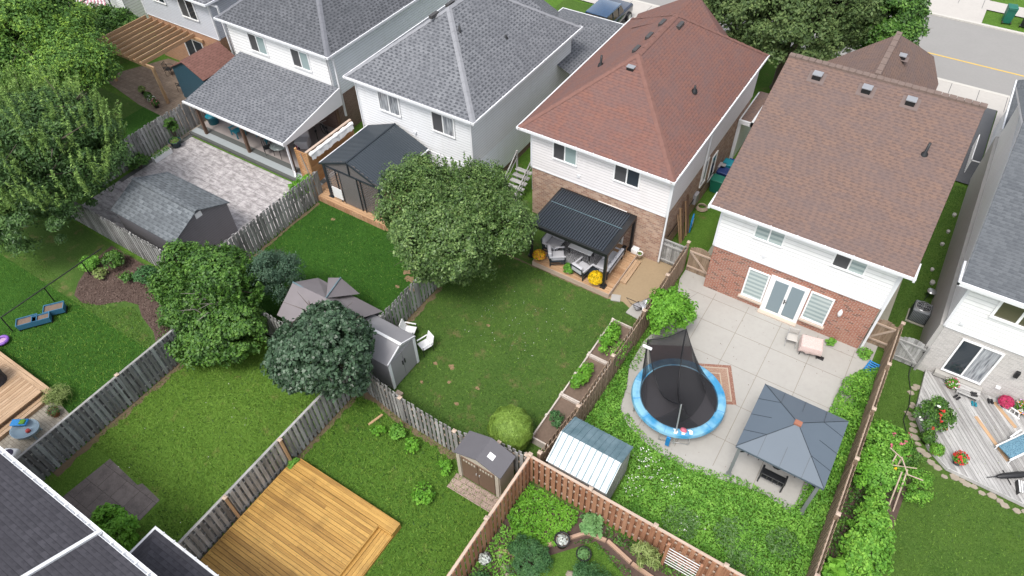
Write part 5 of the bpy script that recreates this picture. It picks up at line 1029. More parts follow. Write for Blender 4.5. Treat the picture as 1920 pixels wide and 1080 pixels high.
# ---- lounge set
def seat(name, label, w, loc, rz, n=1, cat='armchair'):
    t = thing(name, label, cat, loc, rz, 'lounge seats on the pergola deck'); d = .72
    for x in (-w / 2, w / 2):
        for y in (-d / 2, d / 2): m = MB(); m.box(x - .025, y - .025, 0, x + .025, y + .025, .6 if y < 0 else .58); m.build('leg', M['metal_char'], t, **LO)
        m = MB(); m.box(x - .035, -d / 2 - .03, .58, x + .035, d / 2 + .03, .63); m.build('armrest', M['cushion'], t, **LO)
        m = MB(); m.box(x - .02, -d / 2, .28, x + .02, d / 2, .31); m.box(x - .02, -d / 2, .12, x + .02, d / 2, .14); m.build('side_rail', M['metal_char'], t, **LO)
    m = MB(); m.box(-w / 2, -d / 2, .26, w / 2, d / 2, .3); m.build('seat_frame', M['metal_char'], t, **LO); m = MB(); m.bar((-w / 2, -d / 2, .3), (-w / 2, -d / 2 - .12, .78), .04, .04); m.bar((w / 2, -d / 2, .3), (w / 2, -d / 2 - .12, .78), .04, .04); m.bar((-w / 2, -d / 2 - .12, .78), (w / 2, -d / 2 - .12, .78), .04, .04); m.build('back_frame', M['metal_char'], t, **LO)
    for i in range(n):
        a = -w / 2 + .04 + (w - .08) * i / n; b = a + (w - .08) / n - .01
        m = MB(); m.rbox(a, -d / 2 + .06, .3, b, d / 2, .44, .05); m.build('seat_cushion', M['cushion'], t, **LO)
        m = MB(); m.rbox(a, -d / 2 - .1, .42, b, -d / 2 + .08, .84, .05); m.build('back_cushion', M['cushion'], t, **LO)
    return t
seat('armchair', 'pale cushioned armchair at the left front of the deck by the orange mums', .68, (-11.45, 21.15, .31), math.radians(-55)); seat('armchair', 'pale cushioned armchair seen from behind near the bright yellow mums', .7, (-10.0, 21.05, .31), math.radians(-12))
seat('sofa', 'pale cushioned two seat sofa on the right side of the patterned rug', 1.6, (-9.15, 22.1, .31), math.radians(90), 2, 'sofa'); seat('sofa', 'pale cushioned sofa at the left edge of the pergola deck', 1.5, (-12.0, 22.1, .31), math.radians(-90), 2, 'sofa')
t = thing('coffee_table', 'long white topped coffee table on the patterned rug', 'table', (-10.65, 22.15, .31)); m = MB(); m.rbox(-.62, -.24, .4, .62, .24, .46, .02); m.build('table_top', M['plastic_white'], t, **LO)
for x in (-.56, .56):
    for y in (-.2, .2): m = MB(); m.box(x - .02, y - .02, 0, x + .02, y + .02, .4); m.build('leg', M['black'], t, **LO)
t = thing('side_table', 'small square grey side table beside the armchair seen from behind', 'table', (-9.45, 21.15, .31)); m = MB(); m.box(-.2, -.2, .4, .2, .2, .43); m.build('table_top', M['metal_char'], t, **LO)
for x in (-.18, .18):
    for y in (-.18, .18): m = MB(); m.box(x - .015, y - .015, 0, x + .015, y + .015, .4); m.build('leg', M['metal_char'], t, **LO)
# ---- pots with plants
def pot(name, label, loc, r, h, potm, fol=None, fr=.3, fh=.3, folm='leaf_lime', fl=None, n=500, seed=0, leaf=.035, group='potted plants', cat='potted plant', nf=160, fsz=.035, soil=True, tall=None):
    t = thing(name, label, cat, loc, group=group); m = MB(); m.lathe([(0, 0), (r * .72, 0), (r, h), (r * 1.08, h), (r * 1.08, h + .02), (r * .92, h + .02), (r * .9, h - .05)], (0, 0, 0), 18); p = m.build('pot', M[potm], t, **LO)
    m = MB(); m.lathe([(r * .9, h - .05), (0, h - .04)], (0, 0, 0), 14); m.build('soil', M['soil'], p, **LO)
    rng = np.random.default_rng(seed)
    if n:
        d = rng.normal(0, 1, (n, 3)); d /= np.linalg.norm(d, axis=1)[:, None]; d[:, 2] = np.abs(d[:, 2]) * 1.1 - .12; k = rng.uniform(.35, 1, (n, 1)) ** .5
        P = d * k * np.array([fr, fr, fh]) + np.array([0, 0, h]); lvs('foliage', P, d + np.array([0, 0, .4]), leaf, M[folm], t, .5, seed=seed)
    if fl:
        for q, f in enumerate(fl):
            d = rng.normal(0, 1, (nf, 3)); d /= np.linalg.norm(d, axis=1)[:, None]; d[:, 2] = np.abs(d[:, 2]) * 1.15 - .1; P = d * np.array([fr, fr, fh]) * rng.uniform(.92, 1.1, (nf, 1)) + np.array([0, 0, h + .01]); lvs('blossom', P, d + np.array([0, 0, .3]), fsz, M['fl_' + f], t, .8, .35, seed=seed + 7 + q)
    return t
pot('flower_pot', 'orange yellow mums in a black pot at the left corner of the pergola deck', (-12.25, 20.8, .31), .16, .26, 'black', fr=.3, fh=.26, fl=['yellow', 'orange'], seed=1, nf=260); pot('flower_pot', 'bright yellow dome of mums in a black pot by the pergola post', (-9.15, 20.83, .31), .19, .32, 'black', fr=.36, fh=.32, fl=['yellow'], seed=2, nf=900)
pot('flower_pot', 'spiky green plant in a small white pot between the armchairs', (-10.6, 20.78, .31), .14, .2, 'white_pot', fr=.28, fh=.4, folm='leaf_weed', n=260, leaf=.07, seed=3); pot('flower_pot', 'nearly bare white pot at the top of the deck step', (-8.15, 23.55, .31), .16, .2, 'white_pot', fr=.1, fh=.05, n=20, seed=4)
m = MB(); m.rbox(-.17, -.15, 0, .17, .15, .24, .03); t = thing('storage_tin', 'white square tin beside the black lanterns by the brick wall', 'tin', (-8.45, 23.68, .31)); m.build('body', M['plastic_white'], t, **LO); m = MB(); m.box(-.175, -.155, .24, .175, .155, .26); m.build('lid', M['plastic_white'], t, **LO)
for i, (x, y) in enumerate(((-8.97, 23.5), (-8.9, 23.3))):
    t = thing('lantern', ['taller black lantern behind the pergola post by the wall', 'black lantern in front of the taller lantern by the wall'][i], 'lantern', (x, y, .31), group='black lanterns'); m = MB(); m.box(-.08, -.08, 0, .08, .08, .03); m.box(-.07, -.07, .26, .07, .07, .29); m.mesh([(-.09, -.09, .29), (.09, -.09, .29), (.09, .09, .29), (-.09, .09, .29), (0, 0, .38)], [(0, 1, 4), (1, 2, 4), (2, 3, 4), (3, 0, 4)])
    for a in (-.07, .07):
        for b in (-.07, .07): m.box(a - .01, b - .01, .03, a + .01, b + .01, .26)
    m.build('frame', M['black'], t, **LO); m = MB(); m.lathe([(.03, .03), (.03, .16), (0, .16)], (0, 0, 0), 8); m.build('candle', M['plastic_white'], t, **LO)
m = MB(); m.box(-.22, -.2, 0, .22, .2, .05); t = m.build('stepping_stone', M['conc'], None); t.location = (-7.98, 20.72, .012); t.rotation_euler = (0, 0, .35); tag(t, 'single square white paving slab at the right corner of the cedar deck', 'slab', 'loose white slabs'); m = MB(); m.box(-.5, -.32, 0, .5, .32, .05); t = m.build('stepping_stone', M['conc']); t.location = (-6.65, 20.42, .012); t.rotation_euler = (0, 0, -.1); tag(t, 'larger white paving slab under the lawn mower by the brown fence', 'slab', 'loose white slabs')
# ---- lawn mower
t = thing('lawn_mower', 'silver and grey push mower parked by the brown fence', 'lawn mower', (-6.55, 20.95, .04), math.radians(-35)); m = MB(); m.rbox(-.24, -.33, .1, .24, .33, .26, .08); m.build('deck_body', M['metal_silver'], t, **LO); m = MB(); m.rbox(-.13, -.15, .26, .13, .18, .42, .05); m.lathe([(.1, .42), (.1, .46), (0, .47)], (0, 0, 0), 12); m.build('engine', M['metal_silver'], t, **LO); m = MB(); m.rbox(-.18, -.62, .14, .18, -.34, .36, .08); m.build('grass_bag', M['plastic_grey'], t, **LO)
for x in (-.27, .27):
    for y in (-.26, .26): m = MB(); m.tube([(x - .02, y, .1), (x + .02, y, .1)], .1, 12); m.build('wheel', M['black'], t, **LO)
m = MB(); m.tube([(-.2, -.3, .2), (-.2, -1.0, .9), (.2, -1.0, .9), (.2, -.3, .2)], .014, 6); m.build('handle', M['black'], t, **LO)
# ---- raised beds
M['bed_wood'] = wood('pale_bed_timber', (.45, .38, .33), (.55, .48, .43), (.62, .56, .51), .85)
for i, (ya, yb, lb) in enumerate(((16.87, 19.2, 'raised bed with tall tangled vines at the top of the row by the brown fence'), (14.47, 16.85, 'middle raised bed with bean plants along its left side'), (12.08, 14.45, 'raised bed of bare soil with one bush nearest the metal shed'))):
    t = thing('raised_bed', lb, 'raised bed', (-6.9, (ya + yb) / 2, 0), group='raised beds by the brown fence'); m = MB((0, 1, 0)); m.box(-7.4, ya, 0, -7.34, yb, .46); m.box(-6.42, ya, 0, -6.36, yb, .46); m.build('side_board', M['bed_wood'], t); m = MB((1, 0, 0)); m.box(-7.34, ya, 0, -6.42, ya + .06, .46); m.box(-7.34, yb - .06, 0, -6.42, yb, .46); m.build('end_board', M['bed_wood'], t)
    m = MB(); m.box(-7.34, ya + .04, 0, -6.42, yb - .04, .33); m.build('soil', M['soil'], t)
    for y in (ya + .05, (ya + yb) / 2, yb - .05): m = MB(); m.box(-7.43, y - .05, 0, -7.33, y + .05, .5); m.build('corner_post', M['bed_wood'], t)
# ---- white lawn chairs
def lawn_chair(label, loc, rz):
    t = thing('lawn_chair', label, 'chair', loc, rz, 'white lawn chairs by the resin shed'); m = MB(); m.rbox(-.25, -.24, .4, .25, .24, .44, .02); m.build('seat', M['plastic_white'], t, **LO); m = MB(); m.mesh([(-.25, -.24, .44), (.25, -.24, .44), (.22, -.38, .9), (-.22, -.38, .9), (-.25, -.27, .43), (.25, -.27, .43), (.22, -.41, .9), (-.22, -.41, .9)], [(0, 1, 2, 3), (7, 6, 5, 4), (3, 2, 6, 7), (0, 3, 7, 4), (1, 5, 6, 2)]); m.build('backrest', M['plastic_white'], t, **LO)
    for x in (-.25, .25):
        m = MB(); m.bar((x, -.3, .64), (x, .22, .62), .05, .03); m.build('armrest', M['plastic_white'], t, **LO)
        for y in (-.24, .22): m = MB(); m.tube([(x, y, .62 if y > 0 else .42), (x * 1.08, y * 1.15, 0)], .018, 6); m.build('leg', M['black'], t, **LO)
    return t
lawn_chair('white lawn chair turned to the fence behind the grey resin shed', (-14.85, 13.85, 0), math.radians(-70)); lawn_chair('white lawn chair standing alone on the grass near the shed doors', (-13.8, 13.55, 0), math.radians(160))
m = MB((0, 1, 0)); m.box(-.05, -.35, 0, .05, .35, .03); t = m.build('plank', M['post_new']); t.location = (-13.4, 9.6, .01); t.rotation_euler = (0, 0, -.25); tag(t, 'short tan plank lying in the grass below the grey picket fence', 'plank')
# ---- items on patio D
t = thing('side_table', 'small table with a pink and white cloth by the red brick wall', 'table', (.62, 22.25, .07), .2); m = MB()
for x in (-.36, .36):
    for y in (-.26, .26): m.tube([(x, y, 0), (x, y, .66)], .018, 6)
m.build('leg', M['metal_black'], t, **LO); n_ = 24; rnd = random.Random(2); vs = []
for (w, h, z, j) in ((.40, .30, .69, 0), (.44, .34, .66, .01), (.47, .37, .45, .03), (.46, .36, .3, .05)):
    for k in range(n_): a = 2 * math.pi * k / n_; c, s_ = math.cos(a), math.sin(a); q = max(abs(c), abs(s_)); vs.append((c / q * w * (1 + rnd.uniform(-j, j)), s_ / q * h * (1 + rnd.uniform(-j, j)), z + rnd.uniform(-j, j)))
m = MB(); m.mesh(vs, [tuple(range(n_))] + [(i * n_ + k, i * n_ + n_ + k, i * n_ + n_ + (k + 1) % n_, i * n_ + (k + 1) % n_) for i in range(3) for k in range(n_)]); cl = m.build('tablecloth', rugmat('pink_floral_cloth', (.52, .36, .33), (.6, .5, .47), (.62, .57, .54), 9)); cl.location = (.62, 22.25, .08); cl.rotation_euler = (0, 0, .2); tag(cl, 'pink and white floral cloth hanging over the small patio table', 'tablecloth')
t = thing('folding_chair', 'pale folding chair beside the cloth covered table', 'chair', (-.2, 22.3, .07), .2); m = MB(); m.rbox(-.22, -.2, .42, .22, .2, .45, .015); m.build('seat', M['conc_walk'], t, **LO); m = MB(); m.rbox(-.22, .2, .55, .22, .24, .8, .015); m.build('backrest', M['conc_walk'], t, **LO); m = MB()
for x in (-.22, .22): m.tube([(x, -.25, 0), (x, .22, .85)], .012, 6); m.tube([(x, .28, 0), (x, -.18, .44)], .012, 6)
m.build('leg', M['metal_silver'], t, **LO)
m = MB(); m.rbox(-.16, -.1, 0, .16, .1, .04, .015); t = m.build('dark_tray', M['black']); t.location = (1.15, 22.2, .07); tag(t, 'small dark tray on the concrete beside the cloth covered table', 'tray')
m = MB(); vs = []; 
for i in range(7): m.tube([(-.2, -.4 + i * .13, .05), (.2, -.4 + i * .13, .09)], .035, 6)
m.tube([(-.2, -.42, .06), (-.2, .42, .06)], .03, 6); m.tube([(.2, -.42, .09), (.2, .42, .09)], .03, 6); t = m.build('toy_slide', M['blue_plastic']); t.location = (3.15, 22.7, .08); t.rotation_euler = (0, 0, -.2); tag(t, 'bright blue ribbed plastic toy by the foot of the brown fence', 'plastic toy')
def metal_chair(label, loc, rz, group, mat='metal_black', h=.85):
    t = thing('garden_chair', label, 'chair', loc, rz, group); m = MB(); m.rbox(-.23, -.22, .41, .23, .22, .44, .015); m.build('seat', M[mat], t, **LO); m = MB()
    for x in (-.22, -.11, 0, .11, .22): m.tube([(x, -.22, .44), (x, -.3, h)], .014, 5)
    m.tube([(-.22, -.3, h), (.22, -.3, h)], .02, 6); m.build('backrest', M[mat], t, **LO)
    for x in (-.23, .23):
        m = MB(); m.tube([(x, -.25, .64), (x, .2, .64)], .02, 6); m.build('armrest', M[mat], t, **LO)
        for y in (-.22, .2): m = MB(); m.tube([(x, y, 0), (x, y, .64)], .016, 6); m.build('leg', M[mat], t, **LO)
    return t
G_ = 'black chairs under the blue grey gazebo'; metal_chair('wide black lattice bench at the front edge under the blue grey gazebo', (1.25, 15.4, .07), 0, G_).scale = (1.9, 1, .95); metal_chair('black chair at the left side under the blue grey gazebo', (.35, 16.3, .07), math.radians(-90), G_); metal_chair('black chair at the right side under the blue grey gazebo', (2.15, 16.3, .07), math.radians(90), G_)
t = thing('patio_table', 'round black metal table in the middle under the blue grey gazebo', 'table', (1.25, 16.25, .07)); m = MB(); m.lathe([(0, .7), (.5, .7), (.5, .73), (0, .735)], (0, 0, 0), 20); m.build('table_top', M['metal_black'], t, **LO); m = MB(); m.lathe([(.22, 0), (.05, .05), (.04, .7)], (0, 0, 0), 10); m.build('pedestal', M['metal_black'], t, **LO)
# ---- passage between the red and brown roofed houses
def bin_(label, loc, mat, rz=0, h=1.05, grp='wheeled bins between the houses'):
    t = thing('wheeled_bin', label, 'bin', loc, rz, grp); m = MB(); m.mesh([(-.24, -.26, .06), (.24, -.26, .06), (.24, .26, .06), (-.24, .26, .06), (-.3, -.34, h - .1), (.3, -.34, h - .1), (.3, .34, h - .1), (-.3, .34, h - .1)], [(0, 3, 2, 1), (0, 1, 5, 4), (1, 2, 6, 5), (2, 3, 7, 6), (3, 0, 4, 7), (4, 5, 6, 7)]); m.build('body', M[mat], t, **LO)
    m = MB(); m.rbox(-.31, -.36, h - .1, .31, .36, h, .04); m.build('lid', M[mat], t, **LO); m = MB(); m.tube([(-.26, -.42, h - .08), (.26, -.42, h - .08)], .02, 6); m.build('handle', M[mat], t, **LO)
    for x in (-.26, .26): m = MB(); m.tube([(x - .03, -.28, .1), (x + .03, -.28, .1)], .1, 10); m.build('wheel', M['black'], t, **LO)
bin_('green bin nearest the camera in the passage row', (-6.88, 30.5, .0), 'green_plastic', 1.57, .9); bin_('dark navy bin second in the passage row', (-6.85, 31.3, 0), 'navy', 1.57, .9); bin_('teal bin third in the passage row', (-6.85, 32.1, 0), 'teal_plastic', 1.57, .9)
t = thing('recycling_box', 'blue recycling box farthest back in the passage', 'box', (-6.82, 32.9, 0)); m = MB(); m.mesh([(-.26, -.2, 0), (.26, -.2, 0), (.26, .2, 0), (-.26, .2, 0), (-.32, -.25, .4), (.32, -.25, .4), (.32, .25, .4), (-.32, .25, .4), (-.28, -.21, .4), (.28, -.21, .4), (.28, .21, .4), (-.28, .21, .4)], [(0, 3, 2, 1), (0, 1, 5, 4), (1, 2, 6, 5), (2, 3, 7, 6), (3, 0, 4, 7), (4, 5, 9, 8), (5, 6, 10, 9), (6, 7, 11, 10), (7, 4, 8, 11)]); m.build('body', glossy('recycling_blue', (.02, .05, .4), .4), t, **LO); m = MB(); m.rbox(-.27, -.2, .3, .27, .2, .36, .03); m.build('contents', M['plastic_white'], t, **LO)
for i in range(7):
    m = MB((0, 0, 1)); x = -7.1 - .02 * (i % 2); y = 25.6 + i * .2; m.bar((x + .25, y, 0), (x - .14, y + (i % 3 - 1) * .04, 1.9 + .25 * (i % 3)), .1 if i % 2 else .07, .04); tag(m.build('lumber', M['wood_brown' if i in (2, 5) else 'perg_wood']), ['timber nearest the silvery old gate, leaning on the side wall', 'second timber from the old gate leaning on the side wall', 'darker brown timber third from the old gate', 'middle timber of the leaning row on the side wall', 'timber between the middle one and the far dark one', 'far darker brown timber of the leaning row', 'timber nearest the bright blue plastic board'][i], 'lumber', 'timber leaning on the side wall')
t = thing('pool_float', 'bright blue plastic sheet standing by the leaning timber', 'plastic board', (-6.85, 27.0, 0), .2); m = MB(); m.rbox(-.05, -.32, 0, .03, .32, .8, .03); m.build('board', M['blue_plastic'], t, **LO); m = MB(); m.rbox(.03, -.2, .3, .06, .2, .6, .01); m.build('print', M['pale_blue'], t, **LO)
t = thing('hose_reel', 'coil of pale hose and wicker basket by the side wall', 'hose coil', (-6.95, 28.7, 0)); m = MB(); m.tube([(.3 * math.cos(a) * (1 - a / 90), .3 * math.sin(a) * (1 - a / 90), .06 + a * .008) for a in np.arange(0, 25, .4)], .02, 5); m.build('coil', M['cap_tan'], t, **LO)
# ---- air conditioner east side
t = thing('air_conditioner', 'grey outdoor air conditioning unit with round fan grille beside the white house', 'air conditioner', (4.22, 26.75, .02)); m = MB(); m.rbox(-.36, -.36, .04, .36, .36, .8, .08); m.build('casing', plain('ac_casing', (.22, .235, .25), .5, .06), t, **LO); m = MB()
for i in range(13): a = i * .058 - .35; m.box(a, -.372, .08, a + .02, -.36, .74); m.box(-.372, a, .08, -.36, a + .02, .74)
m.build('louvre', M['metal_char'], t, **LO); m = MB(); m.lathe([(.33, .8), (.33, .83), (.3, .84)], (0, 0, 0), 20)
for r in (.1, .18, .25): m.tube([(r * math.cos(a), r * math.sin(a), .83) for a in np.linspace(0, 6.283, 20)], .008, 4)
for k in range(8): a = k * math.pi / 4; m.tube([(0, 0, .835), (.31 * math.cos(a), .31 * math.sin(a), .835)], .007, 4)
gr = m.build('fan_grille', M['metal_silver'], t, **LO); m = MB(); m.lathe([(.3, .81), (0, .81)], (0, 0, 0), 16); m.build('fan_opening', M['black'], gr, **LO); m = MB(); m.box(-.42, -.42, 0, .42, .42, .05); m.build('base_pad', M['conc_side'], t, **LO)
t = thing('metal_stool', 'grey metal stool behind the air conditioning unit', 'stool', (4.4, 28.3, .02)); m = MB(); m.lathe([(0, .45), (.2, .45), (.2, .48), (0, .49)], (0, 0, 0), 12); m.build('seat', M['metal_silver'], t, **LO)
for k in range(3): a = k * 2.1; m = MB(); m.tube([(.12 * math.cos(a), .12 * math.sin(a), .45), (.22 * math.cos(a), .22 * math.sin(a), 0)], .015, 5); m.build('leg', M['metal_char'], t, **LO)
rnd = random.Random(12)
for i, y in enumerate((24.6, 29.4, 30.3, 32.4, 33.5, 35.0)):
    m = MB(); r = rnd.uniform(.08, .14); pl = [(r * math.cos(q) * rnd.uniform(.8, 1.2), r * 1.3 * math.sin(q)) for q in np.arange(0, 6.2, 1.05)]; m.prism(pl, 0, .1); o = m.build('garden_stone', M['conc']); o.location = (4.3 + rnd.uniform(-.1, .1), y, .004); tag(o, ['pale stone nearest the silvery arched gate', 'pale stone just beyond the metal stool', 'second pale stone beyond the metal stool', 'pale stone midway along the narrow lawn', 'pale stone second from the dark driveway', 'pale stone nearest the dark driveway'][i], 'stone', 'pale stones along the narrow side lawn')
# ---- grey deck items (E)
t = thing('low_bench', 'low grey slatted step bench below the sliding door', 'bench', (6.78, 23.35, .2), 0); m = MB((1, 0, 0))
for i in range(4): m.box(-.42, -.24 + i * .13, .2, .42, -.13 + i * .13, .23)
m.build('seat', M['deck_grey'], t, **LO); m = MB()
for x in (-.38, .38): m.box(x - .03, -.24, 0, x + .03, .27, .2)
m.build('leg', M['deck_grey'], t, **LO)
def shoes(label, loc, rz, mat='black'):
    t = thing('pair_of_shoes', label, 'shoes', loc, rz, 'shoes on the grey deck')
    for s in (-.06, .06): m = MB(); m.rbox(s - .045, -.13, 0, s + .045, .13, .05, .035); m.rbox(s - .04, -.13, .04, s + .04, -.02, .09, .03); m.build('shoe', M[mat], t, **LO)
shoes('black shoes left of the low bench', (6.48, 23.0, .2), -.5); shoes('black shoes resting on the low bench', (6.98, 23.3, .43), -1.2); shoes('black sandals below the magenta flowers', (7.66, 23.5, .2), .3); shoes('turquoise flip flops in front of the low bench', (7.12, 23.02, .2), .2, 'teal_plastic')
pot('flower_pot', 'pot of green leaves with pink white petunias left of the low bench', (6.12, 23.42, .2), .17, .25, 'terracotta', fr=.28, fh=.25, fl=['white', 'pink'], nf=30, seed=11, n=500); pot('flower_pot', 'dense magenta flowers in a pot against the pale brick wall', (8.12, 23.55, .2), .17, .25, 'black', fr=.27, fh=.25, fl=['magenta', 'magenta'], nf=260, seed=12); pot('flower_pot', 'mixed white, lilac and orange flowers in a pot at the far right of the wall', (8.75, 23.6, .2), .2, .3, 'black', fr=.36, fh=.3, fl=['white', 'lilac', 'orange'], nf=60, seed=13)
pot('flower_pot', 'red flowers in a shiny dark teal pot near the corner of the grey deck', (7.0, 19.85, .2), .2, .32, 'navy_pot', fr=.28, fh=.3, fl=['red'], nf=70, fsz=.05, seed=14); pot('flower_pot', 'green bushy plant in a terracotta bowl at the edge of the grey deck', (6.25, 20.0, 0), .22, .25, 'terracotta', fr=.3, fh=.35, folm='leaf_yard', n=700, seed=15, leaf=.04); pot('flower_pot', 'leafy plant in a dark pot left of the grey deck', (5.85, 20.35, 0), .22, .3, 'black', fr=.32, fh=.4, folm='leaf_bush', n=600, seed=16, leaf=.045)
t = thing('plant_stand', 'white metal plant stand in front of the mixed flowers', 'plant stand', (8.35, 23.35, .2), -.35); m = MB()
for i in range(5): m.bar((-.4 + i * .2, 0, 0), (-.3 + i * .15, .02, .3), .03, .03)
m.bar((-.45, 0, .02), (.45, 0, .02), .05, .04); m.bar((-.35, 0, .3), (.35, 0, .3), .04, .04); m.build('frame', M['plastic_white'], t, **LO)
t = thing('sun_lounger', 'white lounger with blue lattice cushion at the right edge of the grey deck', 'sun lounger', (8.75, 21.55, .2), math.radians(-35)); m = MB(); m.bar((-.32, -.7, .3), (-.32, .8, .3), .07, .06); m.bar((.32, -.7, .3), (.32, .8, .3), .07, .06); m.bar((-.32, .8, .3), (.32, .8, .3), .07, .06); m.bar((-.4, .1, .3), (-.42, .5, .55), .05, .1); m.build('frame', M['plastic_white'], t, **LO)
m = MB(); m.rbox(-.29, -.68, .32, .29, .78, .4, .03); m.build('cushion', rugmat('blue_lattice_cushion', (.03, .10, .16), (.2, .36, .45), (.02, .05, .09), 8), t, **LO)
for x in (-.32, .32):
    for y in (-.6, .65): m = MB(); m.tube([(x, y, 0), (x, y, .3)], .025, 6); m.build('leg', M['plastic_white'], t, **LO)
t = thing('folded_umbrella', 'folded black parasol and stand lying beside the lounger', 'parasol', (8.95, 20.35, .2), math.radians(35)); m = MB(); m.tube([(-.75, 0, .15), (-.6, 0, .16), (0, 0, .2), (.9, 0, .22)], [.05, .1, .13, .08], 10); m.build('canopy', M['black'], t, **LO); m = MB(); m.tube([(-1.1, 0, .12), (-.7, 0, .15)], .02, 6); m.tube([(-.3, -.3, .02), (-.3, .3, .02)], .02, 6); m.build('pole', M['black'], t, **LO)
t = thing('slatted_crate', 'low black and white slatted rack beyond the folded parasol', 'rack', (9.35, 19.95, .2), .2); m = MB()
for i in range(8): m.box(-.3 + i * .08, -.25, .2, -.26 + i * .08, .25, .23)
m.build('slats', M['plastic_white'], t, **LO); m = MB(); m.box(-.32, -.27, 0, -.28, .27, .2); m.box(.28, -.27, 0, .32, .27, .2); m.build('leg', M['black'], t, **LO)
t = thing('garden_hose', 'dark hose running from the arched gate along the edge of the grey deck', 'hose', (4.9, 23, 0)); m = MB(); m.tube([(4.55, 23.75, .3), (4.6, 23.3, .04), (4.85, 22.5, .03), (4.95, 21.7, .03), (4.9, 20.9, .03), (5.2, 20.2, .03), (5.9, 19.6, .03)], .018, 6); m.build('tube', M['black'], t)
# ---- left yard items
t = thing('water_table', 'pale blue grey water play table with turquoise tray', 'play table', (-25.05, 1.55, .01), .6); m = MB(); m.lathe([(0, .34), (.38, .36), (.44, .5), (.46, .5), (.46, .47), (.42, .32), (0, .3)], (0, 0, 0), 22, sx=1.25); m.build('basin', M['pale_blue'], t, **LO); m = MB(); m.rbox(-.62, .1, .52, .05, .42, .6, .04); m.build('tray', M['blue_plastic'], t, **LO); m = MB(); m.rbox(-.25, .14, .6, -.02, .36, .64, .03); m.build('toy', M['leaf_lime'], t, **LO); m = MB(); m.lathe([(0, .36), (.1, .38), (.08, .46), (0, .48)], (.12, -.05, 0), 8); m.build('toy', M['red_plastic'], t, **LO)
for x in (-.35, .35):
    for y in (-.22, .22): m = MB(); m.tube([(x, y, 0), (x * .95, y, .34)], .04, 6); m.build('leg', M['pale_blue'], t, **LO)
t = thing('litter_box', 'white plastic box with dark opening at the house edge', 'box', (-24.75, .55, .01), .5); m = MB(); m.rbox(-.3, -.26, 0, .3, .26, .3, .08); m.build('body', M['plastic_white'], t, **LO); m = MB(); m.lathe([(0, .305), (.19, .305)], (-.02, 0, 0), 16, sx=1.15); m.build('opening', glossy('dark_violet_inside', (.02, .012, .05), .5), t, **LO)
t = thing('covered_barbecue', 'barbecue under a baggy charcoal cover on the tan deck', 'barbecue', (-28.55, 2.2, .41), .3); m = MB(); rnd = random.Random(6); vs = []; K = 18
for z, w, h in ((0, .62, .42), (.3, .6, .4), (.6, .66, .4), (.85, .62, .36), (1.0, .42, .28), (1.06, .2, .14)):
    for k in range(K): a = 2 * math.pi * k / K; vs.append((math.copysign(abs(math.cos(a)) ** .6, math.cos(a)) * w * rnd.uniform(.95, 1.05), math.copysign(abs(math.sin(a)) ** .6, math.sin(a)) * h * rnd.uniform(.95, 1.05), z))
m.mesh(vs, [(i * K + k, i * K + (k + 1) % K, i * K + K + (k + 1) % K, i * K + K + k) for i in range(5) for k in range(K)] + [tuple(range(5 * K, 6 * K))], False); m.build('cover', plain('charcoal_cover', (.035, .036, .045), .8, .15), t, **LO); m = MB(); m.box(-.5, -.3, -.0, .5, .3, .02); m.build('base', M['black'], t, **LO)
pot('flower_pot', 'terracotta pot with trailing leaves at the end of the paver patio', (-25.0, 2.7, .015), .2, .3, 'terracotta', fr=.3, fh=.2, folm='leaf_weed2', n=260, seed=21)
for i, (x, y, rz, lb) in enumerate(((-30.45, 5.0, -.1, 'blue planter box nearest the left edge of the photo'), (-30.05, 5.45, -.1, 'middle and smallest blue planter box on the left lawn'), (-30.1, 6.15, -.15, 'blue planter box farthest up the left lawn'))):
    t = thing('planter_box', lb, 'planter', (x, y, .01), math.radians(60) + rz, 'blue planter boxes on the left lawn'); m = MB(); w, h = (.42, .22) if i != 1 else (.36, .17)
    m.mesh([(-w, -h, .1), (w, -h, .1), (w, h, .1), (-w, h, .1), (-w - .03, -h - .03, .42), (w + .03, -h - .03, .42), (w + .03, h + .03, .42), (-w - .03, h + .03, .42), (-w, -h, .42), (w, -h, .42), (w, h, .42), (-w, h, .42), (-w, -h, .34), (w, -h, .34), (w, h, .34), (-w, h, .34)], [(0, 3, 2, 1), (0, 1, 5, 4), (1, 2, 6, 5), (2, 3, 7, 6), (3, 0, 4, 7), (4, 5, 9, 8), (5, 6, 10, 9), (6, 7, 11, 10), (7, 4, 8, 11), (8, 9, 13, 12), (9, 10, 14, 13), (10, 11, 15, 14), (11, 8, 12, 15)]); m.build('trough', plain('planter_blue', (.045, .16, .28), .5, .12), t, **LO); m = MB(); m.box(-w, -h, .12, w, h, .35); m.build('soil', M['soil'], t, **LO)
    m = MB()
    for a in (-w, w): m.box(a - .03, -h, 0, a + .03, h, .1)
    m.build('leg', M['planter_leg'] if 'planter_leg' in M else M['black'], t, **LO)
t = thing('rail_frame', 'thin black rail on three posts crossing the left lawn', 'rail', (-30.85, 6.4, 0)); m = MB(); m.tube([(-30.87, 4.35, 1.0), (-30.8, 9.6, 1.0)], .028, 6); m.build('rail', M['black'], t)
for y in (4.35, 6.5, 8.5): m = MB(); m.tube([(-30.85, y, 0), (-30.85, y, 1.0)], .028, 6); m.build('post', M['black'], t)
t = thing('play_ring', 'purple plastic ring toy at the left edge of the lawn', 'toy', (-30.6, 3.75, .1)); m = MB(); m.tube([(.24 * math.cos(a), .24 * math.sin(a), .06) for a in np.linspace(0, 6.283, 22)], .07, 8, False); m.build('ring', plain('purple_plastic', (.2, .08, .4), .4), t, **LO); m = MB(); m.lathe([(0, .04), (.17, .04)], (0, 0, 0), 14); m.build('base', M['fl_lilac'], t, **LO)
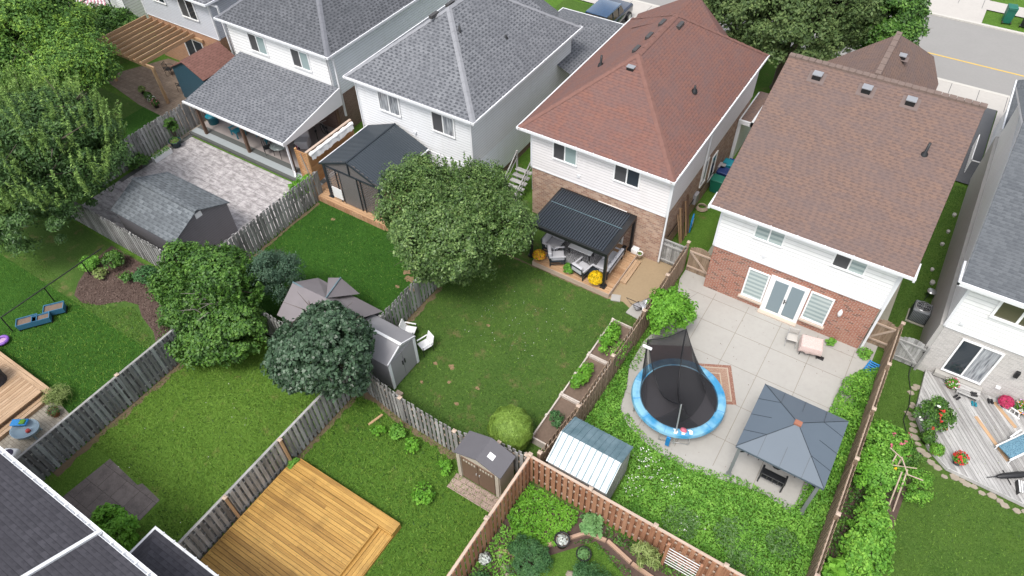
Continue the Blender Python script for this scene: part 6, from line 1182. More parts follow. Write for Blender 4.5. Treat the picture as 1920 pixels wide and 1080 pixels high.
# ---- stamped patio items
t = thing('planter_box', 'long white planter box with yellow green plants at the edge of the stamped patio', 'planter', (-35.6, 16.75, .02), math.radians(90)); m = MB(); m.box(-.6, -.16, 0, .6, -.13, .3); m.box(-.6, .13, 0, .6, .16, .3); m.box(-.6, -.13, 0, -.57, .13, .3); m.box(.57, -.13, 0, .6, .13, .3); m.box(-.57, -.13, .02, .57, .13, .24); m.build('trough', M['plastic_white'], t, **LO); rng = np.random.default_rng(5); P = rng.uniform((-.55, -.15, .26), (.55, .15, .5), (260, 3)); lvs('foliage', P, np.tile([0, 0, 1.], (260, 1)), .05, M['leaf_lime'], t, .4)
pot('flower_pot', 'dark slate tub with plant beside the white planter box', (-35.75, 17.9, .02), .34, .4, 'navy_pot', fr=.35, fh=.25, n=200, seed=23); 
def adirondack(label, loc, rz):
    t = thing('garden_chair', label, 'chair', loc, rz, 'turquoise chairs under the patio canopy'); m = MB()
    for i in range(5): m.box(-.25 + i * .1, -.25, .34, -.16 + i * .1, .28, .37)
    m.build('seat', M['teal_plastic'], t, **LO); m = MB()
    for i in range(5): m.bar((-.2 + i * .1, -.24, .34), (-.22 + i * .11, -.5, .92 - .03 * abs(i - 2)), .09, .02, up=(0, 1, 0))
    m.build('backrest', M['teal_plastic'], t, **LO)
    for x in (-.33, .33):
        m = MB(); m.box(x - .06, -.3, .52, x + .06, .34, .55); m.build('armrest', M['teal_plastic'], t, **LO); m = MB(); m.box(x - .03, .22, 0, x + .03, .28, .52); m.box(x - .03, -.32, 0, x + .03, -.26, .52); m.build('leg', M['teal_plastic'], t, **LO)
adirondack('turquoise slatted chair between the first two canopy posts', (-33.2, 20.5, .15), math.radians(170)); adirondack('turquoise slatted chair just right of the middle canopy post', (-30.9, 20.9, .15), math.radians(150)); adirondack('turquoise slatted chair deepest under the patio canopy', (-31.9, 21.3, .15), math.radians(200))
t = thing('storage_tub', 'teal storage tub behind the leftmost canopy post', 'tub', (-35.5, 20.6, .05)); m = MB(); m.lathe([(0, 0), (.28, 0), (.36, .6), (.38, .6), (.38, .64), (0, .66)], (0, 0, 0), 14); m.build('body', M['teal_plastic'], t, **LO)
t = thing('tarp_heap', 'bright blue tarp heaped behind the teal tub', 'tarp', (-34.9, 21.8, .15)); m = MB(); rnd = random.Random(9); m.lathe([(.85, 0), (.8, .25), (.6, .5), (.3, .62), (0, .66)], (0, 0, 0), 11, False, 1.2, .8); m.build('cloth', glossy('blue_tarp', (.02, .035, .45), .5), t, **LO)
t = thing('glass_table', 'round glass patio table at the front of the canopy', 'table', (-29.5, 20.45, .15)); g = NG('frosted_glass'); g.out((.45, .52, .5), .1, Alpha=.45); m = MB(); m.lathe([(0, .7), (.55, .7), (.55, .715), (0, .715)], (0, 0, 0), 24); m.build('table_top', g.m, t, **LO)
for k in range(4): a = k * 1.57 + .7; m = MB(); m.tube([(.45 * math.cos(a), .45 * math.sin(a), 0), (.4 * math.cos(a), .4 * math.sin(a), .7)], .018, 6); m.build('leg', M['black'], t, **LO)
metal_chair('black sling chair with teal cushion left of the glass table', (-30.3, 20.2, .15), math.radians(-120), 'chairs by the glass table'); 
def bike(label, loc, rz, col, sc=1.0):
    t = thing('bicycle', label, 'bicycle', loc, rz, 'bicycles under the patio canopy'); 
    for y in (-.5, .5):
        m = MB(); m.tube([(0, y + .31 * math.cos(a), .33 + .31 * math.sin(a)) for a in np.linspace(0, 6.283, 20)], .022, 5, False); w = m.build('wheel', M['black'], t, **LO); m = MB()
        for k in range(8): a = k * .785; m.tube([(0, y, .33), (0, y + .3 * math.cos(a), .33 + .3 * math.sin(a))], .004, 3)
        m.build('spokes', M['metal_silver'], w, **LO)
    m = MB(); m.tube([(0, -.5, .33), (0, -.1, .3), (0, .35, .72), (0, -.18, .68), (0, -.1, .3)], .018, 6); m.tube([(0, -.18, .68), (0, -.5, .33)], .014, 5); m.tube([(0, .35, .72), (0, .5, .33)], .018, 5); m.build('frame', col, t, **LO)
    m = MB(); m.rbox(-.06, -.32, .76, .06, -.1, .82, .03); m.build('saddle', M['black'], t, **LO); m = MB(); m.tube([(-.26, .28, .95), (0, .36, .9), (.26, .28, .95)], .014, 5); m.tube([(0, .36, .9), (0, .35, .72)], .014, 5); m.build('handlebar', M['metal_silver'], t, **LO); t.scale = (sc, sc, sc)
bike('black bicycle parked near the brick corner under the canopy', (-28.7, 22.6, .15), .9, M['metal_black']); bike('small magenta bicycle near the front corner of the canopy', (-28.5, 20.9, .15), 1.2, glossy('magenta_paint', (.35, .02, .1), .3), .85); bike('dark grey bicycle leaning behind the black one', (-28.4, 23.1, .15), 1.2, M['metal_char'])
t = thing('covered_armchair', 'grey cloth covered seat beside the magenta bicycle', 'seat', (-29.0, 21.7, .15), .5); m = MB(); m.rbox(-.4, -.35, 0, .4, .35, .55, .08, 4); m.build('seat', M['cushion'], t, **LO); m = MB(); m.rbox(-.4, .2, .5, .4, .36, .95, .06, 4); m.build('backrest', M['cushion'], t, **LO)
# ---- brown patio items by the timber pergola
for i, (x, y, f, lb) in enumerate(((-42.3, 20.6, None, 'dark pot with orange brown plant at the edge of the brown patio'), (-41.4, 20.35, None, 'black pot right of the orange brown plant'), (-40.8, 20.2, ['white'], 'pot of small white flowers near the pergola post'), (-40.2, 20.0, ['pink'], 'pot of small pink flowers at the foot of the pergola post'))):
    pot('flower_pot', lb, (x, y, .02), .17, .28, 'black', fr=.28, fh=.28, folm='leaf_straw' if i == 0 else 'leaf_bush', fl=f, nf=40, n=260, seed=30 + i, leaf=.05)
metal_chair('black patio chair against the teal blue shed', (-40.3, 22.2, .02), math.radians(100), 'chairs on the brown patio'); metal_chair('black patio chair under the middle of the timber pergola', (-42.6, 23.1, .02), math.radians(-60), 'chairs on the brown patio'); metal_chair('black patio chair nearest the patio door of the grey house', (-41.2, 23.6, .02), math.radians(150), 'chairs on the brown patio')
# ---- far street things
t = thing('parked_suv', 'dark blue box shaped off road car parked on the far driveway', 'car', (-20.2, 43.6, .09)); m = MB(); body = glossy('dark_navy_paint', (.012, .022, .05), .2, Coat_Weight=.6); m.rbox(-.95, -2.1, .45, .95, 2.1, 1.1, .15, 3); m.build('body', body, t, **LO); m = MB(); m.mesh([(-.9, -2.05, 1.1), (.9, -2.05, 1.1), (.9, .6, 1.1), (-.9, .6, 1.1), (-.8, -1.95, 1.68), (.8, -1.95, 1.68), (.8, .2, 1.68), (-.8, .2, 1.68)], [(0, 1, 5, 4), (1, 2, 6, 5), (2, 3, 7, 6), (3, 0, 4, 7)]); m.build('windows', glossy('brown_reflecting_glass', (.10, .075, .05), .1), t, **LO); m = MB(); m.rbox(-.84, -2.0, 1.68, .84, .25, 1.8, .05, 3); m.build('roof', glossy('dark_blue_roof', (.02, .06, .13), .12, Coat_Weight=1), t, **LO)  # car roof is a bluer, lighter tone than the body paint
m = MB()
for x in (-.83, -.28, .28, .83): m.bar((x, -2.03, 1.08), (x * .96, -1.97, 1.7), .06, .06)
for s in (-1, 1):
    for y in (-2.0, -1.1, -.2): m.bar((s * .9, y, 1.08), (s * .82, y, 1.7), .06, .06)
m.build('pillar', body, t, **LO)
for x in (-.9, .9):
    for y in (-1.35, 1.4): m = MB(); m.tube([(x - .12, y, .36), (x + .12, y, .36)], .36, 16); w = m.build('wheel', M['black'], t, **LO); m = MB(); m.tube([(x + math.copysign(.121, x), y, .36), (x + math.copysign(.13, x), y, .36)], .2, 12); m.build('rim', M['metal_silver'], w, **LO)
for x in (-.75, .75): m = MB(); m.box(x - .08, -2.12, .8, x + .08, -2.09, 1.05); m.build('tail_light', M['red_plastic'], t, **LO)
m = MB(); m.box(-.9, -2.2, .45, .9, -2.08, .62); m.build('bumper', M['black'], t, **LO)
bin_('green wheeled bin on the grass across the street', (3.75, 58.3, .05), 'green_plastic', .2, 1.2, 'wheeled bins across the street'); bin_('black wheeled bin at the top right edge of the photo', (4.95, 58.3, .05), 'black', -.1, 1.2, 'wheeled bins across the street')
# ---- garden bottom middle
pot('flower_pot', 'black tub with silvery white leaves by the red fence', (-6.3, 7.15, .02), .2, .3, 'black', fr=.24, fh=.22, folm='leaf_silver', n=140, leaf=.06, seed=41); pot('flower_pot', 'large black tub with pale succulents on the timber edging', (-4.3, 9.15, .02), .27, .42, 'black', fr=.22, fh=.1, folm='leaf_silver', n=90, leaf=.07, seed=42); pot('flower_pot', 'round black tub with blue green rosette on the small lawn', (-3.42, 9.15, .02), .26, .3, 'black', fr=.25, fh=.14, folm='leaf_hosta', n=260, leaf=.06, seed=43)
def log(label, a, b, r=.09): m = MB(); a = Vector(a); b = Vector(b); m.tube([a, a.lerp(b, .5) + Vector((0, 0, .015)), b], [r, r * .92, r * .85], 8); tag(m.build('timber_edging', M['cap_tan']), label, 'log', 'timber edging of the bottom garden')
M['edge_wood'] = wood('edging_timber', (.28, .15, .1), (.4, .25, .17), (.5, .36, .27), .8)
for (a, b, lb) in (((-5.1, 8.35), (-3.75, 9.95), 'timber edging plank left of the hosta beside the round tub'), ((-3.7, 9.98), (-3.0, 10.08), 'short timber edging piece below the hosta'), ((-2.95, 10.1), (-1.9, 9.85), 'reddish timber edging in the middle of the red fence'), ((-1.85, 9.83), (-.9, 9.75), 'reddish timber edging below the trellis'), ((-6.1, 7.75), (-5.2, 8.0), 'reddish board lying near the silvery tub')):
    m = MB(); m.bar((*a, .07), (*b, .07), .13, .13); tag(m.build('timber_edging', M['edge_wood']), lb, 'edging timber', 'timber edging of the bottom garden')
rnd = random.Random(14)
for i, (x, y, r) in enumerate(((-5.6, 7.35, .16), (-5.35, 7.15, .14), (-3.45, 8.35, .2), (-5.95, 7.6, .12), (-4.95, 8.15, .12))):
    m = MB(); m.lathe([(r, 0), (r * .95, r * .35), (r * .6, r * .7), (0, r * .8)], (x, y, 0), 7, False, 1.2, .85); tag(m.build('garden_stone', M['stone']), ['pale stone right of the silvery tub', 'pale stone below the reddish board', 'large tan stone below the round black tub', 'small stone touching the silvery tub', 'small stone at the end of the timber edging'][i], 'stone', 'stones in the bottom garden')
t = thing('trellis', 'ladder trellis with white strings against the red fence', 'trellis', (-.4, 10.4, 0)); m = MB((0, 0, 1)); m.box(-1.0, 10.3, 0, -.9, 10.4, 1.9); m.box(.2, 10.3, 0, .28, 10.4, 1.7); m.build('upright', M['fence_red'], t); m = MB()
for i in range(7): m.box(-.9, 10.33, .4 + i * .2, .2, 10.35, .43 + i * .2)
m.build('string', M['plastic_white'], t)
# bamboo pole arbour in the vegetable bed right of the long fence
t = thing('bean_arbour', 'leaning arbour of pale poles in the vegetable bed beside the long brown fence', 'arbour', (5.0, 17.4, 0)); m = MB()
for a, b in (((5.25, 16.5, 0), (5.05, 17.4, 1.5)), ((5.45, 16.7, 0), (5.2, 17.6, 1.5)), ((4.75, 17.1, 0), (4.75, 18.1, 1.4)), ((4.95, 17.2, 0), (4.95, 18.1, 1.4))): m.tube([a, b], .03, 6)
m.build('upright', M['cap_tan'], t); m = MB(); m.tube([(4.5, 18.3, 1.35), (4.95, 17.95, 1.5), (5.25, 17.4, 1.5), (5.8, 17.6, 1.3)], .025, 6); m.tube([(4.7, 17.7, 1.2), (5.5, 17.9, 1.4)], .02, 6); m.build('crossbar', M['cap_tan'], t)
# ================================================================= VEGETATION
def spray(c, rad, n, seed, ln=.9, k=26):
    """upright leafy shoots standing out of a crown"""
    rng = np.random.default_rng(seed); P = []; N = []
    for i in range(n):
        d = rng.normal(0, 1, 3); d /= np.linalg.norm(d); d[2] = abs(d[2]) * .9; b = np.array(c) + d * np.array(rad) * .93; g = np.array([d[0] * .5, d[1] * .5, 1.2]) + rng.normal(0, .15, 3); g /= np.linalg.norm(g); L = ln * rng.uniform(.6, 1.5)
        t = rng.uniform(0, 1, k)[:, None]; P.append(b + g * t * L + rng.normal(0, .075, (k, 3)) * (1.1 - t)); N.append(rng.normal(0, 1, (k, 3)) + np.array([0, 0, .3]))
    return np.concatenate(P), np.concatenate(N)
tree('apple_tree', 'large olive green leafed tree between the dark gazebo and the black pergola', (-15.5, 18.3, 0), (-15.15, 17.8, 2.95), (3.3, 3.6, 3.15), 940, 120, .45, .064, M['leaf_apple'], 1, .2, 12, .5, wob=.32, low=-.95, extra=spray((-15.35, 18.2, 3.1), (3.0, 3.0, 2.8), 260, 3, .7, 34))
tree('maple_tree', 'rounded dark blue green maple leaning over the grey fence corner', (-15.6, 9.5, 0), (-15.55, 9.85, 2.7), (2.15, 2.1, 2.2), 460, 90, .32, .08, M['leaf_dark'], 2, .14, 9, .75, wob=.22, extra=spray((-15.55, 9.85, 2.7), (2.0, 1.95, 2.0), 70, 2, .4, 16))
P1, N1 = cloud((-21.1, 9.3, 1.6), (1.9, 1.6, 1.7), 240, 100, .42, 301, wob=.25); P2, N2 = cloud((-22.0, 8.0, .9), (1.3, .9, 1.0), 80, 90, .35, 302, wob=.25); P3, N3 = spray((-22.6, 10.0, 2.0), (2.5, 2.0, 1.8), 220, 3, .6, 34)
tree('bushy_tree', 'wide dense green bushy tree with a few bare twigs left of the dark maple', (-22.3, 9.6, 0), (-22.9, 10.0, 2.0), (2.5, 2.0, 2.0), 420, 100, .42, .072, M['leaf_bush'], 3, .13, 12, .6, wob=.3, extra=(np.concatenate([P1, P2, P3]), np.concatenate([N1, N2, N3])))
tree('young_spruce', 'small bluish feathery tree behind the bushy tree', (-20.8, 12.3, 0), (-20.75, 12.2, 1.9), (1.15, 1.15, 1.9), 150, 90, .35, .05, M['leaf_blue'], 4, .07, 4, .35, wob=.2)
ash = tree('ash_tree', 'huge dark green tree with upright shoots over the shingled shed', (-36.0, 10.6, 0), (-35.7, 10.7, 3.5), (4.9, 4.5, 3.9), 1080, 130, .6, .085, M['leaf_ash'], 5, .3, 14, .36, wob=.25)
P, N = spray((-35.7, 10.7, 3.5), (4.7, 4.3, 3.7), 420, 5, 1.35, 60); lvs('shoots', P, N, .08, M['leaf_shoot'], ash, .3, seed=5, org=(-36.0, 10.6, 0))
tree('locust_tree', 'bright yellow green feathery tree in the top left corner', (-46.5, 16.0, 0), (-46.6, 16.8, 5.0), (4.6, 4.0, 3.6), 700, 140, .75, .085, M['leaf_locust'], 6, .28, 12, .5, wob=.2)
tree('locust_tree', 'feathery green tree reaching over the brown patio pots', (-41.0, 16.4, 0), (-41.2, 16.7, 4.3), (2.5, 2.1, 2.1), 260, 130, .7, .08, M['leaf_locust'], 7, .2, 9, .5, wob=.22)
tree('garden_shrub_tree', 'dark round shrub between the striped parasol and the timber pergola', (-48.2, 23.2, 0), (-48.2, 23.3, 1.6), (2.2, 1.9, 1.7), 190, 110, .5, .085, M['leaf_bush'], 8, .1, 6, .6)
tree('street_tree', 'large dark brownish green tree behind the red roof on the street side', (-7.4, 42, 0), (-7.4, 41.9, 5.0), (4.7, 4.0, 3.6), 620, 130, .75, .1, M['leaf_street'], 9, .28, 12, .55, wob=.2, extra=spray((-7.4, 41.9, 5.0), (4.4, 3.8, 3.4), 200, 9, .8, 30))
tree('street_tree', 'brighter green tree beside the road right of the dark street tree', (-3.0, 43.6, 0), (-2.9, 43.7, 4.3), (2.4, 2.4, 2.9), 260, 120, .6, .09, M['leaf_bush'], 10, .18, 8, .55, wob=.12)
tree('street_tree', 'dark tree in the gap left of the large street tree', (-11.5, 44.5, 0), (-11.5, 44.5, 4.5), (3.2, 2.8, 2.6), 260, 110, .7, .1, M['leaf_street'], 11, .2, 8, .55)
tree('plum_bush', 'light green plum bush leaning over the brown fence at the corner of the patio', (-5.55, 20.2, 0), (-5.2, 20.0, 1.35), (.95, 1.35, 1.15), 110, 90, .3, .06, M['leaf_lime'], 12, .06, 7, .6, wob=.3)
tp = thing('topiary_shrub', 'clipped round yellow green cedar shrub by the grey picket fence', 'shrub', (-8.1, 11.7, 0)); rng = np.random.default_rng(13); d = rng.normal(0, 1, (26000, 3)); d /= np.linalg.norm(d, axis=1)[:, None]; d = d[d[:, 2] > -.8]
az = np.arctan2(d[:, 1], d[:, 0]); k = 1 + .035 * np.sin(9 * az + 3 * d[:, 2]) + .03 * np.sin(14 * d[:, 2] + 2 * az); P = d * k[:, None] * np.array([.86, .86, 1.02]) * rng.uniform(.93, 1.02, (len(d), 1)) + np.array([0, 0, .95]); lvs('crown', P, d * 1.6 + np.array([0, 0, .4]), .04, M['leaf_topi'], tp, .5, .35, seed=13)
m = MB(); m.tube([(-8.1, 11.7, -.05), (-8.1, 11.7, .5)], [.07, .05], 7); m.build('trunk', M['bark'], tp); m = MB(); m.lathe([(.3, .1), (.76, .5), (.78, 1.0), (.6, 1.5), (.25, 1.82), (0, 1.86)], (-8.1, 11.7, 0), 16); m.build('inner_foliage', M['leaf_topi'], tp)
tree('garden_shrub', 'fresh green shrub tucked against the charcoal roof in the bottom left', (-17.95, .75, 0), (-18.0, .75, .85), (.85, .7, .85), 90, 80, .25, .07, M['leaf_lime'], 14, .05, 5, .6, wob=.2)
def shrub(name, label, c, rad, ncl, per, cr, sz, mat, seed, fl=None, nf=14, group=None, cat='shrub', asp=.6, **kw):
    base = (c[0], c[1], 0); t = thing(name, label, cat, base, group=group); P, N = cloud(c, rad, ncl, per, cr, seed, **kw); P[:, 2] = np.maximum(P[:, 2], .02); lvs('foliage', P, N, sz, M[mat], t, asp, seed=seed, org=base)
    m = MB(); rnd = random.Random(seed)
    for k in range(6): a = k * 1.05; m.tube([(c[0], c[1], 0), (c[0] + rad[0] * .5 * math.cos(a), c[1] + rad[1] * .5 * math.sin(a), c[2] + rad[2] * .4)], [.02, .006], 5)
    m.build('stems', M['bark'], t)
    if fl:
        rng = np.random.default_rng(seed + 5)
        for f in fl:
            d = rng.normal(0, 1, (nf, 3)); d /= np.linalg.norm(d, axis=1)[:, None]; d[:, 2] = np.abs(d[:, 2]); C0 = np.array(c) + d * np.array(rad) * 1.05; P = np.repeat(C0, 7, 0) + rng.normal(0, .03, (nf * 7, 3)); lvs('blossom', P, np.repeat(d, 7, 0), .042, M['fl_' + f], t, .8, org=base, seed=seed)
    return t
shrub('rose_bush', 'rose bush with pink blooms beside the long brown fence', (4.45, 18.95, .7), (.85, .95, .65), 80, 60, .25, .05, 'leaf_yard', 20, ['pink'], 9)
shrub('rose_bush', 'white and red flowering bush leaning over the left side of the grey deck', (5.65, 21.05, .85), (.7, .75, .75), 70, 55, .24, .045, 'leaf_bush', 21, ['white', 'red'], 5)
shrub('bean_vine', 'lush lime green bean vine mass beside the long brown fence', (4.75, 14.6, .6), (.72, 2.3, .62), 130, 70, .28, .062, 'leaf_yard', 22, wob=.25)
shrub('bean_vine', 'big leaved squash vine at the bottom of the vegetable bed', (4.35, 12.3, .45), (.6, 1.3, .4), 40, 30, .3, .13, 'leaf_lime', 23, asp=.85)
shrub('garden_bush', 'tangled leafy bush around the leaning arbour of poles', (4.5, 17.6, .7), (.75, .9, .65), 70, 55, .26, .05, 'leaf_weed', 24, ['yellow'], 3)
shrub('garden_bush', 'sparse yellow green plant sprawling onto the even lawn', (5.75, 17.9, .4), (.8, .8, .4), 45, 45, .22, .04, 'leaf_yard', 25, wob=.35)
shrub('garden_bush', 'leafy plant between the arbour and the terracotta bowl', (5.3, 19.0, .4), (.45, .6, .4), 30, 40, .2, .045, 'leaf_bush', 26)
shrub('garden_bush', 'bushy plant with yellowed shoots growing over the brown fence', (3.95, 17.4, .9), (.35, .9, .7), 50, 45, .2, .045, 'leaf_lime', 27)
shrub('fern_clump', 'dark fern like shrub at the bottom edge left of the small lawn', (-4.95, 8.05, .4), (.85, .7, .45), 90, 60, .2, .05, 'leaf_pine', 28, asp=.3)
shrub('fern_clump', 'dark green needle shrub at the bottom edge right of the small lawn', (-2.7, 8.35, .45), (.95, .65, .5), 100, 60, .2, .05, 'leaf_pine', 29, asp=.3)
shrub('hosta', 'pale hosta with broad leaves against the red fence', (-3.7, 10.25, .28), (.42, .4, .28), 26, 14, .14, .12, 'leaf_hosta', 30, asp=.6)
shrub('garden_bush', 'small dark plant beside the silvery tub', (-5.9, 6.3, .3), (.5, .5, .35), 40, 40, .18, .05, 'leaf_pine', 31, asp=.35)
shrub('garden_bush', 'plant with narrow pale leaves in front of the trellis', (-1.5, 10.1, .6), (.5, .3, .6), 30, 22, .2, .11, 'leaf_straw', 32, asp=.15)
shrub('climbing_plant', 'lime green climber on the grey fence by the cedar screen', (-25.35, 17.9, 1.15), (.28, 1.1, .65), 45, 45, .22, .055, 'leaf_lime', 33)
shrub('climbing_plant', 'round green climber on the weathered fence behind the stamped patio', (-36.2, 18.3, 1.0), (.25, .45, .5), 30, 45, .16, .05, 'leaf_bush', 34)
shrub('climbing_plant', 'green plant on the ground at the left edge of the stamped patio', (-35.8, 15.4, .5), (.5, .6, .5), 36, 40, .2, .05, 'leaf_bush', 35)
shrub('bed_plant', 'tall tangled tomato vines in the top raised bed', (-6.98, 18.0, .65), (.26, .95, .42), 44, 40, .2, .05, 'leaf_lime', 36, group='raised bed plants', cat='bed plant'); shrub('bed_plant', 'bean plants along the left side of the middle raised bed', (-7.0, 15.6, .6), (.24, .95, .34), 36, 36, .2, .05, 'leaf_lime', 37, group='raised bed plants', cat='bed plant')
shrub('bed_plant', 'loose vine hanging over the brown fence from the top raised bed', (-6.15, 17.2, 1.1), (.22, .7, .6), 26, 30, .18, .045, 'leaf_yard', 38, group='raised bed plants', cat='bed plant'); shrub('bed_plant', 'single pepper bush in the bare raised bed', (-6.95, 13.25, .6), (.3, .33, .3), 24, 40, .12, .04, 'leaf_pine', 39, group='raised bed plants', cat='bed plant')
shrub('ornamental_grass', 'straw green ornamental grass at the end of the tan deck step', (-25.55, 3.25, .3), (.55, .5, .3), 40, 20, .25, .16, 'leaf_straw', 40, asp=.07, cat='ornamental grass')
for i, (x, y, r, mt, lb) in enumerate(((1.3, 23.2, .2, 'leaf_weed', 'small weed clump at the brick wall beside the cloth covered table'), (2.7, 23.35, .28, 'leaf_weed', 'weed clump at the right corner of the red brick wall'), (-12.9, 9.2, .25, 'leaf_lime', 'lime green seedling below the tan plank'), (-12.1, 9.5, .35, 'leaf_weed', 'low weed patch along the grey picket fence'), (-11.3, 9.35, .3, 'leaf_lime', 'leafy weed under the sagging middle of the picket fence'), (-9.6, 9.3, .3, 'leaf_lime', 'bright sapling left of the brown door shed'), (-9.65, 8.0, .4, 'leaf_lime', 'yellow green weed patch in front of the brown door shed'), (-12.6, 6.4, .2, 'leaf_grass', 'grass tuft growing through the edge of the yellow deck'), (-14.75, 6.2, .25, 'leaf_weed', 'weeds at the corner of the yellow deck and the fence'), (-26.9, 9.6, .35, 'leaf_lime', 'green plant in the mulch bed below the shingled shed'), (-30.3, 8.7, .35, 'leaf_straw', 'straw coloured tuft in the left part of the mulch bed'), (-28.9, 9.3, .35, 'leaf_bush', 'dark leafy plant in the middle of the mulch bed'), (4.55, 24.6, .3, 'leaf_weed', 'weeds behind the silvery arched gate'))):
    shrub('weed_clump', lb, (x, y, .12 + r * .3), (r, r, r * .7), 16, 28, r * .5, .04 + r * .04, mt, 50 + i, cat='weed clump', group='small weeds and seedlings')
# ground cover
def cover(name, poly, dens, h, sz, mat, seed, label, asp=.5, hs=1.1, jit=.7):
    q = scatter(poly, dens, seed); rng = np.random.default_rng(seed); hn = np.zeros(len(q))
    for k in range(5): a = rng.uniform(0, 6.28); f = rng.uniform(1.2, 4.5) * hs; hn += np.sin((q[:, 0] * math.cos(a) + q[:, 1] * math.sin(a)) * f + rng.uniform(0, 6)) * .2
    z = h * (.55 + .45 * hn) * rng.uniform(.25, 1, len(q)) ** .6 + .02; P = np.column_stack([q, z]); o = lvs(name, P, np.tile([0, 0, 1.], (len(q), 1)), sz, M[mat], None, asp, jit, seed); tag(o, label, None, None, 'stuff'); return o
WD = [(-6.0, 13.1), (-3.5, 13.1), (-3.5, 10.75), (3.4, 10.75), (3.42, 19.8), (3.4, 22.6), (2.75, 22.3), (2.6, 21.2), (3.0, 20.6), (2.5, 19.7), (2.4, 17.5), (2.35, 15.2), (2.2, 14.6), (1.3, 14.75), (.28, 14.6), (-.71, 14.4), (-1.66, 14.2), (-2.73, 14.2), (-3.6, 14.4), (-4.6, 14.8), (-5.1, 15.4), (-5.3, 16.4), (-5.7, 17.4), (-6.0, 18.6)]
cover('weeds', WD, 750, .42, .05, 'leaf_weed', 60, 'knee high weeds filling the bed around the metal shed and patio')
cover('weeds', [(2.55, 16.5), (3.42, 16.5), (3.42, 22.8), (2.8, 22.4), (2.3, 21.4), (2.2, 19.0)], 700, .75, .055, 'leaf_yard', 61, 'leafy hedge of weeds along the brown fence beside the patio')
for i, (x, y, r) in enumerate(((-1.0, 12.1, .7), (.9, 12.6, .8), (1.7, 11.6, .8), (2.4, 13.2, .6))): cover('weeds', [(x + r * math.cos(a), y + r * math.sin(a)) for a in np.arange(0, 6.2, .5)], 330, .5, .075, 'leaf_weed2', 62 + i, 'grey green long leaved weed patch', .28)
for i, (x, y, r) in enumerate(((-2.95, 13.4, .55), (-3.1, 12.4, .45), (-1.9, 13.2, .4), (-.4, 12.5, .35), (-.8, 11.8, .3), (-3.4, 13.8, .4))): cover('wild_flowers', [(x + r * math.cos(a), y + r * math.sin(a)) for a in np.arange(0, 6.2, .5)], 60, .7, .03, 'fl_white', 70 + i, 'scattered white wild flowers above the weeds', .8)
cover('ground_cover', [(-6.5, 8.9), (-5.4, 8.1), (-4.4, 9.0), (-4.2, 10.1), (-4.4, 10.5), (-6.5, 10.55)], 800, .3, .055, 'leaf_lime', 80, 'bright ground cover filling the corner of the red fence'); cover('ground_cover', [(-6.5, 5), (-4.9, 5), (-4.9, 7.4), (-6.0, 8.6), (-6.5, 8.6)], 420, .3, .05, 'leaf_weed', 81, 'green plants inside the left arm of the red fence'); cover('ground_cover', [(-3.2, 10.2), (3.3, 9.9), (3.3, 10.55), (-3.2, 10.6)], 350, .3, .055, 'leaf_bush', 82, 'low plants along the foot of the red fence')
cover('ground_cover', [(-1.7, 6.5), (3.4, 6.5), (3.4, 10.0), (-1.0, 9.6)], 330, .35, .055, 'leaf_weed', 86, 'dense low planting at the bottom edge of the garden'); cover('ground_cover', [(-4.2, 9.2), (-3.5, 9.9), (-1.8, 9.6), (-1.2, 9.0), (-1.9, 9.3), (-3.4, 9.7)], 260, .2, .05, 'leaf_bush', 87, 'creeping plants along the timber edging')
cover('ground_cover', [(3.6, 9), (4.6, 9), (5.2, 14), (5.2, 16.5), (5.6, 18.5), (4.8, 20.3), (3.6, 20.3)], 330, .4, .055, 'leaf_bush', 83, 'dark undergrowth of the vegetable bed beside the long brown fence')
cover('ground_cover', [(-5.95, 17.2), (-5.3, 17.4), (-5.5, 20), (-5.7, 23.2), (-5.95, 23.2)], 260, .2, .045, 'leaf_weed', 84, 'weeds between the brown fence and the patio slab')
M['chip'] = leafmat('bark_chips', (.06, .035, .028), (.13, .085, .07), (.22, .16, .13), trans=.0); cover('mulch_chips', [(x + (.1 if x < -27 else 0), y) for x, y in MU], 330, .03, .035, 'chip', 85, 'loose mulch chips of the left bed'); cover('weeds', [(-26.6, 10.4), (-22.9, 10.4), (-22.9, 6.4), (-24.6, 7.6), (-26.0, 8.6)], 130, .25, .05, 'leaf_bush', 88, 'low weeds on the mulch under the bushy tree')
# lawn blades
M['leaf_grass'] = leafmat('yard_grass_blades', (.065, .16, .02), (.10, .21, .026), (.15, .28, .045)); G = M['leaf_grass']; M['leaf_grass_lt'] = leafmat('light_grass_blades', (.085, .18, .022), (.13, .24, .03), (.19, .31, .055)); M['leaf_grass_dk'] = leafmat('lush_grass_blades', (.02, .075, .01), (.036, .115, .014), (.06, .16, .022)); M['leaf_grass_dry'] = leafmat('worn_grass_blades', (.05, .11, .02), (.08, .15, .03), (.15, .19, .06))
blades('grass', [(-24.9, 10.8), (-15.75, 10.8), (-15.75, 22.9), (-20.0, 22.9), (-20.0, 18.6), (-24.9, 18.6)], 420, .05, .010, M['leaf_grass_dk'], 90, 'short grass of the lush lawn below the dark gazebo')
blades('grass', [(-15.6, 10.7), (-7.45, 10.9), (-7.45, 19.3), (-6.2, 19.3), (-6.2, 20.3), (-8.4, 20.5), (-15.6, 20.5)], 420, .045, .010, M['leaf_grass_dry'], 91, 'short worn grass of the middle lawn')
blades('grass', [(-22.6, 2.6), (-18, 2.6), (-18, .4), (-15.1, .4), (-15.1, 10.3), (-22.6, 10.3)], 520, .055, .011, M['leaf_grass_lt'], 92, 'pale grass of the lawn with the paved pad')
blades('grass', [(-14.9, 6.6), (-9.6, 6.6), (-9.6, 3), (-6.7, 3), (-6.7, 10.4), (-14.9, 10.2)], 560, .06, .011, M['leaf_grass'], 93, 'grass of the lawn beside the yellow deck')
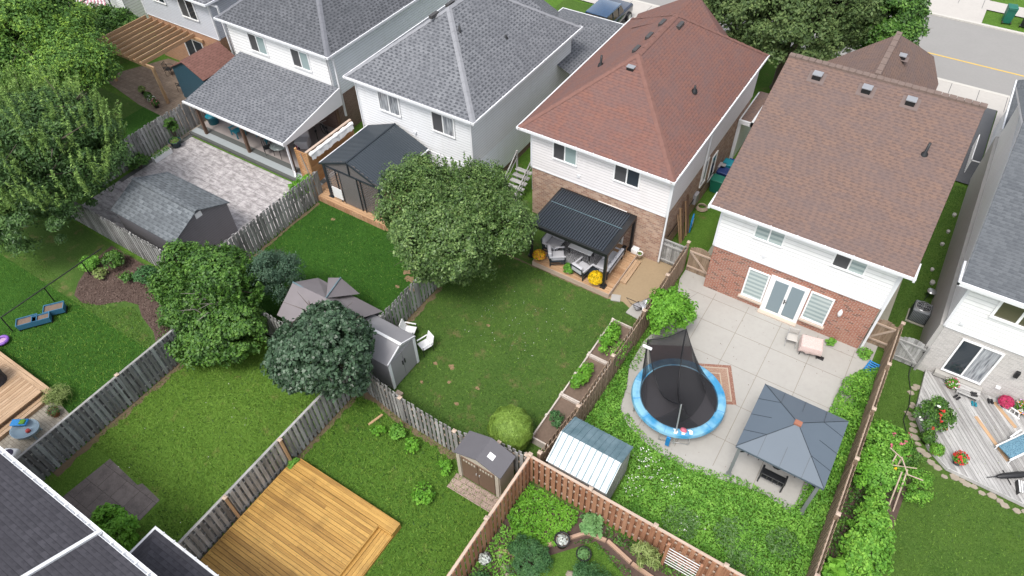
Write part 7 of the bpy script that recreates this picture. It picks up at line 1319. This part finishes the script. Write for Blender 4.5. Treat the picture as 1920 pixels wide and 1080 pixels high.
blades('grass', [(-31, 3.2), (-26, 3.3), (-24.3, 3.1), (-22.9, 1.2), (-22.9, 6.2), (-25.2, 7.6), (-27.2, 8.3), (-28.5, 7.6), (-30.5, 7.0), (-34, 8), (-40, 8), (-36, 3.2)], 420, .055, .011, M['leaf_grass'], 94, 'grass of the left lawn')
blades('grass', [(5.2, 19.1), (5.7, 18.4), (5.6, 16), (5.3, 12), (4.6, 8), (12, 8), (12, 19)], 380, .045, .010, M['leaf_grass'], 95, 'even grass of the right lawn'); blades('grass', [(3.7, 19.9), (4.9, 20.4), (4.9, 23.5), (3.7, 23.6)], 450, .05, .01, M['leaf_grass'], 96, 'grass strip beside the long brown fence'); blades('grass', [(3.2, 24.3), (4.55, 24.3), (4.55, 37.6), (3.2, 37.6)], 300, .05, .012, M['leaf_grass_dk'], 97, 'grass in the narrow side passage')
# fallen petals and clover heads
for poly, n, sd_, lb in (([(-13, 15.3), (-9.5, 15.3), (-9.5, 19.5), (-14, 18.5)], 4.5, 98, 'fallen white petals scattered on the middle lawn'), ([(-22, 2), (-15.2, 2), (-15.2, 10), (-22, 10)], .35, 99, 'tiny pale clover heads on the light lawn')):
    q = scatter(poly, n, sd_); tag(lvs('fallen_petals', np.column_stack([q, np.full(len(q), .05)]), np.tile([0, 0, 1.], (len(q), 1)), .02, M['fl_white'], None, .7, .3, sd_), lb, None, None, 'stuff')

M['tuft'] = leafmat('bright_grass_tufts', (.09, .18, .025), (.15, .26, .035), (.22, .34, .06), nscale=3)
M['tuft_dk'] = leafmat('deep_grass_tufts', (.012, .04, .008), (.025, .07, .012), (.04, .1, .02), nscale=3)
for i, (poly, d1, d2, mt, h) in enumerate((([(-22.6, 2.6), (-18, 2.6), (-18, .4), (-15.1, .4), (-15.1, 10.3), (-22.6, 10.3)], 90, 160, 'tuft', .07), ([(-14.9, 6.6), (-9.6, 6.6), (-9.6, 3), (-6.7, 3), (-6.7, 10.4), (-14.9, 10.2)], 100, 190, 'tuft', .08), ([(-31, 3.2), (-26, 3.3), (-24.3, 3.1), (-22.9, 1.2), (-22.9, 6.2), (-25.2, 7.6), (-27.2, 8.3), (-28.5, 7.6), (-30.5, 7.0)], 60, 140, 'tuft', .07), ([(-24.9, 10.8), (-15.75, 10.8), (-15.75, 22.9), (-20.0, 22.9), (-20.0, 18.6), (-24.9, 18.6)], 25, 150, 'leaf_grass_lt', .06), ([(-15.6, 10.7), (-7.45, 10.9), (-7.45, 19.3), (-6.2, 19.3), (-6.2, 20.3), (-8.4, 20.5), (-15.6, 20.5)], 45, 160, 'leaf_grass_lt', .06), ([(5.2, 19.1), (5.7, 18.4), (5.6, 16), (5.3, 12), (4.6, 8), (12, 8), (12, 19)], 40, 90, 'leaf_grass_lt', .055))):
    nm = ['light lawn with the paved pad', 'lawn beside the yellow deck', 'left lawn', 'lush lawn below the dark gazebo', 'middle lawn', 'right lawn'][i]
    blades('grass_tufts', poly, d1 * 1.3, h, .02, M[mt], 200 + i, 'brighter tufts in the ' + nm, lean=.8); blades('grass_tufts', poly, d2 * .45, h * .7, .02, M['tuft_dk'], 220 + i, 'deeper green tufts in the ' + nm, lean=.8)
cover('weeds', [(-5.0, 14.9), (-3.6, 14.3), (-1.66, 14.0), (.28, 14.4), (2.2, 14.4), (2.3, 14.85), (.3, 14.95), (-1.7, 14.5), (-3.6, 14.7), (-4.7, 15.3)], 500, .3, .045, 'leaf_yard', 240, 'fringe of weeds spilling over the curved patio edge')

t = thing('bare_branch', 'bare grey dead branches sticking out of the wide bushy tree', 'branch', (-21.9, 9.4, 0)); m = MB(); rnd = random.Random(31)
for k in range(8):
    a = Vector((-21.6 + rnd.uniform(-.5, .6), 9.3 + rnd.uniform(-.5, .5), 2.6)); b = a + Vector((rnd.uniform(-.5, 1.0), rnd.uniform(-1.3, -.2), rnd.uniform(.4, 1.3))); m.tube([a - Vector((0, 0, .8)), a.lerp(b, .5) + Vector((rnd.uniform(-.1, .1), 0, .1)), b], [.035, .022, .008], 5)
    for q in range(2): c_ = a.lerp(b, rnd.uniform(.4, .9)); m.tube([c_, c_ + Vector((rnd.uniform(-.4, .4), rnd.uniform(-.4, .2), rnd.uniform(.1, .4)))], [.012, .004], 4)
m.build('twigs', plain('grey_dead_wood', (.28, .25, .22), .9, .2), t)

for poly, n, sd_, lb in ((DC, 2.2, 250, 'dry leaves and grit scattered on the concrete patio'), ([(-14.7, 1.7), (-10.3, 1.7), (-10.3, 6.0), (-14.7, 6.0)], 1.6, 251, 'dry leaf bits scattered on the yellow deck'), ([(-36, 11), (-25.2, 11), (-25.2, 19), (-36, 19)], 1.5, 252, 'leaf litter scattered on the stamped patio'), ([(5.3, 21.4), (6.8, 19.6), (11, 19.5), (11, 23.6), (5.3, 23.6)], 2.5, 253, 'leaf bits scattered on the silvery deck')):
    q = scatter(poly, n, sd_); z = .36 if sd_ == 251 else .21 if sd_ == 253 else .08 if sd_ == 250 else .025; tag(lvs('leaf_litter', np.column_stack([q, np.full(len(q), z)]), np.tile([0, 0, 1.], (len(q), 1)), .022, M['leaf_straw'] if sd_ % 2 else M['chip'], None, .6, .2, sd_), lb, None, None, 'stuff')

for i, (x, y, rx, ry, h, mt, lb) in enumerate(((-30.2, 9.6, .6, .5, .45, 'leaf_bush', 'low green shrub at the back of the mulch bed under the huge tree'), (-28.0, 9.8, .5, .5, .4, 'leaf_pine', 'dark low shrub at the fence corner of the mulch bed'), (-31.3, 8.9, .5, .4, .3, 'leaf_weed', 'weedy clump at the left end of the mulch bed'), (-45.6, 20.6, .8, .6, .7, 'leaf_bush', 'leafy shrub below the left end of the timber pergola'), (-24.6, 8.6, .6, .6, .5, 'leaf_bush', 'green undergrowth at the foot of the bushy tree'))):
    shrub('garden_bush', lb, (x, y, h), (rx, ry, h), 45, 45, .2, .055, mt, 260 + i)
